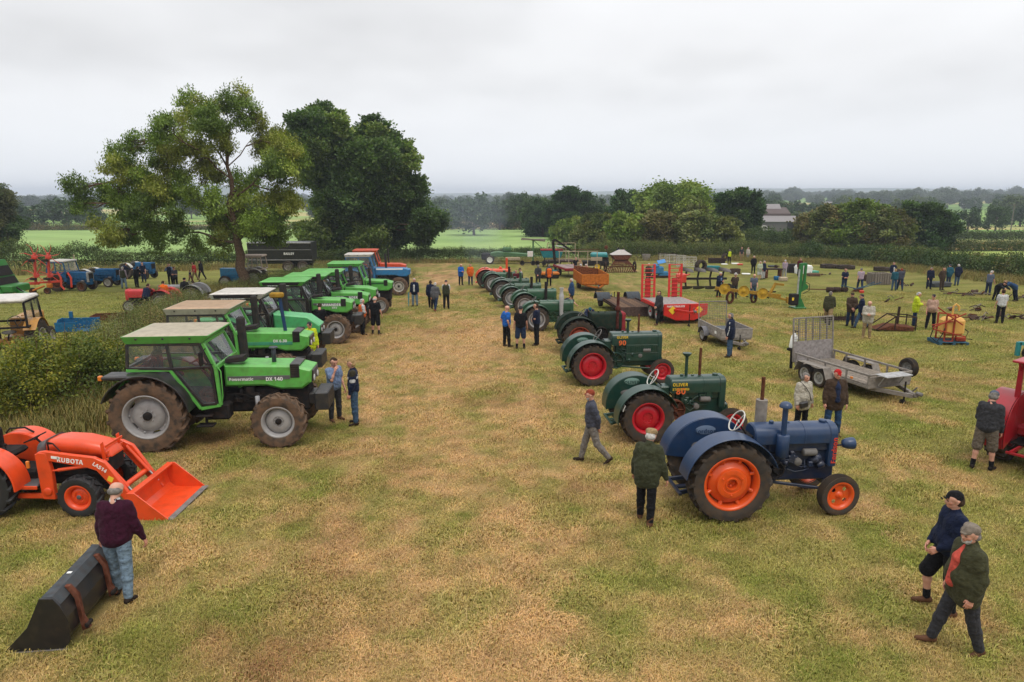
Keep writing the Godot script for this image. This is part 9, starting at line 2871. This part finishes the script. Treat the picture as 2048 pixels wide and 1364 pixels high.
	o = person("man in blue, white and red shirt walking with a child", V(-27.68, -1.96, -59.45), 180, "walk", "tee red trousers khaki shoe shoe hair:bhair", 1.78, 0.03)
	o = person("small child walking beside the man in the coloured shirt", V(-27.85, -1.95, -58.97), 180, "walk", "tee navy trousers maroon shoe shoe hair:bhair", 1.1, 0.03)
	o = person("person in black striding behind the man with the child", V(-28.23, -2.04, -61.97), 170, "walk", "coat black trousers black shoe shoe hair:bhair", 1.74, 0.03)
	o = person("man in navy gilet leaning on the small red tractor", V(-21.33, -1.3, -39.4), 80, "reach", "vest navy trousers black shoe shoe hair:bhair under:maroon", 1.78, 0.022)
	o = person("man in orange hi-vis jacket at the seat of the red tractor", V(-20.94, -1.34, -40.74), 100, "hold", "coat orange trousers jean shoe shoe hair:bhair", 1.78, 0.022)
	o = person("man in black jacket between the red and grey tractors", V(-20.7, -1.42, -42.93), 85, "arms_down", "coat black trousers djean shoe shoe cap:black", 1.78, 0.03)
	o = person("man in grey jacket bending over the grey tractor", V(-20.17, -1.46, -44.25), 170, "bend", "coat grey trousers brown shoe shoe hair:bhair", 1.78, 0.03)
	o = person("bald man in bright blue tee shirt, left of the three in the lane", V(-0.24, -0.95, -28.72), 35, "pockets", "tee blue trousers black shoe shoe -", 1.8, 0.018)
	o = person("broad man in black tee shirt and navy shorts, middle of the three", V(0.36, -0.93, -28.26), 90, "arms_down", "tee black shorts djean shoe shoe cap:dgrey socks:black", 1.82, 0.018)
	o = person("dark haired man in navy shirt, right of the three in the lane", V(1.07, -0.96, -29.08), 165, "folded", "tee navy trousers black shoe shoe hair:bhair", 1.86, 0.018)
	o = person("man in charcoal jacket and trousers with back turned among the old tractors", V(2.11, -1.81, -54.97), 80, "behind", "coat dgrey trousers dgrey shoe shoe hair:ghair", 1.8, 0.03)
	o = person("man with orange hi-vis pack on his back near the topper", V(3.04, -1.84, -55.82), 90, "stand", "coat slate trousers black shoe shoe hair:ghair", 1.78, 0.03)
	pack(o)
	o = person("man in olive coat behind the ninth old tractor", V(-0.19, -1.7, -51.56), -70, "stand", "coat olive trousers black shoe shoe cap:brown", 1.74, 0.03)
	o = person("person in dark red between the two men behind the old tractors", V(0.3, -1.68, -50.8), -80, "stand", "tee maroon trousers black shoe shoe hair:bhair", 1.72, 0.03)
	o = person("man in black waistcoat and pale sleeves behind the old tractors", V(0.68, -1.71, -51.82), 190, "hold", "vest black trousers black shoe shoe cap:black under:silver", 1.76, 0.03)
	o = person("grey haired man in blue denim jacket by the silver chimney", V(3.72, -1.39, -42.18), 175, "stand_fat", "coat denim trousers black shoe shoe hair:whair", 1.8, 0.022)
	o = person("person in navy spotted top bent down behind the silver chimney", V(2.92, -1.23, -37.29), -60, "bend", "tee navy trousers black shoe shoe hair:bhair", 1.7, 0.03)
	o = person("man in teal cap crouching behind the black green tractor", V(3.7, -1.08, -32.58), -90, "bend", "coat navy trousers djean shoe shoe cap:teal", 1.7, 0.022)
	o = person("man in blue shirt and white cap behind the orange trailer", on(5.7, -57.2), -70, "look_down", "tee blue trousers jean shoe shoe cap:white", 1.76, 0.03)
	o = person("white haired man in red shirt behind the orange trailer", on(6.35, -57.4), 190, "look_down", "tee red trousers jean shoe shoe hair:whair", 1.74, 0.03)
	o = person("man in black seen through the hay rack frame", V(6.24, -2.2, -66.79), -90, "stand", "tee black trousers black shoe shoe hair:ghair", 1.78, 0.03)
	o = person("person in tan seen through the hay rack frame", V(6.43, -2.14, -64.79), -90, "stand", "coat tan trousers tan shoe shoe hair:bhair", 1.7, 0.03)
	o = person("man in navy standing at the far hedge", V(14.13, -3.01, -91.19), 90, "stand", "coat navy trousers black shoe shoe hair:bhair", 1.78, 0.03)
	o = person("man in grey blue jacket and cap at the far hedge", V(14.42, -2.92, -88.47), 90, "stand", "coat greyblue trousers black shoe shoe cap:navy", 1.76, 0.03)
	o = person("dark clothed youth leaning on the side of the red low loader", V(7.63, -1.15, -34.97), 200, "stroll", "coat dgrey trousers black shoe bshoe hair:bhair", 1.8, 0.022)
	o = person("white haired man seen through the left ladder ramp", V(11.52, -1.9, -57.58), -90, "stand", "coat brown trousers dgrey shoe shoe hair:whair", 1.76, 0.03)
	o = person("man in navy jacket and tan shoes between the plough and the yellow machine", V(14.57, -1.58, -47.75), -60, "hold", "coat navy trousers black shoe rust hair:whair", 1.78, 0.022)
	shirt_front(o, Color(0.2, 0.28, 0.45))
	o = person("man in brown polo and white hat behind the yellow machine", V(15.37, -1.55, -46.83), -90, "behind", "tee brown trousers dgrey shoe shoe hat:white+hair:ghair", 1.78, 0.022)
	o = person("man in grey polo and blue jeans behind the yellow machine", V(16.54, -1.54, -46.52), -95, "look_down", "tee greyblue trousers jean shoe shoe bald:whair", 1.76, 0.022)
	o = person("man in navy jacket with white shoulder stripe beside the boxed trailer", V(8.64, -0.87, -26.45), 150, "arms_down", "coat navy trousers jean shoe shoe hair:ghair", 1.78, 0.018)
	sleeve_stripe(o)
	o = person("man in dull hi-vis vest by the tyre stack at the hedge", V(26.92, -2.8, -84.81), 90, "stand", "vest yellow trousers black shoe shoe hair:ghair under:black", 1.76, 0.03)
	o = person("man in grey tee shirt and shorts at the far hedge", V(30.48, -3.01, -91.07), -90, "stand", "tee dgrey shorts khaki shoe shoe bald:ghair", 1.78, 0.03)
	o = person("man in cream jacket and jeans at the far hedge", V(31.34, -3.01, -91.07), -80, "stand", "coat cream trousers ljean shoe shoe hair:whair", 1.74, 0.03)
	o = person("man in black suit among the laid out lots", V(24.38, -2.28, -68.95), -100, "pockets", "coat black trousers black shoe shoe hair:whair", 1.8, 0.03)
	o = person("grey haired woman in pale green top and white shorts by the table", V(22.5, -2.04, -61.97), -80, "folded", "coat mint shorts white shoe shoe hair:whair", 1.66, 0.03)
	o = person("white haired person in navy behind the woman in pale green", V(23.05, -2.06, -62.49), -60, "stand", "coat navy trousers white shoe shoe hair:whair", 1.68, 0.03)
	o = person("person in pale pink top carrying a dark coat", V(25.41, -2.1, -63.58), 60, "hold", "tee pink trousers silver shoe shoe hair:whair", 1.72, 0.03)
	o = person("person in dark red behind the green log splitter", V(27.75, -2.17, -65.86), -90, "stand", "coat maroon trousers black shoe shoe hair:bhair", 1.72, 0.03)
	o = person("man in navy tee shirt with folded arms by the rollers", V(25.17, -1.7, -51.48), -85, "folded", "tee navy trousers djean shoe shoe hair:bhair", 1.78, 0.022)
	o = person("man in pale pink shirt carrying a green jacket by the crates", V(26.76, -1.72, -52.22), 75, "walk", "tee pink trousers djean shoe shoe hair:ghair", 1.78, 0.022)
	o = person("person in long olive parka and wellington boots walking away", V(16.44, -1.15, -34.97), 55, "walk", "coat olive shorts tan boot boot hair:ghair", 1.78, 0.02)
	o = person("person in brown coat and rubber boots by the spike harrow", V(17.34, -1.14, -34.46), 80, "behind", "coat brown trousers djean boot boot cap:brown", 1.74, 0.02)
	o = person("man in navy coat and grey cap behind the man in cream", V(17.55, -1.12, -33.81), 150, "walk", "coat navy trousers jean shoe shoe cap:dgrey", 1.76, 0.02)
	o = person("bald man in cream jacket and fawn trousers looking at his hands", V(16.35, -1.02, -30.86), -115, "hold", "coat cream trousers tan shoe tan bald:whair", 1.76, 0.018)
	o = person("man in white shirt and navy jacket behind the couple", V(32.7, -1.93, -58.55), -90, "stand", "coat navy trousers djean shoe shoe hair:bhair", 1.8, 0.03)
	shirt_front(o, Color(0.62, 0.62, 0.62))
	o = person("fair haired woman in teal jumper, left of the couple", V(29.38, -1.72, -52.22), 80, "stand", "long teal trousers jean shoe shoe hair:blond", 1.68, 0.022)
	o = person("man in grey blue jumper, right of the couple", V(30.05, -1.74, -52.59), 70, "walk", "long slate trousers djean shoe shoe hair:rust", 1.74, 0.022)
	o = person("man in navy overcoat at the slate box", V(32.76, -1.76, -53.36), -100, "look_down", "coat navy trousers navy shoe shoe hair:ghair", 1.74, 0.022)
	o = person("man in dark brown coat and check shirt at the slate box", V(33.27, -1.74, -52.59), -80, "pockets", "coat brown trousers brown shoe shoe hair:bhair", 1.76, 0.022)
	o = person("man in teal jacket with back turned by the brambles", V(36.11, -1.86, -56.25), 90, "pockets", "coat teal trousers djean shoe shoe cap:slate", 1.76, 0.03)
	o = person("white haired man in navy jacket with back turned by the brambles", V(36.81, -1.86, -56.25), 85, "pockets", "coat navy trousers jean shoe shoe hair:whair", 1.78, 0.03)
	o = person("grey haired man in check shirt standing by the timber", V(34.44, -1.62, -49.04), 20, "look_down", "tee greyblue trousers djean shoe shoe hair:whair", 1.8, 0.022)
	o = person("person in black bent down over the iron", V(32.68, -1.51, -45.64), -90, "bend", "coat black trousers black shoe shoe hair:bhair", 1.74, 0.03)
	o = person("man in blue jacket bent double at the right edge", V(33.83, -1.51, -45.64), 170, "bend", "coat denim trousers navy shoe shoe hair:tan", 1.78, 0.022)
	o = person("man in white short sleeved shirt and black trousers, back turned", V(25.75, -1.17, -35.49), 75, "stand", "tee white trousers black shoe shoe hair:bhair", 1.8, 0.02)
	o = person("white haired man in yellow hi-vis jacket by the iron frame", V(20.63, -1.14, -34.46), -25, "hold", "coat yellow trousers djean shoe shoe hair:whair", 1.78, 0.02)
	o = person("stout man in salmon shirt and dark cap behind the sprayer", V(20.87, -1.11, -33.49), -110, "stand_fat", "tee tanshirt trousers black shoe shoe cap:dgrey", 1.76, 0.02)
